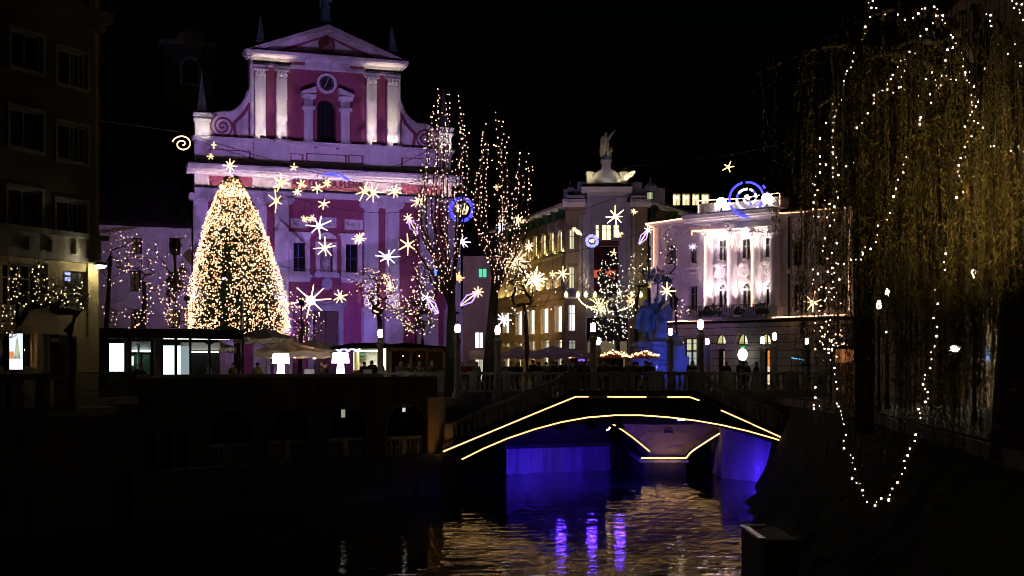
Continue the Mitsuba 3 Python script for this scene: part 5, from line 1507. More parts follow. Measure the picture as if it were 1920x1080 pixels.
def figure(pose, coat=0.0, edge=.05, smooth=6):
    """A standing, walking or sitting person about 1.75 m tall, facing -y, as one continuous surface.
    pose: joints that differ from the upright default. Returns (vertices, faces, bones, nearest bone of each vertex)."""
    J = dict(pelvis=(0, 0, .95), belly=(0, -.01, 1.1), chest=(0, 0, 1.32), neck=(0, .0, 1.5), head=(0, -.02, 1.64), brow=(0, -.03, 1.70),
             sl=(.185, 0, 1.42), sr=(-.185, 0, 1.42), el=(.25, .03, 1.14), er=(-.25, .03, 1.14), hl=(.26, -.06, .89), hr=(-.26, -.06, .89),
             pl=(.095, 0, .92), pr=(-.095, 0, .92), kl=(.10, -.02, .5), kr=(-.10, -.02, .5), al=(.10, .02, .09), ar=(-.10, .02, .09), tl=(.12, -.15, .04), tr=(-.12, -.15, .04))
    J.update(pose)
    R = dict(pelvis=.145, belly=.135, chest=.165, neck=.06, head=.098, brow=.096, sl=.075, sr=.075, el=.05, er=.05, hl=.034, hr=.034, pl=.10, pr=.10, kl=.065, kr=.065, al=.045, ar=.045, tl=.032, tr=.032)
    bones = [('pelvis', 'belly'), ('belly', 'chest'), ('chest', 'neck'), ('neck', 'head'), ('head', 'brow'), ('chest', 'sl'), ('chest', 'sr'), ('sl', 'el'), ('sr', 'er'), ('el', 'hl'), ('er', 'hr'),
             ('pelvis', 'pl'), ('pelvis', 'pr'), ('pl', 'kl'), ('pr', 'kr'), ('kl', 'al'), ('kr', 'ar'), ('al', 'tl'), ('ar', 'tr')]
    parts = []
    for a, b in bones:
        ra, rb = R[a] + (coat if a in ('pelvis', 'belly', 'chest', 'sl', 'sr', 'el', 'er', 'pl', 'pr') else 0), R[b] + (coat if b in ('pelvis', 'belly', 'chest', 'sl', 'sr', 'el', 'er', 'pl', 'pr') else 0)
        parts.append(manifold3d.Manifold.hull_points(np.vstack([sphere_pts(J[a], ra), sphere_pts(J[b], rb)]).astype(np.float32)))
    h = np.array(J['head'])
    parts.append(manifold3d.Manifold.hull_points(np.vstack([sphere_pts(h + [0, -.075, -.01], .022), sphere_pts(h + [0, -.105, -.025], .018)]).astype(np.float32)))
    for s_ in (-1, 1):
        parts.append(manifold3d.Manifold.hull_points(np.vstack([sphere_pts(h + [s_ * .098, .0, .0], .022), sphere_pts(h + [s_ * .1, .01, .03], .02)]).astype(np.float32)))
    m = parts[0]
    for q in parts[1:]:
        m = m + q
    m = m.refine_to_length(edge)
    mm = m.to_mesh()
    t = trimesh.Trimesh(mm.vert_properties[:, :3], mm.tri_verts, process=True)
    trimesh.smoothing.filter_taubin(t, lamb=.5, nu=.52, iterations=smooth)
    v, f = np.array(t.vertices), np.array(t.faces)
    # hands: palm, four fingers of different length and a thumb on its inner side
    hv, hf, n = [v], [f], len(v)
    for s_, e, hd in ((1, 'el', 'hl'), (-1, 'er', 'hr')):
        d = np.array(J[hd]) - np.array(J[e]); d /= np.linalg.norm(d)
        side = np.cross(d, [s_, 0, 0]); side /= np.linalg.norm(side) + 1e-9
        w = np.array(J[hd])
        hand = manifold3d.Manifold.hull_points(np.vstack([sphere_pts(w, .026, 6)] + [sphere_pts(w + d * .085 + side * q, .016, 6) for q in (-.028, .028)]).astype(np.float32))
        inw = np.array([-s_, 0, 0]) * .35
        for q, L in ((-.03, .066), (-.01, .078), (.01, .074), (.03, .056)):
            k0 = w + d * .085 + side * q
            k1 = k0 + (d + inw * .4) * L * .55
            k2 = k1 + (d + inw * 1.6) * L * .5
            hand = hand + manifold3d.Manifold.hull_points(np.vstack([sphere_pts(k0, .0105, 6), sphere_pts(k1, .0095, 6)]).astype(np.float32)) + manifold3d.Manifold.hull_points(np.vstack([sphere_pts(k1, .0095, 6), sphere_pts(k2, .0085, 6)]).astype(np.float32))
        hand = hand + manifold3d.Manifold.hull_points(np.vstack([sphere_pts(w + d * .03 - side * .02, .013, 6), sphere_pts(w + d * .075 - side * .06, .0105, 6)]).astype(np.float32))
        q = hand.to_mesh()
        hv.append(q.vert_properties[:, :3]); hf.append(q.tri_verts + n); n += len(q.vert_properties)
    v, f = np.vstack(hv), np.vstack(hf)
    dist = []
    for a, b in bones:
        A_, B2 = np.array(J[a]), np.array(J[b])
        ab = B2 - A_
        tt = np.clip(((v - A_) @ ab) / (ab @ ab), 0, 1)
        dist.append(np.linalg.norm(v - A_ - tt[:, None] * ab, axis=1) - (R[a] * (1 - tt) + R[b] * tt))
    return v, f, bones, np.argmin(dist, axis=0), J


POSES = {
    'stand': {},
    'walk': dict(kl=(.10, -.2, .53), al=(.10, -.12, .1), tl=(.11, -.29, .06), kr=(-.10, .02, .5), ar=(-.10, .30, .15), tr=(-.11, .2, .03), el=(.25, .12, 1.15), hl=(.24, .1, .90), er=(-.25, -.06, 1.15), hr=(-.22, -.22, .95)),
    'talk': dict(er=(-.27, -.05, 1.16), hr=(-.12, -.27, 1.2), el=(.27, .0, 1.15), hl=(.13, -.2, 1.02), head=(.02, -.04, 1.64), brow=(.02, -.05, 1.70)),
    'lean': dict(pelvis=(0, .12, .93), pl=(.095, .12, .9), pr=(-.095, .12, .9), belly=(0, .03, 1.07), chest=(0, -.08, 1.26), neck=(0, -.16, 1.42), head=(0, -.22, 1.54), brow=(0, -.24, 1.6), sl=(.185, -.1, 1.36), sr=(-.185, -.1, 1.36), el=(.27, -.28, 1.16), er=(-.27, -.28, 1.16), hl=(.1, -.4, 1.15), hr=(-.1, -.4, 1.15), kl=(.1, .06, .48), kr=(-.1, .06, .48)),
    'sit': dict(pelvis=(0, .0, .52), belly=(0, -.01, .68), chest=(0, -.03, .9), neck=(0, -.05, 1.08), head=(0, -.08, 1.21), brow=(0, -.09, 1.27), sl=(.185, -.03, 1.0), sr=(-.185, -.03, 1.0), el=(.25, -.12, .76), er=(-.25, -.12, .76), hl=(.1, -.34, .76), hr=(-.1, -.34, .76), pl=(.095, 0, .5), pr=(-.095, 0, .5), kl=(.11, -.43, .5), kr=(-.11, -.43, .5), al=(.11, -.40, .09), ar=(-.11, -.40, .09), tl=(.12, -.56, .04), tr=(-.12, -.56, .04)),
}
FIG = {k: figure(p, .022, .06, 5) for k, p in POSES.items()}


def person(label, pos, pose, yaw, coat, trousers=(.03, .03, .035), hair=(.03, .02, .012), hat=None, scale=1.0, group=None):
    v, f, bones, nb, J = FIG[pose]
    col = np.zeros((len(v), 3))
    for i, (a, b) in enumerate(bones):
        s_ = nb == i
        col[s_] = (.42, .27, .20) if b in ('head', 'brow') else trousers if a in ('pelvis', 'pl', 'pr', 'kl', 'kr') and b not in ('belly',) else (.02, .018, .016) if a in ('al', 'ar') else coat
    hands = np.zeros(len(v), bool)
    hands[np.linalg.norm(v - np.array(J['hl']), axis=1) < .14] = True
    hands[np.linalg.norm(v - np.array(J['hr']), axis=1) < .14] = True
    col[hands] = (.42, .27, .20)
    t = thing('person', label, 'person', group)
    W = T().translate([float(x) for x in pos]).rotate([0, 0, 1], float(yaw)).scale(scale)
    add('body', (v, f), 'm_body', smooth=True, parent=t, color=col)
    scene[t + '__body']['to_world'] = W
    h, b = np.array(J['head']), np.array(J['brow'])
    up = (b - h) / np.linalg.norm(b - h)
    c = h + up * .05 + [0, .018, 0]
    g = trimesh.creation.icosphere(subdivisions=2)
    hv = np.array(g.vertices) * [.108, .112, .11]
    keep = (hv[:, 1] > -.045) | (hv[:, 2] > .055)
    hv = np.where(keep[:, None], hv, hv * .82)
    hv = np.where((hv[:, 2] < -.06)[:, None] & keep[:, None], hv * [1, 1, .7], hv)
    add('knitted_hat' if hat else 'hair', (hv * (1.08 if hat else 1.0) + c, np.array(g.faces)), {'type': 'diffuse', 'reflectance': rgb(*(hat or hair))}, smooth=True, parent=t)
    kk = [k for k in scene if k.startswith(t + '__') and k != t + '__body'][-1]
    scene[kk]['to_world'] = W
    return t


def statue(name, par, pose, pos, yaw, scale, m, extra=None, coat=.05):
    v, f, bones, nb, J = figure(pose, coat, .06, 5)
    mb = MB()
    mb.add(v, f)
    if extra:
        extra(mb, J)
    c, s_ = math.cos(math.radians(yaw)), math.sin(math.radians(yaw))
    v, f = mb.mesh()
    v = v * scale @ np.array([[c, s_, 0], [-s_, c, 0], [0, 0, 1]]) + np.asarray(pos, float)
    return add(name, (v, f), m, smooth=40, parent=par)


# statue with raised arm on the department store
def cloak(mb, J):
    mb.tube([[-.1, .1, 1.35], [-.22, .2, 1.0], [-.25, .22, .55], [-.2, .2, .15]], [.1, .16, .17, .2], 8)
    mb.tube([[.12, .1, .7], [.24, .18, .4], [.3, .15, .05]], [.1, .14, .16], 8)


mp = G.w([cx_, .25, gz(302) + .02])[0]
t = thing('rooftop_statue', 'standing figure with one arm raised high on the crown of the department store', 'statue')
statue('figure', t, dict(el=(.36, -.02, 1.62), hl=(.58, -.05, 1.84), er=(-.34, .04, 1.18), hr=(-.24, -.12, 1.02), kl=(.1, -.12, .5), al=(.11, -.05, .1), head=(.0, -.02, 1.63)), mp + [0, 0, .3], 8, 1.42, 'm_statue', cloak, .06)
add('base', MB().lathe([(.5, 0), (.55, .12), (.42, .3), (.36, .42)], mp, 12), 'm_bronze', parent=t)
add('wing', MB().tube([mp + [.5, .2, .8], mp + [.62, .2, 1.1], mp + [.5, .2, 1.35]], [.05, .14, .03], 6), 'm_statue', parent=t)
spot('statue_flood', G.w([cx_, 1.9, gz(312)])[0], mp + [0, 0, 1.0], (1.0, .92, .5), 5, 22, 6, .3)
# saint on the church pediment
sp_ = F.w([uc - .05, -.2, top_z + .1])[0]
t = thing('church_statue', 'dark robed statue on the peak of the church pediment', 'statue')
add('base', MB().box(sp_[0] - .5, sp_[0] + .5, sp_[1] - .5, sp_[1] + .5, sp_[2] - .4, sp_[2] + .15), 'm_stone', parent=t)
statue('figure', t, dict(el=(.3, -.1, 1.25), hl=(.12, -.25, 1.28), kl=(.06, -.02, .5), kr=(-.06, -.02, .5)), sp_ + [0, 0, .15], -5, 1.75, 'm_bronze', lambda mb, J: mb.lathe([(.34, .02), (.27, .5), (.22, .95), (.1, 1.2)], (0, 0, 0), 12), .07)

# ---------------------------------------------------------------- monument lit blue
mY = 100.0
M = front(1150, mY, 1330, mY)
mu_ = lambda x: M.at(x, 620)[0]
mz_ = lambda y: M.at(1220, y)[1]
mo = thing('monument', 'stepped granite monument with a bronze man and a seated muse above, lit deep blue', 'monument')
add('plinth', MB(M).box(mu_(1190), mu_(1290), -4, .6, 0, mz_(668)).box(mu_(1196), mu_(1284), -3.6, .3, mz_(668), mz_(648)), 'm_granite', parent=mo)
add('plinth_cap', MB(M).box(mu_(1192), mu_(1252), -3.8, .45, mz_(648), mz_(641)), 'm_granite', parent=mo)
add('front_block', MB(M).box(mu_(1221), mu_(1249), .3, .5, 0, mz_(650)), 'm_granite', parent=mo)
add('upper_block', MB(M).box(mu_(1227), mu_(1256), -2.4, -.3, mz_(641), mz_(622)).box(mu_(1231), mu_(1252), -2.2, -.5, mz_(622), mz_(600)), 'm_granite', parent=mo)
add('rock_seat', MB(M).poly([(mu_(1226), mz_(601)), (mu_(1262), mz_(601)), (mu_(1263), mz_(585)), (mu_(1258), mz_(568)), (mu_(1250), mz_(575)), (mu_(1240), mz_(583)), (mu_(1228), mz_(590))], -2.3, -.6), 'm_granite', parent=mo)
add('side_wing', MB(M).poly([(mu_(1256), 0), (mu_(1296), 0), (mu_(1287), mz_(648)), (mu_(1268), mz_(622)), (mu_(1256), mz_(622))], -3, -1), 'm_granite', parent=mo)
add('relief', MB(M).box(mu_(1262), mu_(1281), -1.0, -.9, mz_(680), mz_(652)), 'm_bronze', parent=mo)
for y in (684, 676, 668, 660, 652):
    add('joint', MB(M).box(mu_(1190) - .01, mu_(1250), .3, .61 if y > 668 else .31, mz_(y), mz_(y) + .04), 'm_roof', parent=mo)


def coat_tails(mb, J):
    mb.lathe([(.36, .42), (.32, .7), (.24, 1.05), (.2, 1.3)], (0, .05, 0), 14)
    mb.tube([[.2, -.02, 1.42], [.3, .05, 1.1], [.36, .08, .6]], [.08, .13, .12], 8)
    mb.tube([[-.2, -.02, 1.42], [-.3, .05, 1.1], [-.36, .1, .55]], [.08, .13, .14], 8)
    mb.lathe([(.1, 1.58), (.125, 1.66), (.11, 1.74), (.03, 1.78)], (0, .01, 0), 10)


ft = M.w([mu_(1213), -.6, mz_(641)])[0]
statue('standing_man', mo, dict(hl=(.2, -.16, 1.0), el=(.3, -.02, 1.16), er=(-.3, .04, 1.16), hr=(-.28, -.12, .92), kl=(.12, -.1, .5), al=(.13, -.06, .09), tl=(.15, -.24, .04)), ft, 15, 1.72, 'm_bronze', coat_tails, .03)
ms = M.w([mu_(1233), -1.4, mz_(600)])[0]
statue('seated_muse', mo, dict(POSES['sit'], el=(.40, -.02, 1.22), hl=(.34, -.1, 1.52), head=(-.02, -.1, 1.23), brow=(-.02, -.11, 1.29)), ms - [0, 0, .5], 20, 1.6, 'm_bronze', lambda mb, J: mb.tube([[0, -.2, .5], [.05, -.42, .35], [.08, -.45, .1]], [.2, .2, .26], 9), .04)
hd_ = ms + np.array([.5, -.2, 1.9])
lr = MB()
for k in range(150):
    t = rng.uniform(0, 1)
    base = np.array([M.w([mu_(1216) + (mu_(1264) - mu_(1216)) * t, -1.3, mz_(513) + (mz_(527) - mz_(513)) * t ** 1.5])[0]])[0]
    base = base + rng.normal(size=3) * [.14, .25, .14 + .22 * math.sin(math.pi * t)]
    d = rng.normal(size=3); d /= np.linalg.norm(d)
    e = np.cross(d, [0, 0, 1]); e /= np.linalg.norm(e)
    lr.add([base - d * .26, base + e * .09, base + d * .26, base - e * .09], [[0, 1, 2], [0, 2, 3]])
lr.tube([M.w([mu_(1236), -1.3, mz_(560)])[0], M.w([mu_(1237), -1.3, mz_(530)])[0], M.w([mu_(1232), -1.3, mz_(517)])[0], M.w([mu_(1214), -1.3, mz_(513)])[0]], [.12, .1, .07, .03], 6)
lr.tube([M.w([mu_(1237), -1.3, mz_(530)])[0], M.w([mu_(1250), -1.3, mz_(520)])[0], M.w([mu_(1266), -1.3, mz_(530)])[0]], [.1, .08, .03], 6)
add('laurel_branch', lr, 'm_bronze', parent=mo)
spot('monument_blue', M.w([mu_(1205), 7.5, 1.0])[0], M.w([mu_(1222), -.5, 3.4])[0], (.04, .09, 1.0), 150, 30, 16, 1.0)
spot('monument_blue_b', M.w([mu_(1262), 8, 1.0])[0], M.w([mu_(1240), -.5, 3.8])[0], (.07, .10, 1.0), 100, 28, 14, 1.0)

# ================================================================ square: lamps, umbrellas, huts, people
LAMPS = [(713, 625, 9.5, 16, 86, 'street lamp with a glowing globe before the church, above the lit kiosk', .3),
         (858, 616, 11, 17, 78, 'street lamp with a glowing globe between the two tall lit poplars', .3),
         (933, 619, 10, 17, 79, 'street lamp with a glowing globe right of the thick poplar trunk', .3),
         (924.5, 632, 6.5, 13, 96, 'smaller farther street lamp just left of the lamp by the right poplar', 0),
         (1112, 614, 10.5, 17, 80, 'taller of the two glowing street lamps below the glass canopy', .3),
         (1121.5, 640, 8.5, 14, 97, 'shorter of the two glowing street lamps below the glass canopy', 0),
         (1257, 622, 8.5, 13.5, 90, 'street lamp standing in front of the blue lit monument', .3),
         (1313.5, 608.5, 11, 18, 80, 'tall bright street lamp at the left end of the palace front', .3),
         (1326, 640.5, 7.5, 12.5, 99, 'small street lamp left of the first lit palace arch', 0),
         (1429.5, 638, 8.5, 13, 94, 'street lamp covering the left side of the third lit palace arch', 0),
         (1452.5, 631, 8, 14, 93, 'street lamp just right of the third lit palace arch', 0),
         (1512.5, 640, 6.5, 13, 90, 'street lamp at the right end of the palace beside the willow', 0)]
for i, (x, y, w, h, Y, lab, k) in enumerate(LAMPS):
    t = thing('street_lamp', lab, 'street lamp')
    c = P(x, y, Y)
    r, hh_ = w / 2 / FPX * Y, h / FPX * Y
    zb = c[2] - hh_ / 2
    add('globe', MB().lathe([(.35 * r, 0), (.8 * r, .06 * hh_), (r, .3 * hh_), (r, .7 * hh_), (.85 * r, .9 * hh_), (.4 * r, hh_)], (c[0], c[1], zb), 14), 'm_lamp', emit=glow((1.0, .93, .76), 12, .14), smooth=50, parent=t)
    add('post', MB().lathe([(.3, -.2), (.3, .3), (.2, .45), (.17, zb - .6), (.24, zb - .45), (.24, zb - .3), (.14, zb - .2), (.16, zb)], (c[0], c[1], 0), 10), 'm_stone', parent=t)
    add('cap', MB().lathe([(.42 * r, 0), (.3 * r, .12), (.02, .2)], (c[0], c[1], zb + hh_), 8), 'm_dark_metal', parent=t)
# lamps behind the willow
for (x, y, w, h, Y, lab, k) in ((1648, 571, 9, 14, 55, 'lower of two street lamps glowing through the middle of the willow', 5), (1664, 549, 8, 12, 58, 'upper of two street lamps glowing through the middle of the willow', 3), (1827, 513, 11, 14, 44, 'street lamp glowing through the willow beside its trunk', 7),
                                (1790, 654, 16, 10, 60, 'low wide lamp shining under the willow near the ground', 6)):
    t = thing('street_lamp', lab, 'street lamp')
    c = P(x, y, Y)
    r, hh_ = w * .62 / FPX * Y, h * 1.2 / FPX * Y
    add('globe', MB().lathe([(.4 * r, -hh_ / 2), (r, -hh_ * .2), (r, hh_ * .2), (.4 * r, hh_ / 2)], c, 12), 'm_lamp', emit=glow((1.0, .86, .5) if y < 600 else (1, .85, .7), 12 * k, .3), parent=t)
    add('post', MB().lathe([(.12, 0), (.07, .4), (.05, c[2] - hh_ / 2)], (c[0], c[1], 0), 8), 'm_dark_metal', parent=t)


def umbrella(lab, apx, apy, x0, x1, ye, Y, m, valance=.28, pole=True, n=8, sag=.12):
    t = thing('parasol', lab, 'parasol')
    a, e0, e1 = P(apx, apy, Y), P(x0, ye, Y), P(x1, ye, Y)
    R = (e1[0] - e0[0]) / 2
    c = np.array([(e0[0] + e1[0]) / 2, Y, 0])
    ze = e0[2]
    mb = MB()
    rings = [(0, a[2]), (.25, a[2] + (ze - a[2]) * .33), (.6, a[2] + (ze - a[2]) * .72), (1, ze)]
    seg_ = 4
    N = n * seg_
    vs, fs = [[a[0], Y, a[2]]], []
    for q, z in rings[1:]:
        for j in range(N):
            th = 2 * math.pi * j / N + math.pi / n
            fr_ = (j % seg_) / seg_
            dip = sag * math.sin(math.pi * fr_) * q
            rad = R * q / math.cos(math.pi / n) * (math.cos(math.pi / n) / math.cos((fr_ - .5) * 2 * math.pi / n))
            vs.append([a[0] * (1 - q) + c[0] * q + rad * math.cos(th), Y + rad * math.sin(th) * .9, z - dip])
    for j in range(N):
        fs.append([0, 1 + j, 1 + (j + 1) % N])
    for r in range(len(rings) - 2):
        o = 1 + r * N
        for j in range(N):
            k = (j + 1) % N
            fs += [[o + j, o + N + j, o + N + k], [o + j, o + N + k, o + k]]
    add('canopy', (np.array(vs), np.array(fs)), m, parent=t)
    o = 1 + (len(rings) - 2) * N
    edge = np.array(vs)[o:o + N]
    vv = np.vstack([edge, edge - [0, 0, valance]])
    add('valance', (vv, [q for j in range(N) for q in ([j, N + j, N + (j + 1) % N], [j, N + (j + 1) % N, (j + 1) % N])]), m, parent=t)
    add('pole', MB().tube([[c[0], Y, 0], [a[0], Y, a[2] + .15]], .04, 8).lathe([(.05, 0), (.09, .06), (.02, .2)], (a[0], Y, a[2]), 8), 'm_steel', parent=t)
    rb = MB()
    for j in range(n):
        q = edge[j * seg_]
        rb.tube([[a[0], Y, a[2] - .1], q - [0, 0, .03]], .018, 4)
    add('ribs', rb, 'm_steel', parent=t)
    return t


umbrella('large pale parasol nearest the Christmas tree, at the right end of the dark pavilion roof', 497, 614, 441, 554, 633, 86, 'm_cloth')
umbrella('large pale parasol glowing warm along its edge, above the left mushroom lamp', 534, 635, 481, 622, 657, 80, 'm_cloth', .35)
umbrella('pale parasol standing behind the warm lit one, before the church door', 588, 636, 545, 630, 648, 90, 'm_cloth')
umbrella('pale parasol sheltering the cafe under the dark pavilion roof', 405, 636, 362, 440, 650, 84, 'm_cloth')
umbrella('violet parasol with its peak under the bright shop windows', 1035, 648.5, 985, 1110, 662, 96, 'm_cloth_purple')
umbrella('violet parasol at the left of the row before the department store', 968, 650, 935, 1020, 663, 99, 'm_cloth_purple')
for i, (x, y, Y, c) in enumerate(((552, 668, 81, (1.0, .55, .25)), (500, 662, 82, (1, .9, .7)), (590, 669, 80, (1.0, .5, .2)))):
    t = thing('heater_lamp', ('left', 'right')[i % 2] + ' glowing lamp under the warm lit parasol' if i < 2 else 'glowing heater lamp under the far right edge of the warm lit parasol', 'lamp')
    if i == 1:
        labels[t]['label'] = 'pale glowing lamp under the left edge of the warm lit parasol'
    if i == 0:
        labels[t]['label'] = 'orange heater lamp under the middle of the warm lit parasol'
    p = P(x, y, Y)
    add('bulb', MB().lathe([(.05, 0), (.12, .05), (.12, .12), (.05, .16)], p - [0, 0, .1], 8), 'm_lamp', emit=glow(c, 90, .3), parent=t)
    add('stand', MB().tube([[p[0], p[1], 0], p - [0, 0, .1]], .025, 6), 'm_dark_metal', parent=t)

# two big glowing mushroom lamps
for i, (x, yt, yb, Y) in enumerate(((526.5, 662, 708.5, 74), (638.5, 661, 704, 76))):
    t = thing('mushroom_lamp', ('left', 'right')[i] + ' one of two big white glowing mushroom shaped lamps on the terrace', 'lamp')
    c = P(x, yt, Y)
    R = 16.7 / FPX * Y
    hs_ = 20 / FPX * Y
    add('shade', MB().lathe([(R, -hs_), (R * .96, -hs_ * .5), (R * .9, -.05), (R * .8, 0)], c, 20), 'm_lamp', emit=glow((1, .98, 1.0), 3.2, .15), parent=t)
    zf = P(x, yb, Y)[2]
    add('stem', MB().lathe([(R * .56, -.7), (R * .52, .0), (R * .42, (c[2] - hs_ - zf) * .55), (R * .38, c[2] - hs_ - zf)], (c[0], c[1], zf), 16), 'm_lamp', emit=glow((1, .98, 1.0), 3.0, .1), parent=t)

# kiosk with white interior and a wooden hut beside it
KI = front(655, 88, 730, 88)
iu, iz = (lambda x: KI.at(x, 670)[0]), (lambda y: KI.at(690, y)[1])
kk = thing('kiosk', 'brightly lit white drinks kiosk with a dark roof on the terrace', 'kiosk')
add('roof', MB(KI).poly([(iu(622), iz(652)), (iu(662), iz(644)), (iu(722), iz(643)), (iu(742), iz(650)), (iu(742), iz(653)), (iu(622), iz(655))], -3.2, 1.0), 'm_roof', parent=kk)
add('back_wall', MB(KI).facing(iu(666), iu(727), -2.6, 0, iz(652)), 'm_white', parent=kk)
add('ceiling_light', MB(KI).box(iu(668), iu(724), -1.6, -.6, iz(658.5), iz(657)), 'm_lamp', emit=glow((.95, 1.0, .80), 9, .5), parent=kk)
add('side_wall', MB(KI).box(iu(664), iu(667.5), -2.6, .6, 0, iz(653)), 'm_stucco', parent=kk)
add('side_wall', MB(KI).box(iu(722), iu(726.5), -2.6, .6, 0, iz(652)), 'm_stucco', parent=kk)
add('lit_panel', MB(KI).facing(iu(717), iu(725.5), .62, iz(694), iz(651)), 'm_lamp', emit=glow((.95, 1.0, .62), 1.6, .1), parent=kk)
add('lit_panel', MB(KI).facing(iu(664), iu(667), .62, iz(694), iz(660)), 'm_lamp', emit=glow((.8, 1.0, .35), .9, .05), parent=kk)
add('counter', MB(KI).box(iu(666), iu(726), -.2, .5, 0, iz(694)), 'm_wood', parent=kk)
for yy in (668, 675):
    add('shelf', MB(KI).box(iu(668), iu(679), -2.4, -2.0, iz(yy), iz(yy) + .08), 'm_brown', parent=kk)
for k in range(10):
    x = iu(669 + k % 5 * 2.1)
    add('bottle', MB(KI).lathe([(.05, 0), (.05, .16), (.02, .22), (.02, .28)], (x, -2.2, iz(668 if k < 5 else 675) + .08), 6), 'm_green_wall', parent=kk)
fl_ = [[iu(632 + 45 * t), .9, iz(651 + 7 * math.sin(t * 9) ** 2 * .8 + 2)] for t in np.linspace(0, 1, 15)]
ks = thing('fairy_lights', 'string of bluish white fairy lights hanging from the kiosk roof', 'string lights')
add('bulbs', MB(KI).balls(fl_, .085), 'm_lamp', emit=glow((.75, .8, 1.0), 4, .1), parent=ks, kind='stuff')
add('cord', MB(KI).tube(fl_, .012, 4), 'm_cable', parent=ks)
hu = thing('wooden_hut', 'dark brown wooden market hut right of the lit kiosk', 'market hut')
HU = front(726, 87, 836, 87)
vu, vz = (lambda x: HU.at(x, 670)[0]), (lambda y: HU.at(780, y)[1])
add('roof', MB(HU).poly([(vu(722), vz(648)), (vu(760), vz(643)), (vu(800), vz(647)), (vu(836), vz(650)), (vu(836), vz(653)), (vu(722), vz(652))], -3, 1.2), 'm_roof', parent=hu)
for k in range(14):
    x0, x1 = vu(728 + k * 7.4), vu(728 + (k + 1) * 7.4)
    add('fascia_board', MB(HU).box(x0 + .01, x1 - .015, 1.0 + .012 * (k % 2), 1.05 + .012 * (k % 2), vz(659), vz(650)), 'm_wood', parent=hu)
add('back_wall', MB(HU).box(vu(728), vu(834), -2.4, -2.3, 0, vz(652)), 'm_brown', parent=hu)
for x in (729, 772, 802, 833):
    add('post', MB(HU).box(vu(x) - .08, vu(x) + .08, .8, .96, 0, vz(659)), 'm_wood', parent=hu)
hb = thing('hut_lamp', 'weak amber lamp hanging inside the dark wooden hut', 'lamp')
add('bulb', MB(HU).balls([[vu(760), 1.9, vz(668)]], .03, ICO).balls([[vu(790), 1.9, vz(668)]], .03, ICO), 'm_lamp', emit=glow(ORANGE, 8, .1), parent=hb)

# round-roofed stalls with red garlands
for i, (x0, x1, ym, Y, lab) in enumerate(((1126, 1176, 659.5, 94, 'left market stall with an arched roof edged in orange fairy lights'), (1180, 1234, 660.5, 94, 'right market stall with an arched roof edged in orange fairy lights, beside the monument'), (1066, 1107, 663, 97, 'low stall edged with orange lights under the violet parasol'))):
    t = thing('market_stall', lab, 'market stall')
    S_ = front(x0, Y, x1, Y)
    su0, su1 = S_.at(x0, 665)[0], S_.at(x1, 665)[0]
    ze_, zm_ = S_.at(x0, 668)[1], S_.at(x0, ym)[1]
    arc = [(su0 + (su1 - su0) * q, ze_ + (zm_ - ze_) * math.sin(math.pi * q)) for q in np.linspace(0, 1, 13)]
    add('roof', MB(S_).poly(arc + [(su1, ze_ - .15), (su0, ze_ - .15)], -2.2, .4), 'm_brown', parent=t)
    add('front_boards', MB(S_).box(su0 + .1, su1 - .1, .1, .2, 0, 1.0), 'm_wood', parent=t)
    add('back', MB(S_).box(su0 + .1, su1 - .1, -2.1, -2.0, 0, ze_), 'm_brown', parent=t)
    for u_ in (su0 + .1, su1 - .1):
        add('post', MB(S_).box(u_ - .06, u_ + .06, .1, .22, 0, ze_), 'm_wood', parent=t)
    bp = []
    for q in np.linspace(0, 1, 34):
        bp.append([su0 + (su1 - su0) * q + rng.normal() * .03, .45 + rng.normal() * .05, ze_ + (zm_ - ze_) * math.sin(math.pi * q) + rng.normal() * .06 - (.1 if rng.random() < .3 else 0)])
    add('fairy_lights', MB(S_).balls(bp, rng.uniform(.045, .085, len(bp))), 'm_lamp', emit=glow((1.0, .42, .16), 6, .3), parent=t, kind='stuff')

# street sign with violet box, small shop light
sg_ = thing('post_sign', 'thin post with a small violet lit box beside the right stall parasol', 'sign')
p = P(1091, 690, 92)
add('post', MB().tube([[p[0], p[1], 0], [p[0], p[1], 2.9]], .035, 6), 'm_steel', parent=sg_)
add('box', MB().box(p[0] - .25, p[0] + .2, p[1] - .06, p[1] + .06, 2.15, 2.3), 'm_lamp', emit=glow((.25, .12, 1.0), 1.2, .02), parent=sg_)
cb = thing('blue_light_tube', 'thin turquoise light tube low in front of the palace right side', 'light tube')
a_, b_ = P(1484, 671, 96), P(1508, 675, 96)
add('tube', MB().tube([a_, b_], .035, 5), 'm_lamp', emit=glow((.1, .6, 1.0), 1.4, .02), parent=cb)
add('stand', MB().tube([[a_[0], a_[1], 0], a_ - [0, 0, .05]], .03, 5).tube([[b_[0], b_[1], 0], b_ - [0, 0, .05]], .03, 5), 'm_dark_metal', parent=cb)
gs = thing('green_sign', 'small glowing green pharmacy style box sign behind the right poplar', 'sign')
p = P(905, 512, 118)
add('panel', MB().box(p[0] - .32, p[0] - .03, p[1] - .06, p[1], p[2] - .35, p[2] + .35).box(p[0] + .03, p[0] + .32, p[1] - .06, p[1], p[2] - .35, p[2] + .35), 'm_lamp', emit=glow((.15, .85, .45), .9, .05), parent=gs)
add('bracket', MB().box(p[0] - .05, p[0] + .05, p[1], p[1] + 3, p[2] - .05, p[2] + .05).box(p[0] - .4, p[0] + .4, p[1] + .01, p[1] + .06, p[2] - .4, p[2] + .4), 'm_dark_metal', parent=gs)
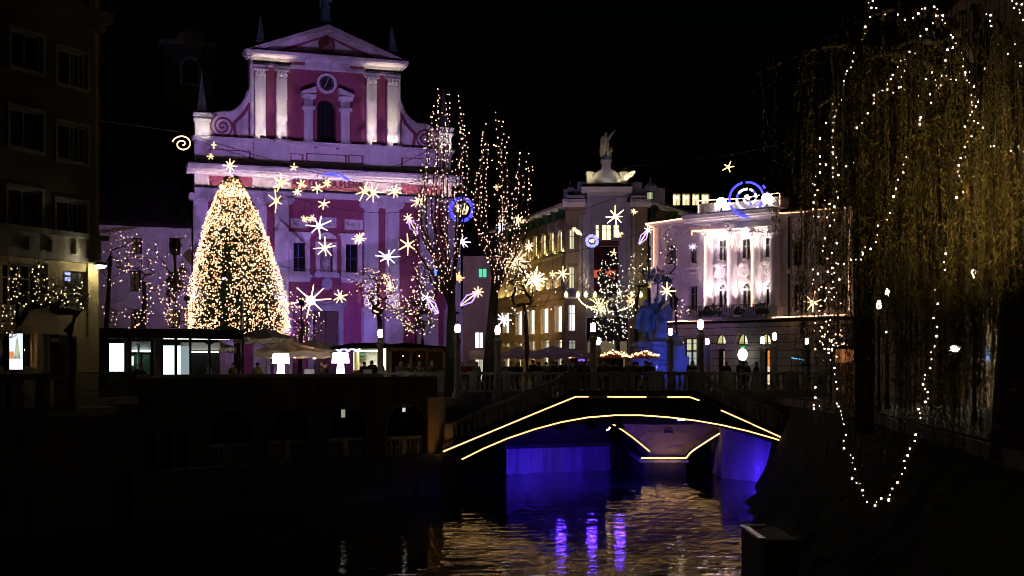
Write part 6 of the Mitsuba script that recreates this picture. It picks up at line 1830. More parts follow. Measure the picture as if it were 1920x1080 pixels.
# bright doorway and shop light behind the poplars
dn = front(872, 126, 930, 126)
dh = thing('corner_house', 'dark house behind the poplars with one bright ground floor shop front', 'house')
dz1 = dn.at(900, 480)[1]
g = (dn.at(890, 640)[0], dn.at(890, 654)[1], dn.at(907, 640)[0], dn.at(898, 622)[1])
wall_with(dn, dh, dn.at(868, 600)[0], dn.at(934, 600)[0], 0, dz1, [g, (g[0], .2, g[2], g[1] - .8)], 'm_olive')
lit_window(dn, dh, *[g[j] for j in (0, 2, 1, 3)], 'm_olive', (1, .98, .9), mull=(1, 0), panes=((0, .5, 2.5), (.5, 1, 1.2)))
lit_window(dn, dh, g[0], g[2], .2, g[1] - .8, 'm_olive', (1, .9, .7), mull=(1, 0), panes=((0, .6, 1.0), (.6, 1, .5)))
add('awning', MB(dn).profile([(0, g[1] - .1), (1.6, g[1] - .9), (1.6, g[1] - 1.0), (0, g[1] - .3)], dn.at(880, 640)[0], dn.at(912, 640)[0]), 'm_stucco', parent=dh)
add('roof', MB(dn).profile([(.4, dz1), (-4, dz1 + 2.5), (-8, dz1)], dn.at(868, 600)[0], dn.at(934, 600)[0]), 'm_roof', parent=dh)

# silver flagpole before the Christmas tree
fp = thing('flagpole', 'slim silver pole standing in front of the Christmas tree', 'pole')
p = P(453.5, 690, 84)
add('shaft', MB().tube([[p[0], p[1], 0], [p[0], p[1], P(453, 560, 84)[2]]], [.12, .10], 10), 'm_steel', smooth=40, parent=fp)
add('finial', MB().lathe([(.10, 0), (.13, .06), (.02, .15)], (p[0], p[1], P(453, 560, 84)[2]), 8), 'm_steel', parent=fp)

# cafe tables and chairs, a board and small boxes on the terrace
for i, (x, Y, lab) in enumerate(((399, 76, 'round cafe table at which a person sits under the pavilion roof'), (470, 77, 'round cafe table beside the person in the olive jacket'), (575, 78, 'round cafe table between the two mushroom lamps'))):
    t = thing('cafe_table', lab, 'table')
    c = P(x, 690, Y); c[2] = .38
    add('table_top', MB().lathe([(.38, .92), (.4, .94), (.4, .97), (.38, .98)], c * [1, 1, 0] + [0, 0, .12], 16), 'm_steel', parent=t)
    add('leg', MB().lathe([(.25, 0), (.24, .03), (.04, .06), (.035, 1.05)], c * [1, 1, 0], 10), 'm_steel', parent=t)
for i, (x, Y, yaw, lab) in enumerate(((411, 76.5, 20, 'metal cafe chair right of the seated person'), (427, 77, -30, 'metal cafe chair beside the right pavilion post'), (482, 78.5, 10, 'metal cafe chair behind the parapet left of the left mushroom lamp'))):
    t = thing('cafe_chair', lab, 'chair')
    c = P(x, 690, Y); c[2] = 0
    w = T().translate(c.tolist()).rotate([0, 0, 1], yaw)
    for nm, mb in (('seat', MB().box(-.2, .2, -.2, .2, .55, .58)), ('backrest', MB().tube([[-.19, .2, .56], [-.19, .24, 1.02], [.19, .24, 1.02], [.19, .2, .56]], .015, 5).box(-.18, .18, .22, .24, .85, .98)),
                   *[('leg', MB().tube([[a * .18, b * .18, .56], [a * .21, b * .21, 0]], .014, 5)) for a in (-1, 1) for b in (-1, 1)]):
        k = add(nm, mb, 'm_steel', parent=t)
        scene[k]['to_world'] = w
for (x0, x1, y0, y1, Y, lab) in ((571, 589, 692, 706, 75.2, 'white notice board on the parapet left of the right mushroom lamp'), (681, 697, 692.5, 701, 75.6, 'small white box board in front of the lit kiosk')):
    t = thing('notice_board', lab, 'board')
    a_, b_ = P(x0, y1, Y), P(x1, y0, Y)
    add('panel', MB().box(a_[0], b_[0], Y, Y + .05, a_[2], b_[2]), 'm_white', parent=t)
    add('post', MB().box(a_[0] + .05, a_[0] + .1, Y + .06, Y + .1, 0, b_[2]).box(b_[0] - .1, b_[0] - .05, Y + .06, Y + .1, 0, b_[2]), 'm_dark_metal', parent=t)

# people
PEOPLE = [
    ('person in dark clothes leaning forward, silhouetted against the green lit pavilion interior', 258, 66.5, 'lean', 60, (.015, .015, .018), .35, None, 1.0),
    ('seated person with a bare head at the cafe table under the pavilion roof', 393, 76.8, 'sit', 0, (.03, .03, .05), .35, None, 1.15),
    ('person in an olive jacket seen from behind, left of the left mushroom lamp', 483, 79, 'talk', 175, (.20, .19, .05), .25, None, 1.02),
    ('person in a pale green top beside the right pavilion post', 452, 78, 'sit', 40, (.28, .36, .28), .4, None, 1.05),
    ('person in an ochre jacket behind the right pavilion post', 437, 79, 'talk', -30, (.20, .15, .06), 0, None, 1.0),
    ('person standing in dark clothes at the left of the kiosk counter', 683, 86, 'stand', 170, (.015, .015, .02), .2, None, 1.0),
    ('person with long dark coat bending at the middle of the kiosk counter', 698, 86, 'talk', 200, (.012, .012, .014), .3, None, 1.05),
    ('person at the right end of the kiosk counter, below the street lamp', 714, 86.5, 'stand', 150, (.03, .04, .04), .25, None, 1.0),
    ('person passing between the mushroom lamps in dark clothes', 610, 80, 'walk', 80, (.02, .02, .03), .3, None, 1.0),
    ('person with a pale scarf before the church door, right of the warm parasol', 604, 84, 'stand', -20, (.06, .05, .07), .3, None, 1.0),
    ('person in a pale hat, first of those behind the balustrade left of the poplars', 751, 82.2, 'talk', 10, (.12, .11, .10), .5, (.22, .20, .18), 1.0),
    ('shorter person in a pale hat, second behind the balustrade left of the poplars', 766, 82.4, 'stand', -10, (.08, .07, .06), .3, (.2, .18, .15), .93),
    ('person in a grey hat, third behind the balustrade left of the poplars', 786, 82.2, 'talk', -20, (.12, .12, .12), .36, (.25, .23, .2), 1.0),
    ('person in a brown coat, last behind the balustrade left of the left poplar', 809, 82.3, 'stand', 15, (.10, .08, .06), .42, (.16, .14, .12), 1.02),
    ('person in a beige coat leaning on the balustrade between the poplars', 842, 82.2, 'lean', 0, (.16, .12, .09), .45, None, 1.05),
    ('person in a red jacket between the poplar trunks', 868, 83.4, 'walk', 40, (.22, .025, .03), .4, None, 1.0),
    ('second person in a dull red coat between the poplar trunks', 880, 84, 'stand', -30, (.14, .03, .03), .35, None, 1.0),
    ('person in a white patterned scarf left of the thick poplar trunk', 893, 84, 'talk', 30, (.14, .13, .13), .4, None, 1.0),
    ('person in a pale coat by the lamp right of the thick poplar trunk', 944, 82.4, 'stand', 20, (.10, .09, .08), .35, None, 1.0),
    ('person in dark clothes walking below the left violet parasol', 958, 86, 'walk', -60, (.03, .025, .03), .35, None, 1.0),
    ('person standing before the first lit shop door of the department store', 972, 88, 'stand', 10, (.03, .02, .02), .35, None, 1.0),
    ('tall person in front of the second lit shop door', 999, 86, 'talk', 140, (.012, .012, .014), .6, None, 1.06),
    ('person in front of the dark pier between the second and third shop doors', 1010, 88, 'stand', 190, (.02, .014, .014), .5, None, 1.0),
    ('person leaning at the balustrade under the peak of the violet parasol', 1024, 82.4, 'lean', 180, (.06, .055, .05), .55, None, 1.05),
    ('person walking right of the parasol peak in dark clothes', 1043, 87, 'walk', 90, (.015, .015, .02), .5, None, 1.0),
    ('person in a dark hood before the last lit shop door', 1056, 86, 'stand', 20, (.02, .02, .02), .45, (.02, .02, .02), 1.0),
    ('person standing left of the thin post with the violet box', 1075, 85, 'talk', -20, (.03, .03, .04), .5, None, 1.0),
    ('person standing right of the thin post with the violet box', 1101, 86, 'stand', 30, (.05, .05, .055), .4, None, 1.0),
    ('person in dark coat below the two lamps at the glass canopy', 1124, 85, 'walk', -90, (.012, .012, .012), .45, None, 1.0),
    ('person before the left garlanded stall', 1144, 86, 'stand', 180, (.05, .02, .015), .45, None, 1.0),
    ('second person before the left garlanded stall', 1158, 87, 'talk', 160, (.03, .02, .015), .4, None, 1.0),
    ('person standing between the two garlanded stalls', 1177, 86, 'stand', 10, (.06, .05, .04), .45, None, 1.0),
    ('person before the right garlanded stall', 1196, 87, 'talk', 200, (.05, .035, .02), .4, None, .98),
    ('person walking past the right garlanded stall', 1210, 86, 'walk', 70, (.04, .03, .02), .35, None, 1.0),
    ('person leaning over the balustrade at the right stairs, before the lit corner shop', 1296, 82, 'lean', 10, (.012, .012, .012), .7, (.01, .01, .01), 1.08),
    ('person before the first lit palace arch', 1362, 86, 'stand', -20, (.02, .02, .022), .45, None, 1.0),
    ('person below the round white sign, left of two', 1388, 86, 'talk', 30, (.02, .018, .02), .55, None, 1.05),
    ('person below the round white sign, right of two', 1399, 87, 'stand', -30, (.015, .015, .015), .5, None, 1.0),
    ('person walking before the orange lit palace door', 1418, 87, 'walk', 90, (.03, .02, .02), .35, None, 1.0),
]
for (lab, x, Y, pose, yaw, coat, z0, hat, sc_) in PEOPLE:
    p = P(x, 690, Y)
    person(lab, (p[0], p[1], .2 if Y < 81.2 else .3), pose, yaw, coat, hat=hat, scale=sc_)
g_ = np.random.default_rng(5)
for k in range(26):
    x, Y = g_.uniform(945, 1232), g_.uniform(87.5, 91.5)
    p = P(x, 690, Y)
    c = g_.uniform(.012, .05)
    person('dark silhouette of a person in the crowd on the square before the department store', (p[0], p[1], .3), ('stand', 'walk', 'talk')[k % 3], g_.uniform(0, 360), (c, c * .9, c * .95), scale=g_.uniform(.94, 1.06), group='crowd on the square behind the balustrade')
# people stand on raised paving behind the balustrades
add('square_pavement', MB().plan(sg.Polygon([(-12.5, 81.5), (17.2, 83.3), (17.2, 92), (-12.5, 92)]), .0, .3), 'm_pave', kind='structure')
add('cafe_terrace', MB().plan(sg.Polygon([(-23.5, 65.2), (-15.9, 65.2), (-5.4, 75.8), (-5.4, 81.2), (-19, 81.2), (-23.5, 70)]), .0, .2), 'm_wood', kind='structure')

# ================================================================ trees
def branches(trunk, pts, jitter=.25, r_tip=.012, r_max=.2, seed=1):
    """A bare tree: every point in pts is reached by a bent twig from the nearest node; radii grow towards the trunk."""
    g = np.random.default_rng(seed)
    nodes = [np.array(p, float) for p in trunk]
    par = [-1] + list(range(len(trunk) - 1))
    top = nodes[-1]
    pts = sorted([np.array(p, float) for p in pts], key=lambda p: np.linalg.norm(p - top))
    ends = []
    for p in pts:
        N = np.array(nodes[max(0, len(trunk) - 3):])
        dd = np.linalg.norm(N - p, axis=1) + np.maximum(0, N[:, 2] - p[2]) * .6
        i = int(np.argmin(dd)) + max(0, len(trunk) - 3)
        a = nodes[i]
        L = np.linalg.norm(p - a)
        n = max(1, int(L / .55))
        prev = i
        for k in range(1, n + 1):
            t = k / n
            q = a + (p - a) * t + (g.normal(size=3) * jitter * .35 + np.array([0, 0, L * .12])) * math.sin(math.pi * t) * (k < n)
            nodes.append(q); par.append(prev); prev = len(nodes) - 1
        ends.append(prev)
    cnt = np.zeros(len(nodes))
    for i in ends:
        cnt[i] += 1
    for i in range(len(nodes) - 1, 0, -1):
        cnt[par[i]] += cnt[i]
    rad = np.clip(r_tip * np.sqrt(np.maximum(cnt, 1)) * 1.15, r_tip, r_max)
    return np.array(nodes), par, rad, ends


def tree_mesh(nodes, par, rad, sides=4):
    mb = MB()
    kids = {}
    for i, p in enumerate(par):
        kids.setdefault(p, []).append(i)
    done = set()
    for i in range(len(nodes)):
        # chains that follow the thickest child
        if i in done or (par[i] >= 0 and max(kids[par[i]], key=lambda k: rad[k]) == i):
            continue
        chain = ([par[i]] if par[i] >= 0 else []) + [i]
        done.add(i)
        while chain[-1] in kids:
            n = max(kids[chain[-1]], key=lambda k: rad[k])
            chain.append(n); done.add(n)
        if len(chain) > 1:
            rr = rad[chain].copy()
            if par[i] >= 0:
                rr[0] = min(rr[0], rr[1] * 1.2)
            mb.tube(nodes[chain], rr, 6 if rr.max() > .08 else sides)
    return mb


def bulb_tree(key, label, trunk_px, Y, blobs, n, colour=(1.0, .55, .38), k=4.4, r=(.032, .052), cat='tree', depth=.8, extra=0, group=None, seed=1, w=.1, trunk_r=.2, z0=0.0):
    """A bare tree hung with small lights: trunk_px = pixels of the trunk from foot to fork; blobs = (px, py, rx, ry, share)."""
    g = np.random.default_rng(seed)
    s_ = Y / FPX
    trunk = [P(x, y, Y) for x, y in trunk_px]
    trunk[0][2] = z0 - .1
    pts = []
    for (x, y, rx, ry, share) in blobs:
        m = int(n * share)
        while m > 0:
            q = g.uniform(-1, 1, 3)
            if q @ q > 1:
                continue
            pts.append(P(x + rx * q[0], y + ry * q[2], Y + q[1] * rx * s_ * depth)); m -= 1
    nodes, par, rad, ends = branches(trunk, pts, seed=seed, r_max=trunk_r)
    rad[:len(trunk)] = np.maximum(rad[:len(trunk)], np.linspace(trunk_r, trunk_r * .7, len(trunk)))
    t = thing(key, label, cat, group)
    add('trunk', tree_mesh(nodes, par, rad), 'm_bark', parent=t)
    # fine bare twigs
    tw = MB()
    for q in pts[::2]:
        for _ in range(2 + extra):
            d = g.normal(size=3) + [0, 0, .6]
            d /= np.linalg.norm(d)
            tw.tube([q, q + d * .3 + g.normal(size=3) * .05, q + d * .6 + g.normal(size=3) * .1], [.012, .009, .004], 3)
    add('twigs', tw, 'm_bark', parent=t, kind='stuff')
    off = np.array(pts) + g.normal(size=(len(pts), 3)) * .04
    add('light_string', MB().balls(off, g.uniform(r[0], r[1], len(off))), 'm_lamp', emit=glow(colour, k, w), parent=t, kind='stuff')
    return t


bulb_tree('lit_plane_tree', 'bare tree with few lights at the left end of the violet house', [(197, 690), (199, 620), (203, 560), (207, 480)], 96, [(215, 500, 30, 70, .35), (235, 480, 40, 55, .45), (210, 590, 30, 25, .2)], 62, r=(.032, .05), seed=3)
bulb_tree('lit_plane_tree', 'bare tree with a looping light chain, in the middle before the violet house', [(268, 690), (269, 600), (271, 560), (270, 530)], 97, [(272, 560, 14, 55, .4), (255, 480, 45, 50, .25), (290, 550, 30, 45, .2), (245, 600, 40, 22, .15)], 105, r=(.032, .052), seed=4)
bulb_tree('lit_plane_tree', 'bare tree densely hung with lights, just left of the Christmas tree', [(329, 690), (329, 600), (329, 520), (328, 480)], 98, [(318, 560, 14, 50, .4), (345, 545, 28, 45, .3), (320, 480, 45, 50, .15), (350, 600, 30, 25, .15)], 190, r=(.032, .052), seed=5)
bulb_tree('lit_pollard_tree', 'low tree hung with light chains before the dark block at the far left', [(135, 735), (135, 680), (134, 640), (128, 622)], 54.5, [(27, 545, 14, 55, .22), (75, 520, 16, 34, .16), (12, 600, 24, 40, .14), (105, 560, 24, 36, .26), (150, 560, 18, 36, .12), (60, 560, 40, 20, .1)], 190, colour=(1, .74, .42), k=3.5, r=(.018, .032), depth=.5, extra=2, seed=6, trunk_r=.22)
bulb_tree('lit_plane_tree', 'small tree hung with lights between the Christmas tree and the church door', [(562, 690), (563, 650), (566, 620)], 101, [(575, 600, 36, 44, .7), (556, 570, 22, 34, .3)], 130, r=(.032, .052), seed=7)
bulb_tree('lit_plane_tree', 'round bare tree hung with lights in front of the church, above the kiosk street lamp', [(713, 690), (713, 640), (712, 606), (711, 590)], 99, [(700, 535, 48, 34, .6), (720, 560, 40, 45, .4)], 190, r=(.03, .048), seed=8, extra=1)
bulb_tree('lit_plane_tree', 'tree thick with reddish lights just left of the left poplar', [(792, 690), (792, 650), (793, 610)], 94, [(780, 585, 42, 48, .6), (800, 530, 34, 60, .4)], 330, colour=(1, .62, .42), r=(.03, .048), seed=9)
bulb_tree('lit_plane_tree', 'bare spreading tree with lights before the left wing of the department store', [(988, 690), (988, 650), (986, 600), (982, 570)], 92, [(972, 515, 34, 44, .75), (1010, 560, 36, 60, .1), (960, 590, 20, 40, .15)], 130, colour=(1, .78, .55), r=(.03, .048), seed=10, extra=1)
bulb_tree('lit_plane_tree', 'tree covered in white lights below the glass canopy of the department store', [(1158, 690), (1158, 650), (1157, 610)], 103, [(1150, 590, 42, 60, .65), (1145, 520, 26, 46, .35)], 290, colour=(1, .86, .66), r=(.032, .052), seed=11)
bulb_tree('lit_plane_tree', 'slender lit tree between the glass canopy and the monument', [(1192, 690), (1193, 620), (1194, 560)], 106, [(1200, 510, 26, 46, .7), (1180, 560, 18, 40, .3)], 75, colour=(1, .82, .6), r=(.03, .048), seed=12)
bulb_tree('lit_plane_tree', 'slender tree with a few drooping light chains behind the monument', [(1266, 690), (1267, 640), (1268, 560)], 105, [(1250, 490, 20, 55, .5), (1280, 580, 16, 30, .3), (1270, 650, 14, 40, .2)], 62, colour=(1, .72, .6), r=(.03, .048), seed=13)


# tall poplars by the bridge: upright limbs, each with a chain of lights
def poplar(label, foot, fork, limbs, Y, seed, fat):
    g = np.random.default_rng(seed)
    s_ = Y / FPX
    t = thing('lit_poplar', label, 'tree', 'tall poplars hung with vertical light chains')
    tr, bl = MB(), []
    f0, f1 = P(*foot, Y), P(*fork, Y)
    f0[2] = -.1
    tr.tube([f0, f0 * .8 + f1 * .2 + [0, 0, .0], (f0 + f1) / 2, f1], [fat * 1.05, fat * .85, fat * .72, fat * .42], 10)
    lb = MB()
    for (x, y, x2) in limbs:
        dy = g.normal() * .8
        a = f1 + (f0 - f1) * g.uniform(0, .35) + [0, dy * .1, 0]
        end = P(x, y, Y + dy)
        mid = P(x2, 430 + g.normal() * 18, Y + dy * .9)
        q = [a, a * .55 + mid * .45 + [0, 0, .2], mid, mid * .55 + end * .45 + [g.normal() * .1, 0, 0], end]
        tt = np.linspace(0, 1, 26)
        ctl = np.array(q)
        pl_ = np.column_stack([np.interp(tt, np.linspace(0, 1, 5), ctl[:, k]) for k in range(3)])
        for _ in range(3):
            pl_[1:-1] = (pl_[:-2] + pl_[1:-1] * 2 + pl_[2:]) / 4
        lb.tube(pl_, np.linspace(.085, .015, 26), 5)
        L = np.linalg.norm(np.diff(pl_, axis=0), axis=1).sum()
        step = g.uniform(7.5, 10.5) * s_
        for d in np.arange(L * .13, L, step):
            k = d / L * 25
            i = min(24, int(k))
            c = pl_[i] + (pl_[i + 1] - pl_[i]) * (k - i) + g.normal(size=3) * [.05, .1, .05]
            bl.append(c)
        for _ in range(34):
            k = g.integers(4, 25)
            d = np.array([g.normal() * .35, g.normal() * .35, 1.0])
            lb.tube([pl_[k], pl_[k] + d * .35 + [g.normal() * .05, 0, 0], pl_[k] + d * g.uniform(.7, 1.3)], [.016, .012, .004], 3)
            if g.random() < .22:
                bl.append(pl_[k] + d * g.uniform(.3, .7))
    add('trunk', tr, 'm_bark', parent=t)
    add('limbs', lb, 'm_bark', parent=t)
    add('light_string', MB().balls(bl, g.uniform(.030, .046, len(bl))), 'm_lamp', emit=glow((1.0, .54, .40), 4.6, .15), parent=t, kind='stuff')


poplar('left of the two tall bare poplars, hung with vertical light chains before the church side', (846, 690), (847, 520), [(821, 158, 806), (835, 165, 822), (845, 175, 838), (861, 178, 862), (812, 195, 798), (803, 240, 788), (866, 212, 866), (873, 250, 872), (797, 315, 784), (838, 196, 830), (824, 185, 815), (786, 400, 776), (858, 300, 856)], 80, 21, .42)
poplar('right of the two tall bare poplars, with two lit peaks beside the department store', (914, 690), (930, 500), [(911, 222, 900), (930, 200, 932), (942, 213, 946), (905, 250, 893), (975, 287, 966), (986, 290, 978), (994, 302, 990), (948, 262, 952), (962, 350, 960), (894, 318, 886), (915, 270, 910), (938, 250, 940)], 81, 22, .46)

# ---------------------------------------------------------------- Christmas tree
XY = 100.0
PROF = [(331, 7), (350, 20), (375, 33), (400, 46), (450, 63), (500, 77), (550, 89), (600, 95), (628, 93)]
py_ = np.array([p[0] for p in PROF], float); pw_ = np.array([p[1] for p in PROF], float)
xt = thing('christmas_tree', 'huge cone shaped Christmas tree covered in thousands of warm white lights', 'Christmas tree')
s_ = XY / FPX


def xpoint(y, th, f=1.0):
    cxp = np.interp(y, [331, 450, 630], [434, 440, 448])
    R = np.interp(y, py_, pw_) * s_ * f
    c = np.stack([(cxp - CX) * s_, np.full_like(y, XY), EYE - (y - HY) * s_], -1)
    return c + np.stack([np.cos(th) * R, np.sin(th) * R, np.zeros_like(y)], -1)


def xsample(n, g, power=1.0):
    y = []
    while len(y) < n:
        q = g.uniform(333, 628)
        if g.uniform(0, 95) < np.interp(q, py_, pw_) * (3.2 if q < 375 else 1.7 if q < 430 else 1.0 if q < 520 else .8):
            y.append(q)
    return np.array(y)


g = np.random.default_rng(31)
n = 9000
yy, th = g.uniform(333, 632, n), g.uniform(0, 2 * np.pi, n)
base = xpoint(yy, th, .55 + .30 * g.random(n))
out = np.stack([np.cos(th), np.sin(th), -.25 + g.normal(size=n) * .3], -1)
out /= np.linalg.norm(out, axis=1, keepdims=True)
sd = np.cross(out, [0, 0, 1.0]); sd /= np.linalg.norm(sd, axis=1, keepdims=True)
L = g.uniform(.22, .45, n)[:, None]
W = g.uniform(.05, .12, n)[:, None]
v = np.stack([base - sd * W, base + sd * W, base + out * L + [0, 0, -.06], base + out * L * .5 + [0, 0, .1]], 1).reshape(-1, 3)
k = np.arange(n)[:, None] * 4
f = np.vstack([np.hstack([k, k + 1, k + 3]), np.hstack([k + 1, k + 2, k + 3]), np.hstack([k, k + 3, k + 2])])
add('crown', (v, f), 'm_needle', parent=xt)
core = MB()
cy = np.linspace(336, 630, 24)
core.lathe([(np.interp(y, py_, pw_) * s_ * .55, EYE - (y - HY) * s_) for y in cy[::-1]], ((441 - CX) * s_, XY, 0), 18)
add('inner_branches', core, 'm_needle', parent=xt)
add('trunk', MB().tube([[(446 - CX) * s_, XY, 0], [(446 - CX) * s_, XY, 5]], .28, 8), 'm_bark', parent=xt)
nb_ = 8800
yb = xsample(nb_, g)
tb = g.uniform(0, 2 * np.pi, nb_)
bulbs = xpoint(yb, tb, .93 + .08 * g.random(nb_) + .03 * np.sin(tb * 9 + yb * .11))
bulbs += g.normal(size=bulbs.shape) * .03
# a gap of fewer lights down the middle of the side that faces the river
keep = ~((np.abs(bulbs[:, 0] - (440 - CX) * s_) < .32) & (yb > 470) & (yb < 640) & (g.random(nb_) < .8))
tone = g.random(nb_)
for sel, col, kk_ in ((keep & (tone < .5), (1.0, .64, .38), 3.6), (keep & (tone >= .5) & (tone < .85), (1.0, .46, .20), 3), (keep & (tone >= .85), (1.0, .32, .14), 2.6)):
    add('light_string', MB().balls(bulbs[sel], g.uniform(.036, .058, sel.sum()) * np.where(yb[sel] < 372, 1.5, 1)), 'm_lamp', emit=glow(col, kk_, .6), parent=xt, kind='stuff')
bb = xpoint(np.array([528.0]), np.array([-1.65]), 1.03)[0]
add('blue_light', MB().balls([bb], .10, ICO), 'm_lamp', emit=glow((.2, .25, 1.0), 6, .05), parent=xt)

# ================================================================ hanging light figures
CABLES = [
    ('cable from the dark block over the Christmas tree towards the left poplar', [(181, 225, 62), (342, 248, 100), (480, 292, 104), (620, 330, 104), (730, 318, 100), (828, 270, 82)]),
    ('cable from the church side towards the left poplar, under the main cornice', [(364, 262, 123), (480, 300, 106), (560, 318, 104), (680, 340, 104), (760, 345, 100), (826, 330, 82)]),
    ('lower cable from the tree top across the church windows', [(364, 345, 123), (520, 360, 104), (600, 388, 104), (720, 402, 104), (800, 390, 96), (840, 370, 82)]),
    ('low cable across the church portal', [(364, 470, 123), (560, 505, 104), (640, 512, 104), (730, 500, 104), (838, 450, 82)]),
    ('cable from the right poplar to the corner pavilion', [(935, 320, 82), (1000, 380, 104), (1080, 398, 108), (1150, 372, 120), (1215, 362, 138)]),
    ('lower cable from the right poplar to the palace corner', [(935, 400, 82), (972, 452, 100), (1050, 478, 106), (1150, 455, 110), (1226, 428, 117)]),
    ('high cable from the pavilion roof to the palace roof', [(1165, 318, 138), (1182, 312, 134), (1366, 292, 112), (1548, 250, 60)]),
]
ctab = []
for lab, pts in CABLES:
    t = thing('overhead_cable', 'thin dark overhead ' + lab, 'cable')
    w3 = np.array([P(*q) for q in pts])
    tt = np.linspace(0, 1, 40)
    u_ = np.concatenate([[0], np.cumsum(np.linalg.norm(np.diff(w3, axis=0), axis=1))]); u_ /= u_[-1]
    pl_ = np.column_stack([np.interp(tt, u_, w3[:, k]) for k in range(3)])
    for _ in range(3):
        pl_[1:-1] = (pl_[:-2] + 2 * pl_[1:-1] + pl_[2:]) / 4
    add('wire', MB().tube(pl_, .022, 4), 'm_cable', parent=t)
    px_ = CX + FPX * pl_[:, 0] / pl_[:, 1]
    py2 = HY - FPX * (pl_[:, 2] - EYE) / pl_[:, 1]
    ctab.append((px_, py2, pl_[:, 1]))

WS, GS, CS, BS, PS, OS = (1.0, .70, .40), (1.0, .74, .30), (.80, .78, 1.0), (.05, .05, 1.0), (.5, .28, 1.0), (1.0, .50, .22)


def light_figure(label, x, y, r, kind, colour=WS, n=8, Y=None, wire=True, k=2.1, seed=0, squash=1.0, rot=0.0, second=None, thick=.052):
    g = np.random.default_rng(seed + int(x * 7 + y))
    best = None
    for (cx2, cy2, cY) in ctab:
        if cx2.min() < x < cx2.max():
            o = np.argsort(cx2)
            yc, Yc = np.interp(x, cx2[o], cy2[o]), np.interp(x, cx2[o], cY[o])
            if yc < y - r * .3 and (best is None or yc > best[0]):
                best = (yc, Yc)
    if Y is None:
        Y = best[1] if best else 104
    s_ = Y / FPX
    c = P(x, y, Y)
    R = r * s_
    th = thick * min(1.0, Y / 100) * (1 if r > 9 else .85)
    t = thing('light_star' if kind in ('star', 'burst') else {'ring': 'light_ring', 'comet': 'light_comet', 'swirl': 'light_spiral', 'arc': 'light_arc', 'spiral': 'light_spiral'}[kind], label, {'ring': 'light ring', 'comet': 'light comet', 'swirl': 'light spiral', 'arc': 'light arc', 'spiral': 'light spiral'}.get(kind, 'light star'))
    mb, m2 = MB(), MB()
    R2 = lambda a, q, dy=0: c + np.array([math.cos(a) * q, dy, math.sin(a) * q * squash])
    if kind in ('star', 'burst'):
        for j in range(n):
            a = rot + 2 * math.pi * j / n + g.normal() * .1
            q = R * (g.uniform(.65, 1.0) if kind == 'star' else g.uniform(.5, 1.0))
            if j in (0, n // 2):
                q = R
            dy = g.normal() * .35 * R
            mb.tube([c + (R2(a, q, dy) - c) * .12, R2(a, q * .55, dy * .55), R2(a, q, dy)], [th * 1.2, th, th * .75], 5)
            if kind == 'burst':
                mb.balls([R2(a + .12, q * g.uniform(.6, 1.05), dy), R2(a - .12, q * g.uniform(.5, .9), dy)], th * .8)
        mb.balls([c], max(th * 1.5, R * .24), ICO)
    elif kind == 'ring':
        ring = [R2(a, R) for a in np.linspace(0, 2 * math.pi, 49)]
        for j in range(0, 48, 2):
            m2.tube(ring[j:j + 3] if j % 8 else ring[j:j + 2], th * 2.6, 5)
        mb.balls([c + [g.normal() * R * .16, g.normal() * .1, g.normal() * R * .16] for _ in range(7)], R * .26, ICO)
    elif kind == 'comet':
        a = rot
        hd = c + (R2(a, R * .6) - c)
        tl = c - (R2(a, R) - c)
        nrm = np.array([-math.sin(a), 0, math.cos(a)]) * R * .30
        for j in (-1, 0, 1):
            (m2 if j else mb).tube([hd, (hd + tl) / 2 + nrm * j, tl + nrm * j * .2], [th * 1.1, th, th * .6], 5)
        for j in range(n):
            b = 2 * math.pi * j / n
            mb.tube([hd, hd + np.array([math.cos(b), g.normal() * .2, math.sin(b)]) * R * .42], [th, th * .7], 5)
        mb.balls([hd], R * .14, ICO)
    elif kind == 'arc':
        a0 = rot
        p0, p1 = R2(a0, R), R2(a0 + math.pi, R)
        nrm = np.array([-math.sin(a0), 0, math.cos(a0)])
        for j, b in enumerate((.28, .12)):
            q = [p0 + (p1 - p0) * t_ + nrm * math.sin(math.pi * t_) * R * b for t_ in np.linspace(0, 1, 13)]
            (mb if j == 0 else m2).tube(q, th, 5)
    elif kind in ('swirl', 'spiral'):
        turns = 1.7 if kind == 'swirl' else 2.9
        q = []
        for t_ in np.linspace(0, 1, 90):
            a = rot - t_ * turns * 2 * math.pi
            q.append(R2(a, R * (1 - .88 * t_) if kind == 'swirl' else R * (1 - .9 * max(0, t_ - .16) / .84)))
        if kind == 'swirl':
            mb.tube(q, th, 5)
        else:
            for j in range(0, 88, 2):
                (m2 if j < 38 or j % 10 == 0 else mb).tube(q[j:j + 3] if j % 8 else q[j:j + 2], th * 1.9, 5)
            mb.balls([c], R * .1, ICO)
    add('lit_tubes', mb, 'm_lamp', emit=glow(colour, k, .03), parent=t)
    if m2.n:
        add('coloured_tubes', m2, 'm_lamp', emit=glow(second or colour, k, .03), parent=t, **({'kind': 'stuff'} if kind in ('spiral', 'ring') else {}))
    if wire and best and Y == best[1]:
        zt = EYE + (HY - best[0]) * s_
        add('hanging_wire', MB().tube([c + [0, .03, R * .1], [c[0], c[1] + .03, zt]], .012, 4), 'm_cable', parent=t)
    return t


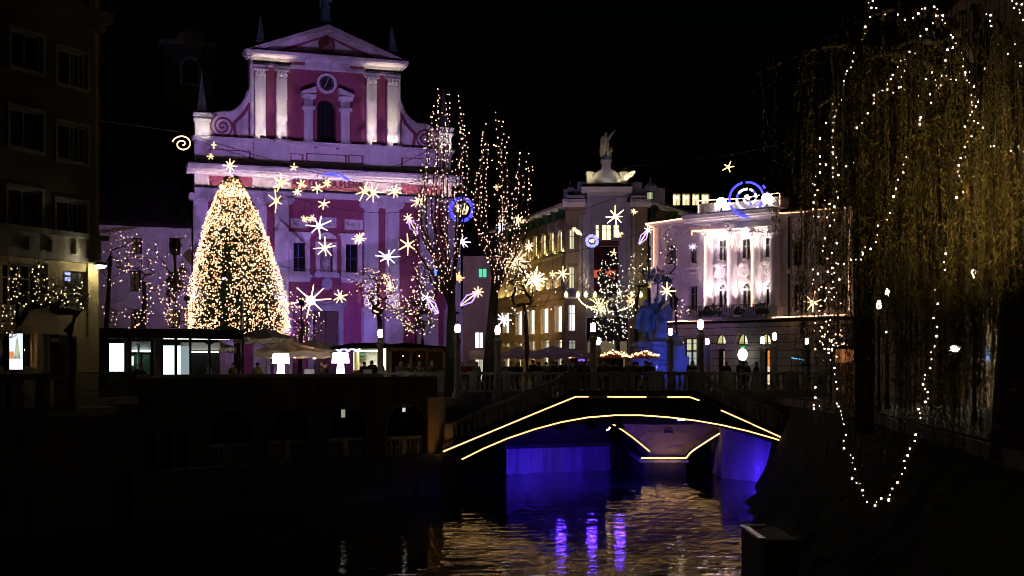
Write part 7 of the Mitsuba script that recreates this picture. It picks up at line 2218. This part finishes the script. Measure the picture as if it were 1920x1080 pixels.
LF = light_figure
LF('white light spiral hanging in the dark sky left of the church', 342, 270, 19, 'swirl', WS, rot=2.9, Y=100, squash=.85)
LF('tiny light star beside the church pedestal, upper of two', 401, 272, 7, 'star', GS, 4, rot=1.57)
LF('tiny light star beside the church pedestal, lower of two', 395, 293, 7, 'star', GS, 6)
LF('eight rayed star on the tip of the Christmas tree', 431, 311.5, 14, 'star', WS, 8, rot=1.57, Y=100, wire=False)
LF('small cross shaped star on the dark ledge of the church', 551, 314, 9, 'star', WS, 5, rot=1.57)
LF('tall warm star right of the Christmas tree, before the church cornice', 527, 343, 18, 'star', GS, 7, rot=1.57)
LF('upright yellow star over the ionic capital right of the Christmas tree', 518, 377, 19, 'star', GS, 6, rot=1.57, squash=1.2)
LF('small star, upper of the close pair left of the frieze lettering', 566, 346, 10, 'star', GS, 7)
LF('small star, lower of the close pair left of the frieze lettering', 558, 360, 9, 'star', WS, 7, rot=.3)
LF('star on the frieze lettering, left of the blue arc end', 595, 352, 12, 'star', WS, 7, rot=.2)
LF('small yellow star right under the left end of the blue arc', 614, 344, 11, 'star', GS, 7, rot=1.2)
LF('bright blue light arc before the church cornice', 631, 333, 26, 'arc', BS, rot=-.22, second=BS, k=2.6)
LF('leggy yellow star, left of the three above the right church columns', 683, 359, 20, 'star', GS, 6, rot=1.2)
LF('wide warm star, middle of the three above the right church columns', 700, 361, 21, 'star', WS, 7, rot=.1)
LF('warm star, right of the three above the right church columns', 740, 359, 15, 'star', WS, 8, rot=.5)
LF('small star alone on the dark red wall under the frieze', 607, 382, 12, 'star', WS, 6, rot=.5)
LF('small golden star left of the big bluish star', 571, 411, 8, 'star', GS, 7)
LF('small warm star touching the big bluish star', 584, 410, 9, 'star', WS, 7)
LF('big bluish white six rayed star over the church niche', 598, 424, 26, 'star', CS, 7, rot=.45, k=2.6)
LF('warm star with wide arms over the church niche', 609, 465, 22, 'star', WS, 8, rot=.02)
LF('round many rayed star at the right church window', 673, 447, 14, 'star', WS, 12)
LF('warm star right of the church columns, uppermost beside the left poplar', 785, 378, 17, 'star', WS, 9, rot=.8)
LF('warm and violet comet right of the church columns', 772, 420, 22, 'comet', WS, 7, rot=2.1, second=PS)
LF('thin rayed star below the comet right of the church columns', 765, 459, 20, 'star', WS, 6, rot=1.57)
LF('flat bluish white star at the foot of the right church columns', 727, 482, 24, 'star', CS, 8, rot=.02, squash=.75, k=2.6)
LF('largest warm star with four long rays, right of the Christmas tree', 583, 563, 38, 'star', WS, 8, rot=0, Y=98, k=2.6)
LF('warm star alone beside the church portal', 638, 556, 15, 'star', WS, 8, rot=.3)
LF('warm star over the street lamp at the kiosk', 706, 580, 16, 'star', WS, 9, rot=1.57)
LF('warm star with a short tail in the round tree before the church', 728, 531, 19, 'comet', WS, 8, rot=-1.1, second=OS)
LF('violet white comet left of the left poplar trunk', 808, 569, 23, 'comet', (.95, .85, 1.0), 5, rot=2.2, Y=88, wire=False, second=PS)
LF('blue dotted ring with a white core between the poplars', 865.5, 393, 21, 'ring', WS, Y=84, wire=False, second=BS, k=2.6)
LF('bluish white star under the blue ring between the poplars', 866, 453, 17, 'star', CS, 9, Y=84, wire=False)
LF('small blue double arc on the left poplar trunk', 818, 508, 8, 'arc', (.1, .25, 1.0), rot=1.5, Y=86, wire=False, second=(.1, .3, 1.0), k=3)
LF('orange star between the poplars', 860, 520, 11, 'burst', OS, 9, Y=86, wire=False)
LF('pink and violet comet lying between the poplars', 884, 557, 26, 'comet', (1.0, .6, .42), 8, rot=.65, Y=86, wire=False, second=PS)
LF('white ring at the right poplar, above its star', 939, 412, 9, 'swirl', WS, Y=84, wire=False)
LF('white many rayed star right beside the right poplar', 940, 426, 14, 'star', CS, 7, rot=1.57, Y=84, wire=False)
LF('warm star at the top left corner of the department store wing', 971, 412, 14, 'star', WS, 9)
LF('tiny star high in the right poplar', 932, 351, 7, 'star', OS, 6, Y=84, wire=False)
LF('small star at the upper windows of the department store wing', 992, 462, 11, 'star', WS, 8, rot=1.57)
LF('biggest spiky starburst on the department store wing', 966, 490, 28, 'burst', WS, 17)
LF('golden starburst over the lit ledge of the department store', 1003, 523, 23, 'burst', GS, 18, k=6)
LF('tiny star right of the golden starburst', 1036, 515, 8, 'star', GS, 6, rot=1.57)
LF('upright star at the balcony of the department store', 1055, 513, 15, 'star', WS, 8, rot=1.57)
LF('violet white star over the lamp by the right poplar', 944, 600, 16, 'star', (.9, .75, 1.0), 8, rot=.8, Y=88, wire=False)
LF('small comet star at the left corner of the pavilion', 1082, 434, 11, 'comet', WS, 6, rot=2.5)
LF('white ring star with a blue rim at the pavilion column', 1110, 452, 10, 'ring', WS, second=(.3, .3, 1.0))
LF('golden star with a long top ray above the triple window', 1154, 406, 21, 'star', GS, 8, rot=1.57, squash=.95, k=6)
LF('small white star right of the golden star', 1189, 397, 7, 'star', WS, 7)
LF('small star at the right edge of the triple window', 1161, 439, 8, 'star', WS, 8)
LF('white and violet comet between the pavilion and the palace', 1209, 441, 20, 'comet', (1, .9, .7), 7, rot=1.0, second=PS)
LF('tiny cross star before the loggia', 1151, 474, 8, 'star', WS, 5, rot=1.57)
LF('golden star resting over the glass canopy', 1125, 574, 26, 'burst', GS, 12, Y=112, wire=False)
LF('warm star right of the glass canopy', 1183, 563, 13, 'star', OS, 7, rot=1.57, Y=108, wire=False)
LF('pale star with a drop below, in front of the monument', 1250.5, 546, 17, 'star', WS, 8, rot=1.57, Y=97, wire=False)
LF('reddish comet star on the right side of the pavilion crown', 1180, 329, 13, 'comet', (1, .7, .45), 7, rot=-2.5)
LF('lone yellow star high in the dark sky above the palace', 1366, 313, 12, 'star', GS, 5, rot=1.2)
LF('small bluish white star at the upper palace window', 1299, 463, 8, 'star', (.7, .6, 1.0), 7, Y=113, wire=False)
LF('thin dotted warm star at the right end of the palace balcony', 1524, 568, 22, 'star', OS, 7, rot=1.3, Y=105, wire=False, thick=.035, k=5)
SPY = K.w([ku(1403, 371), 2.4, 0])[0][1]
LF('large blue and white light spiral on the palace roof', 1403, 371.5, 37, 'spiral', (.95, .92, 1.0), Y=SPY, wire=False, second=BS, k=2.6, rot=.75, squash=.95)

# ================================================================ willow on the right bank
wil = thing('willow_tree', 'big weeping willow on the right bank with long hanging branches and white light chains', 'tree')
g = np.random.default_rng(77)
WY = 30.0
trk = [P(1893, 700, WY), P(1906, 560, WY), P(1899, 400, WY), P(1862, 290, WY), P(1846, 210, WY)]
trk[0][2] = -.3
tm = MB().tube(trk, [.42, .34, .30, .26, .22], 12)
limbs, tips = MB(), []
ends = [(1400, 175, 34), (1440, 130, 31), (1480, 170, 33), (1520, 95, 29), (1560, 60, 32), (1600, 120, 26), (1640, 30, 30), (1680, 90, 27), (1720, 20, 33), (1770, 60, 26), (1820, 20, 32), (1880, 60, 27), (1930, 100, 31), (1500, 230, 29), (1580, 200, 34), (1690, 180, 35), (1780, 160, 34), (1860, 150, 35), (1950, 200, 27), (1620, 60, 36), (1540, 300, 31), (1840, 240, 26)]
for (x, y, Y) in ends:
    a = trk[4] if g.random() < .6 else trk[3]
    e = P(x, y, Y)
    m1 = a * .62 + e * .38 + [0, 0, 1.2 + g.random() * .6]
    m2_ = a * .25 + e * .75 + [0, 0, .9]
    t_ = np.linspace(0, 1, 14)[:, None]
    q = (1 - t_) ** 3 * a + 3 * (1 - t_) ** 2 * t_ * m1 + 3 * (1 - t_) * t_ ** 2 * m2_ + t_ ** 3 * e
    limbs.tube(q, np.linspace(.11, .025, 14), 6)
    tips.append(q)
strands, leaves_v, dry_v = MB(), [], []


def hang(p0, L, sway, lean):
    n = max(4, int(L / .35))
    s = np.linspace(0, 1, n)
    return np.column_stack([p0[0] + lean[0] * s ** 1.5 + sway * np.sin(s * 3 + p0[0]) * .3, p0[1] + lean[1] * s, p0[2] - L * s + .25 * np.sin(np.minimum(s * 6, 1) * math.pi) * .6])


def leafy(q, dens, store):
    L = np.linalg.norm(np.diff(q, axis=0), axis=1).sum()
    n = int(L * dens)
    if n < 1:
        return
    t_ = np.clip(np.round(g.random(n) * 9 + g.normal()) / 9 + g.normal(size=n) * .035, 0, .999)
    i = np.minimum((t_ * (len(q) - 1)).astype(int), len(q) - 2)
    fr = t_ * (len(q) - 1) - i
    p = q[i] + (q[i + 1] - q[i]) * fr[:, None]
    d = np.column_stack([g.normal(size=n) * .8, g.normal(size=n) * .8, -np.ones(n)])
    d /= np.linalg.norm(d, axis=1, keepdims=True)
    e = np.cross(d, g.normal(size=(n, 3))); e /= np.linalg.norm(e, axis=1, keepdims=True)
    l = g.uniform(.07, .15, n)[:, None]
    store.append(np.stack([p, p + d * l * .45 + e * .009, p + d * l, p + d * l * .45 - e * .009], 1))


for q in tips:
    for _ in range(44):
        k = g.integers(3, 14)
        p0 = q[k] + g.normal(size=3) * [.35, .45, .12]
        x = CX + FPX * p0[0] / p0[1]
        y0 = HY - FPX * (p0[2] - EYE) / p0[1]
        if x < 1500 and g.random() < .45:
            continue
        if x < 1500:
            yb_ = g.uniform(max(y0 + 60, 300), 640)
        elif x < 1560:
            yb_ = g.uniform(420, 800)
        elif x < 1780:
            yb_ = g.uniform(450, 960) if g.random() < .75 else g.uniform(350, 600)
        else:
            yb_ = g.uniform(350, 900)
        L = max(.8, (yb_ - y0) * p0[1] / FPX)
        s_ = hang(p0, L, g.normal() * .5, (g.normal() * .18, g.normal() * .2))
        strands.tube(s_, np.linspace(.010, .003, len(s_)), 3)
        leafy(s_, 20 if x > 1500 else 13, dry_v if g.random() < .35 else leaves_v)
add('trunk', tm, 'm_bark', smooth=40, parent=wil)
add('limbs', limbs, 'm_bark', parent=wil)
add('hanging_branches', strands, 'm_bark', parent=wil)
for nm, st_, m in (('leaves', leaves_v, 'm_leaf'), ('dry_leaves', dry_v, 'm_leaf_dry')):
    v = np.concatenate(st_).reshape(-1, 3)
    k = np.arange(len(v) // 4)[:, None] * 4
    add(nm, (v, np.vstack([np.hstack([k, k + 1, k + 2]), np.hstack([k, k + 2, k + 3])])), m, parent=wil, kind='stuff')
A4 = "692,5 672,15 685,40 755,73 655,135 652,170 640,200 636,237 597,267 590,311 580,341 555,376 545,411 597,429 567,449 552,452 553,494 535,505 490,528 522,528 474,590 500,590 455,622 492,622 490,661 486,696 425,701 490,744 488,770 425,793 508,797 427,830 455,834 512,830 490,850 425,873 403,893 490,896 518,886 388,930 510,970 413,963 516,1000 453,1014 392,1026 473,1032 498,1046 455,1056 940,45 923,68 897,90 856,100 1003,35 1020,47 1013,80 1047,78 1045,100 1058,118 1071,148 1087,178 1097,190 1110,218 1136,208 1142,237 1098,241 1070,252 1141,267 1150,299 1060,307 1147,336 1060,342 965,148 936,182 910,206 880,262 908,270 875,285 860,300 818,338 855,358 793,379 1180,365 1132,373 1160,367 1227,390 1170,407 1087,402 1115,405 1043,383 993,367 963,400 1010,405 1015,433 1040,433 1025,447 1245,443 1205,438 1192,482 1233,485 928,484 983,478 987,520 1190,518 1225,517 1215,538 1195,565 1205,612 1173,611 1157,642 1249,647 1192,690 1158,745 1160,795 1128,837 1123,868 1142,918 1117,1000 720,465 697,482 740,457 765,453 767,427 824,443 855,455 797,470 697,523 931,629 936,594 848,833 847,873 820,910 810,955 797,995 863,795 780,1076 612,647 639,622 595,823 1398,5 1420,18 1447,22 1437,65 1453,100 1408,40 1268,72 1289,77 1292,132 1296,168 1415,223 1376,272 1440,318 1440,335 1262,348 1270,312 1410,470 1312,710 1290,742 1432,743 1403,776 1360,768 1455,770"
A5 = "472,8 500,20 490,50 392,69 438,69 460,73 498,87 476,116 450,180 511,205 444,218 438,244 485,254 463,283 508,306 548,310 488,330 497,355 465,350 485,362 523,389 390,338 415,360 393,390 490,400 495,428 483,433 417,440 455,433 473,453 508,457 497,478 485,490 450,495 530,510 422,547 400,608 477,595 468,620 463,652 490,720 468,760 478,796 780,52 766,86 718,116 716,164 708,200 682,234 640,253 583,287 632,288 1057,340 1062,258 1022,512 1000,585 1018,629 1015,676 988,758 760,655 1313,645"
A6 = "769,27 770,57 777,98 783,132 780,207 800,245 809,284 826,366 815,397 817,433 850,469 858,507 872,539 858,586 900,612 910,646 934,705 974,723 1005,688 1043,693 1049,669 1062,638 1088,607 1110,564 1122,498 1139,470 1150,435 1175,396 1180,365 1203,280 1193,235 1228,199 1240,150 1217,110 1227,63 1254,28 672,125 672,177 663,215 665,233 692,218"
wp = []
for txt, ox, oy in ((A4, 1380, 0), (A5, 1380, 380), (A6, 1280, 680)):
    for q in txt.split():
        a, b = map(float, q.split(','))
        x, y = ox + a / 2.7, oy + b / 2.7
        wp.append(P(x, y, 28.6 + 2.2 * math.sin(x * .013 + 1) + 1.2 * math.sin(y * .011 + x * .004)))
wp = np.array(wp)
from scipy.sparse.csgraph import minimum_spanning_tree
from scipy.spatial.distance import cdist
D = cdist(wp, wp)
mst = minimum_spanning_tree(np.where(D < 1.1, D, 0)).tocoo()
more = [(wp[i] + wp[j]) / 2 + g.normal(size=3) * .03 for i, j in zip(mst.row, mst.col) if .22 < D[i, j] < .8 and g.random() < .7]
n_big = len(wp)
wp = np.vstack([wp, more])
big = np.where(np.arange(len(wp)) < n_big, g.random(len(wp)), .6 + .4 * g.random(len(wp)))
add('light_chain', MB().balls(wp, np.where(big < .35, .022, np.where(big < .75, .016, .011)), ICO), 'm_lamp', emit=glow((1.0, .82, .62), 6, .7), parent=wil, kind='stuff')
D = cdist(wp, wp)
mst = minimum_spanning_tree(np.where(D < 1.1, D, 0)).tocoo()
cd = MB()
for i, j in zip(mst.row, mst.col):
    m_ = (wp[i] + wp[j]) / 2 - [0, 0, .03]
    cd.tube([wp[i], m_, wp[j]], .004, 3)
add('light_cord', cd, 'm_cable', parent=wil)
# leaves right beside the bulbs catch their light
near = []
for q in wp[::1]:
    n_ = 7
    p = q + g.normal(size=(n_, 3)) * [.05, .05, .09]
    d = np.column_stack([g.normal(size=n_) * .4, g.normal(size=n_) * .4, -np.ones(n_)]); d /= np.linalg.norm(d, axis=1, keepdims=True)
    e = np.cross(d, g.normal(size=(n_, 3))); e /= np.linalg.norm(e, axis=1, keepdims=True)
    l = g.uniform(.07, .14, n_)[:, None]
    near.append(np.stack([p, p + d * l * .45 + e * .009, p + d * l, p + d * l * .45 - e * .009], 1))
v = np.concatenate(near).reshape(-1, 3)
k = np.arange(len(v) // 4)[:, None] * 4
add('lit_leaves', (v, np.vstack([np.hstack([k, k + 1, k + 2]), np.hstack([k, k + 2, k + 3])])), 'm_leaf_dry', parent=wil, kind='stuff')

# second trunk farther along the bank
st_ = thing('bare_trunk', 'dark straight tree trunk behind the willow chains, left of the two glowing lamps', 'tree')
add('trunk', MB().tube([P(1621, 800, 42) * [1, 1, 0] - [0, 0, .3], P(1620, 640, 42), P(1624, 560, 42), P(1640, 470, 42)], [.30, .26, .22, .16], 10), 'm_bark', smooth=40, parent=st_)
for (x, y) in ((1590, 420), (1680, 400), (1650, 350)):
    add('branch', MB().tube([P(1630, 520, 42), P((1630 + x) / 2, 460, 42.5), P(x, y, 43)], [.13, .08, .03], 6), 'm_bark', parent=st_)
# lights of the far market seen through the hanging branches
fm = thing('market_lights', 'cluster of orange and white fairy lights low behind the left edge of the willow', 'string lights')
fp_ = [P(g.normal(1558, 16), g.normal(645, 16), 68 + g.normal()) for _ in range(46)]
add('bulbs', MB().balls(fp_, g.uniform(.03, .06, len(fp_))), 'm_lamp', emit=glow((1, .6, .32), 6, .1), parent=fm, kind='stuff')
add('pole', MB().tube([P(1558, 690, 68) * [1, 1, 0], P(1558, 625, 68)], .04, 6), 'm_dark_metal', parent=fm)
fs = thing('market_stall', 'small stall with a reddish lit counter behind the left edge of the willow', 'market stall')
p = P(1592, 668, 66)
add('counter', MB().box(p[0] - .5, p[0] + .5, 66, 67, 0, p[2] - .35), 'm_wood', parent=fs)
add('lit_back', MB(VIEW).facing(p[0] - .45, p[0] + .45, -66.9, p[2] - .3, p[2] + .35), 'm_lamp', emit=glow((1, .35, .12), .35, .05), parent=fs)
add('roof', MB().box(p[0] - .65, p[0] + .65, 65.8, 67.1, p[2] + .4, p[2] + .5), 'm_roof', parent=fs)
dr_ = thing('light_rope', 'sloping dotted warm light rope on the dark house behind the willow trunk', 'light rope')
a_, b_ = W_.w([W_.at(1764, 545)[0], .3, W_.at(1764, 545)[1]])[0], W_.w([W_.at(1898, 477)[0], .3, W_.at(1898, 477)[1]])[0]
add('bulbs', MB().balls([a_ + (b_ - a_) * t_ + g.normal(size=3) * .02 for t_ in np.linspace(0, 1, 60) if not .42 < t_ < .6], .035), 'm_lamp', emit=glow((1, .55, .35), 4, .1), parent=dr_, kind='stuff')
add('cord', MB().tube([a_, b_], .012, 4), 'm_cable', parent=dr_)

# drooping flag at the top of the picture
fl = thing('drooping_flag', 'pale drooping banner with two dark red bands hanging at the top beside the willow', 'flag')
FY = 36.0
rowsy = np.array([-60, -20, 12, 30, 45, 58, 80, 100, 118.0])
lft = np.interp(rowsy, [-60, 0, 40, 118], [1562, 1574, 1582, 1596]); rgt = np.interp(rowsy, [-60, 0, 118], [1625, 1613, 1603])


def cloth(r0, r1):
    vs, n = [], 11
    for y, a, b in zip(rowsy[r0:r1 + 1], lft[r0:r1 + 1], rgt[r0:r1 + 1]):
        for t_ in np.linspace(0, 1, n):
            vs.append(P(a + (b - a) * t_, y + 6 * math.sin(t_ * 9), FY + .16 * math.sin(t_ * 11 + y * .02)))
    m = r1 - r0 + 1
    return np.array(vs), np.array([q for i in range(m - 1) for j in range(n - 1) for q in ([i * n + j, i * n + j + 1, i * n + n + j + 1], [i * n + j, i * n + n + j + 1, i * n + n + j])])


for nm, r0, r1, m in (('cloth', 0, 2, 'm_flag'), ('red_band', 2, 3, 'm_flag_red'), ('cloth', 3, 4, 'm_flag'), ('red_band', 4, 5, 'm_flag_red'), ('cloth', 5, 8, 'm_flag')):
    add(nm, cloth(r0, r1), m, parent=fl)
add('pole', MB().tube([P(1628, 700, FY) * [1, 1, 0], P(1622, 300, FY), P(1612, -70, FY), P(1590, -95, FY)], [.06, .05, .045, .03], 8), 'm_dark_metal', parent=fl)

# steel box with bright edges on the bank, lower right
bx = thing('steel_cabinet', 'low dark steel cabinet with shiny edges on the right bank near the water', 'cabinet')
BY = 27.0
a_, b_ = P(1390, 988, BY + 2.2), P(1432, 1010, BY)
zc_ = b_[2]
pts = np.array([[a_[0], a_[1]], [a_[0] + .12, a_[1]], [b_[0], b_[1]], [b_[0] - .14, b_[1]]])
rx0, rx1 = P(1427, 0, BY)[0], P(1470, 0, BY)[0]
add('body', MB().plan(sg.Polygon([(a_[0], a_[1]), (b_[0], b_[1]), (rx1 + .3, BY + .1), (a_[0] + .75, a_[1] + .1)]), -5.2, zc_ - .03), 'm_black', parent=bx)
add('top_rim', MB().plan(sg.Polygon([(a_[0] - .03, a_[1]), (b_[0] - .1, b_[1] - .04), (b_[0] + .04, b_[1] - .02), (a_[0] + .1, a_[1] + .03)]), zc_ - .03, zc_ + .02), 'm_steel', parent=bx)
add('back_rim', MB().plan(sg.Polygon([(a_[0], a_[1]), (a_[0] + .5, a_[1]), (a_[0] + .5, a_[1] + .03), (a_[0], a_[1] + .03)]), zc_ - .03, zc_ + .02), 'm_steel', parent=bx)
add('corner_edge', MB().box(b_[0] - .10, b_[0] - .07, b_[1] - .06, b_[1] - .03, -5, zc_ - .03), 'm_steel', parent=bx)

# ================================================================ floods that colour the square
for (x, y, Y, lab) in ((780, 570, 98, 'dark floodlight mast among the branches of the reddish lit tree left of the poplars'), (566, 568, 97, 'dark floodlight mast in the small lit tree left of the church door'), (352, 560, 98, 'dark floodlight mast in the lit tree just left of the Christmas tree')):
    flood = thing('floodlight', lab, 'floodlight')
    q = P(x, y, Y)
    add('housing', MB().box(q[0] - .2, q[0] + .2, q[1] - .34, q[1] - .1, q[2] - .16, q[2] + .16), 'm_dark_metal', parent=flood)
    add('mast', MB().tube([[q[0], q[1] - .22, 0], [q[0], q[1] - .22, q[2] - .16]], .05, 6), 'm_dark_metal', parent=flood)
CT = lambda x, z: F.w([uc + x, 0, z])[0]
VIO = (.50, .31, 1.0)
spot('church_flood_right', P(780, 570, 98), CT(5, 18), VIO, 850, 40, 16, 2.5)
spot('church_flood_mid', P(566, 568, 97), CT(-2, 19), VIO, 1020, 40, 14, 2.5)
spot('church_flood_left', P(352, 560, 98), CT(-7, 17), (.56, .33, 1.0), 430, 40, 16, 2.0)
spot('church_portal_blue', F.w([uc, 6, 2.0])[0], F.w([uc, 0, 8.5])[0], (.20, .13, 1.0), 110, 55, 22, .9)
spot('house_flood', P(262, 560, 98), H.w([H.at(270, 500)[0], 0, 8])[0], (.5, .4, 1.0), 3.5, 70, 40, .4)
spot('palace_flood', M.w([mu_(1265), -4.5, 3.5])[0], K.w([3.5, 0, 10])[0], (.62, .30, 1.0), 75, 50, 22, 1.0)
spot('palace_flood_right', P(1440, 560, 92), K.w([ku(1500, 500), 0, 9])[0], (.7, .6, .9), 12, 60, 30, .5)
spot('pavilion_flood_low', P(1150, 600, 110), G.w([gu(1138), 0, 17])[0], (.85, .62, .80), 190, 30, 14, .9)
spot('parasol_flood', P(1020, 600, 90), P(1030, 655, 97), (.6, .4, 1.0), 4, 60, 30, .3)
# lamp on the promenade to the right of the willow
pl_ = thing('promenade_lamp', 'tall street lamp on the promenade just right of the frame, lighting the willow', 'street lamp')
p = np.array([10.2, 21.5, 3.4])
add('globe', MB().lathe([(.08, -.22), (.2, -.1), (.2, .1), (.08, .22)], p, 12), 'm_lamp', emit=glow((1.0, .66, .28), 30, .1), parent=pl_)
add('post', MB().lathe([(.12, 0), (.07, .4), (.05, 3.15)], (p[0], p[1], 0), 8), 'm_dark_metal', parent=pl_)
add('hood', MB().lathe([(.3, .22), (.25, .3), (.03, .42)], p, 12), 'm_dark_metal', parent=pl_)
spot('promenade_lamp_light', p + [-.25, .3, .1], (7.7, 31.1, 6.9), (1.0, .72, .26), 250, 27, 14, 2.5)
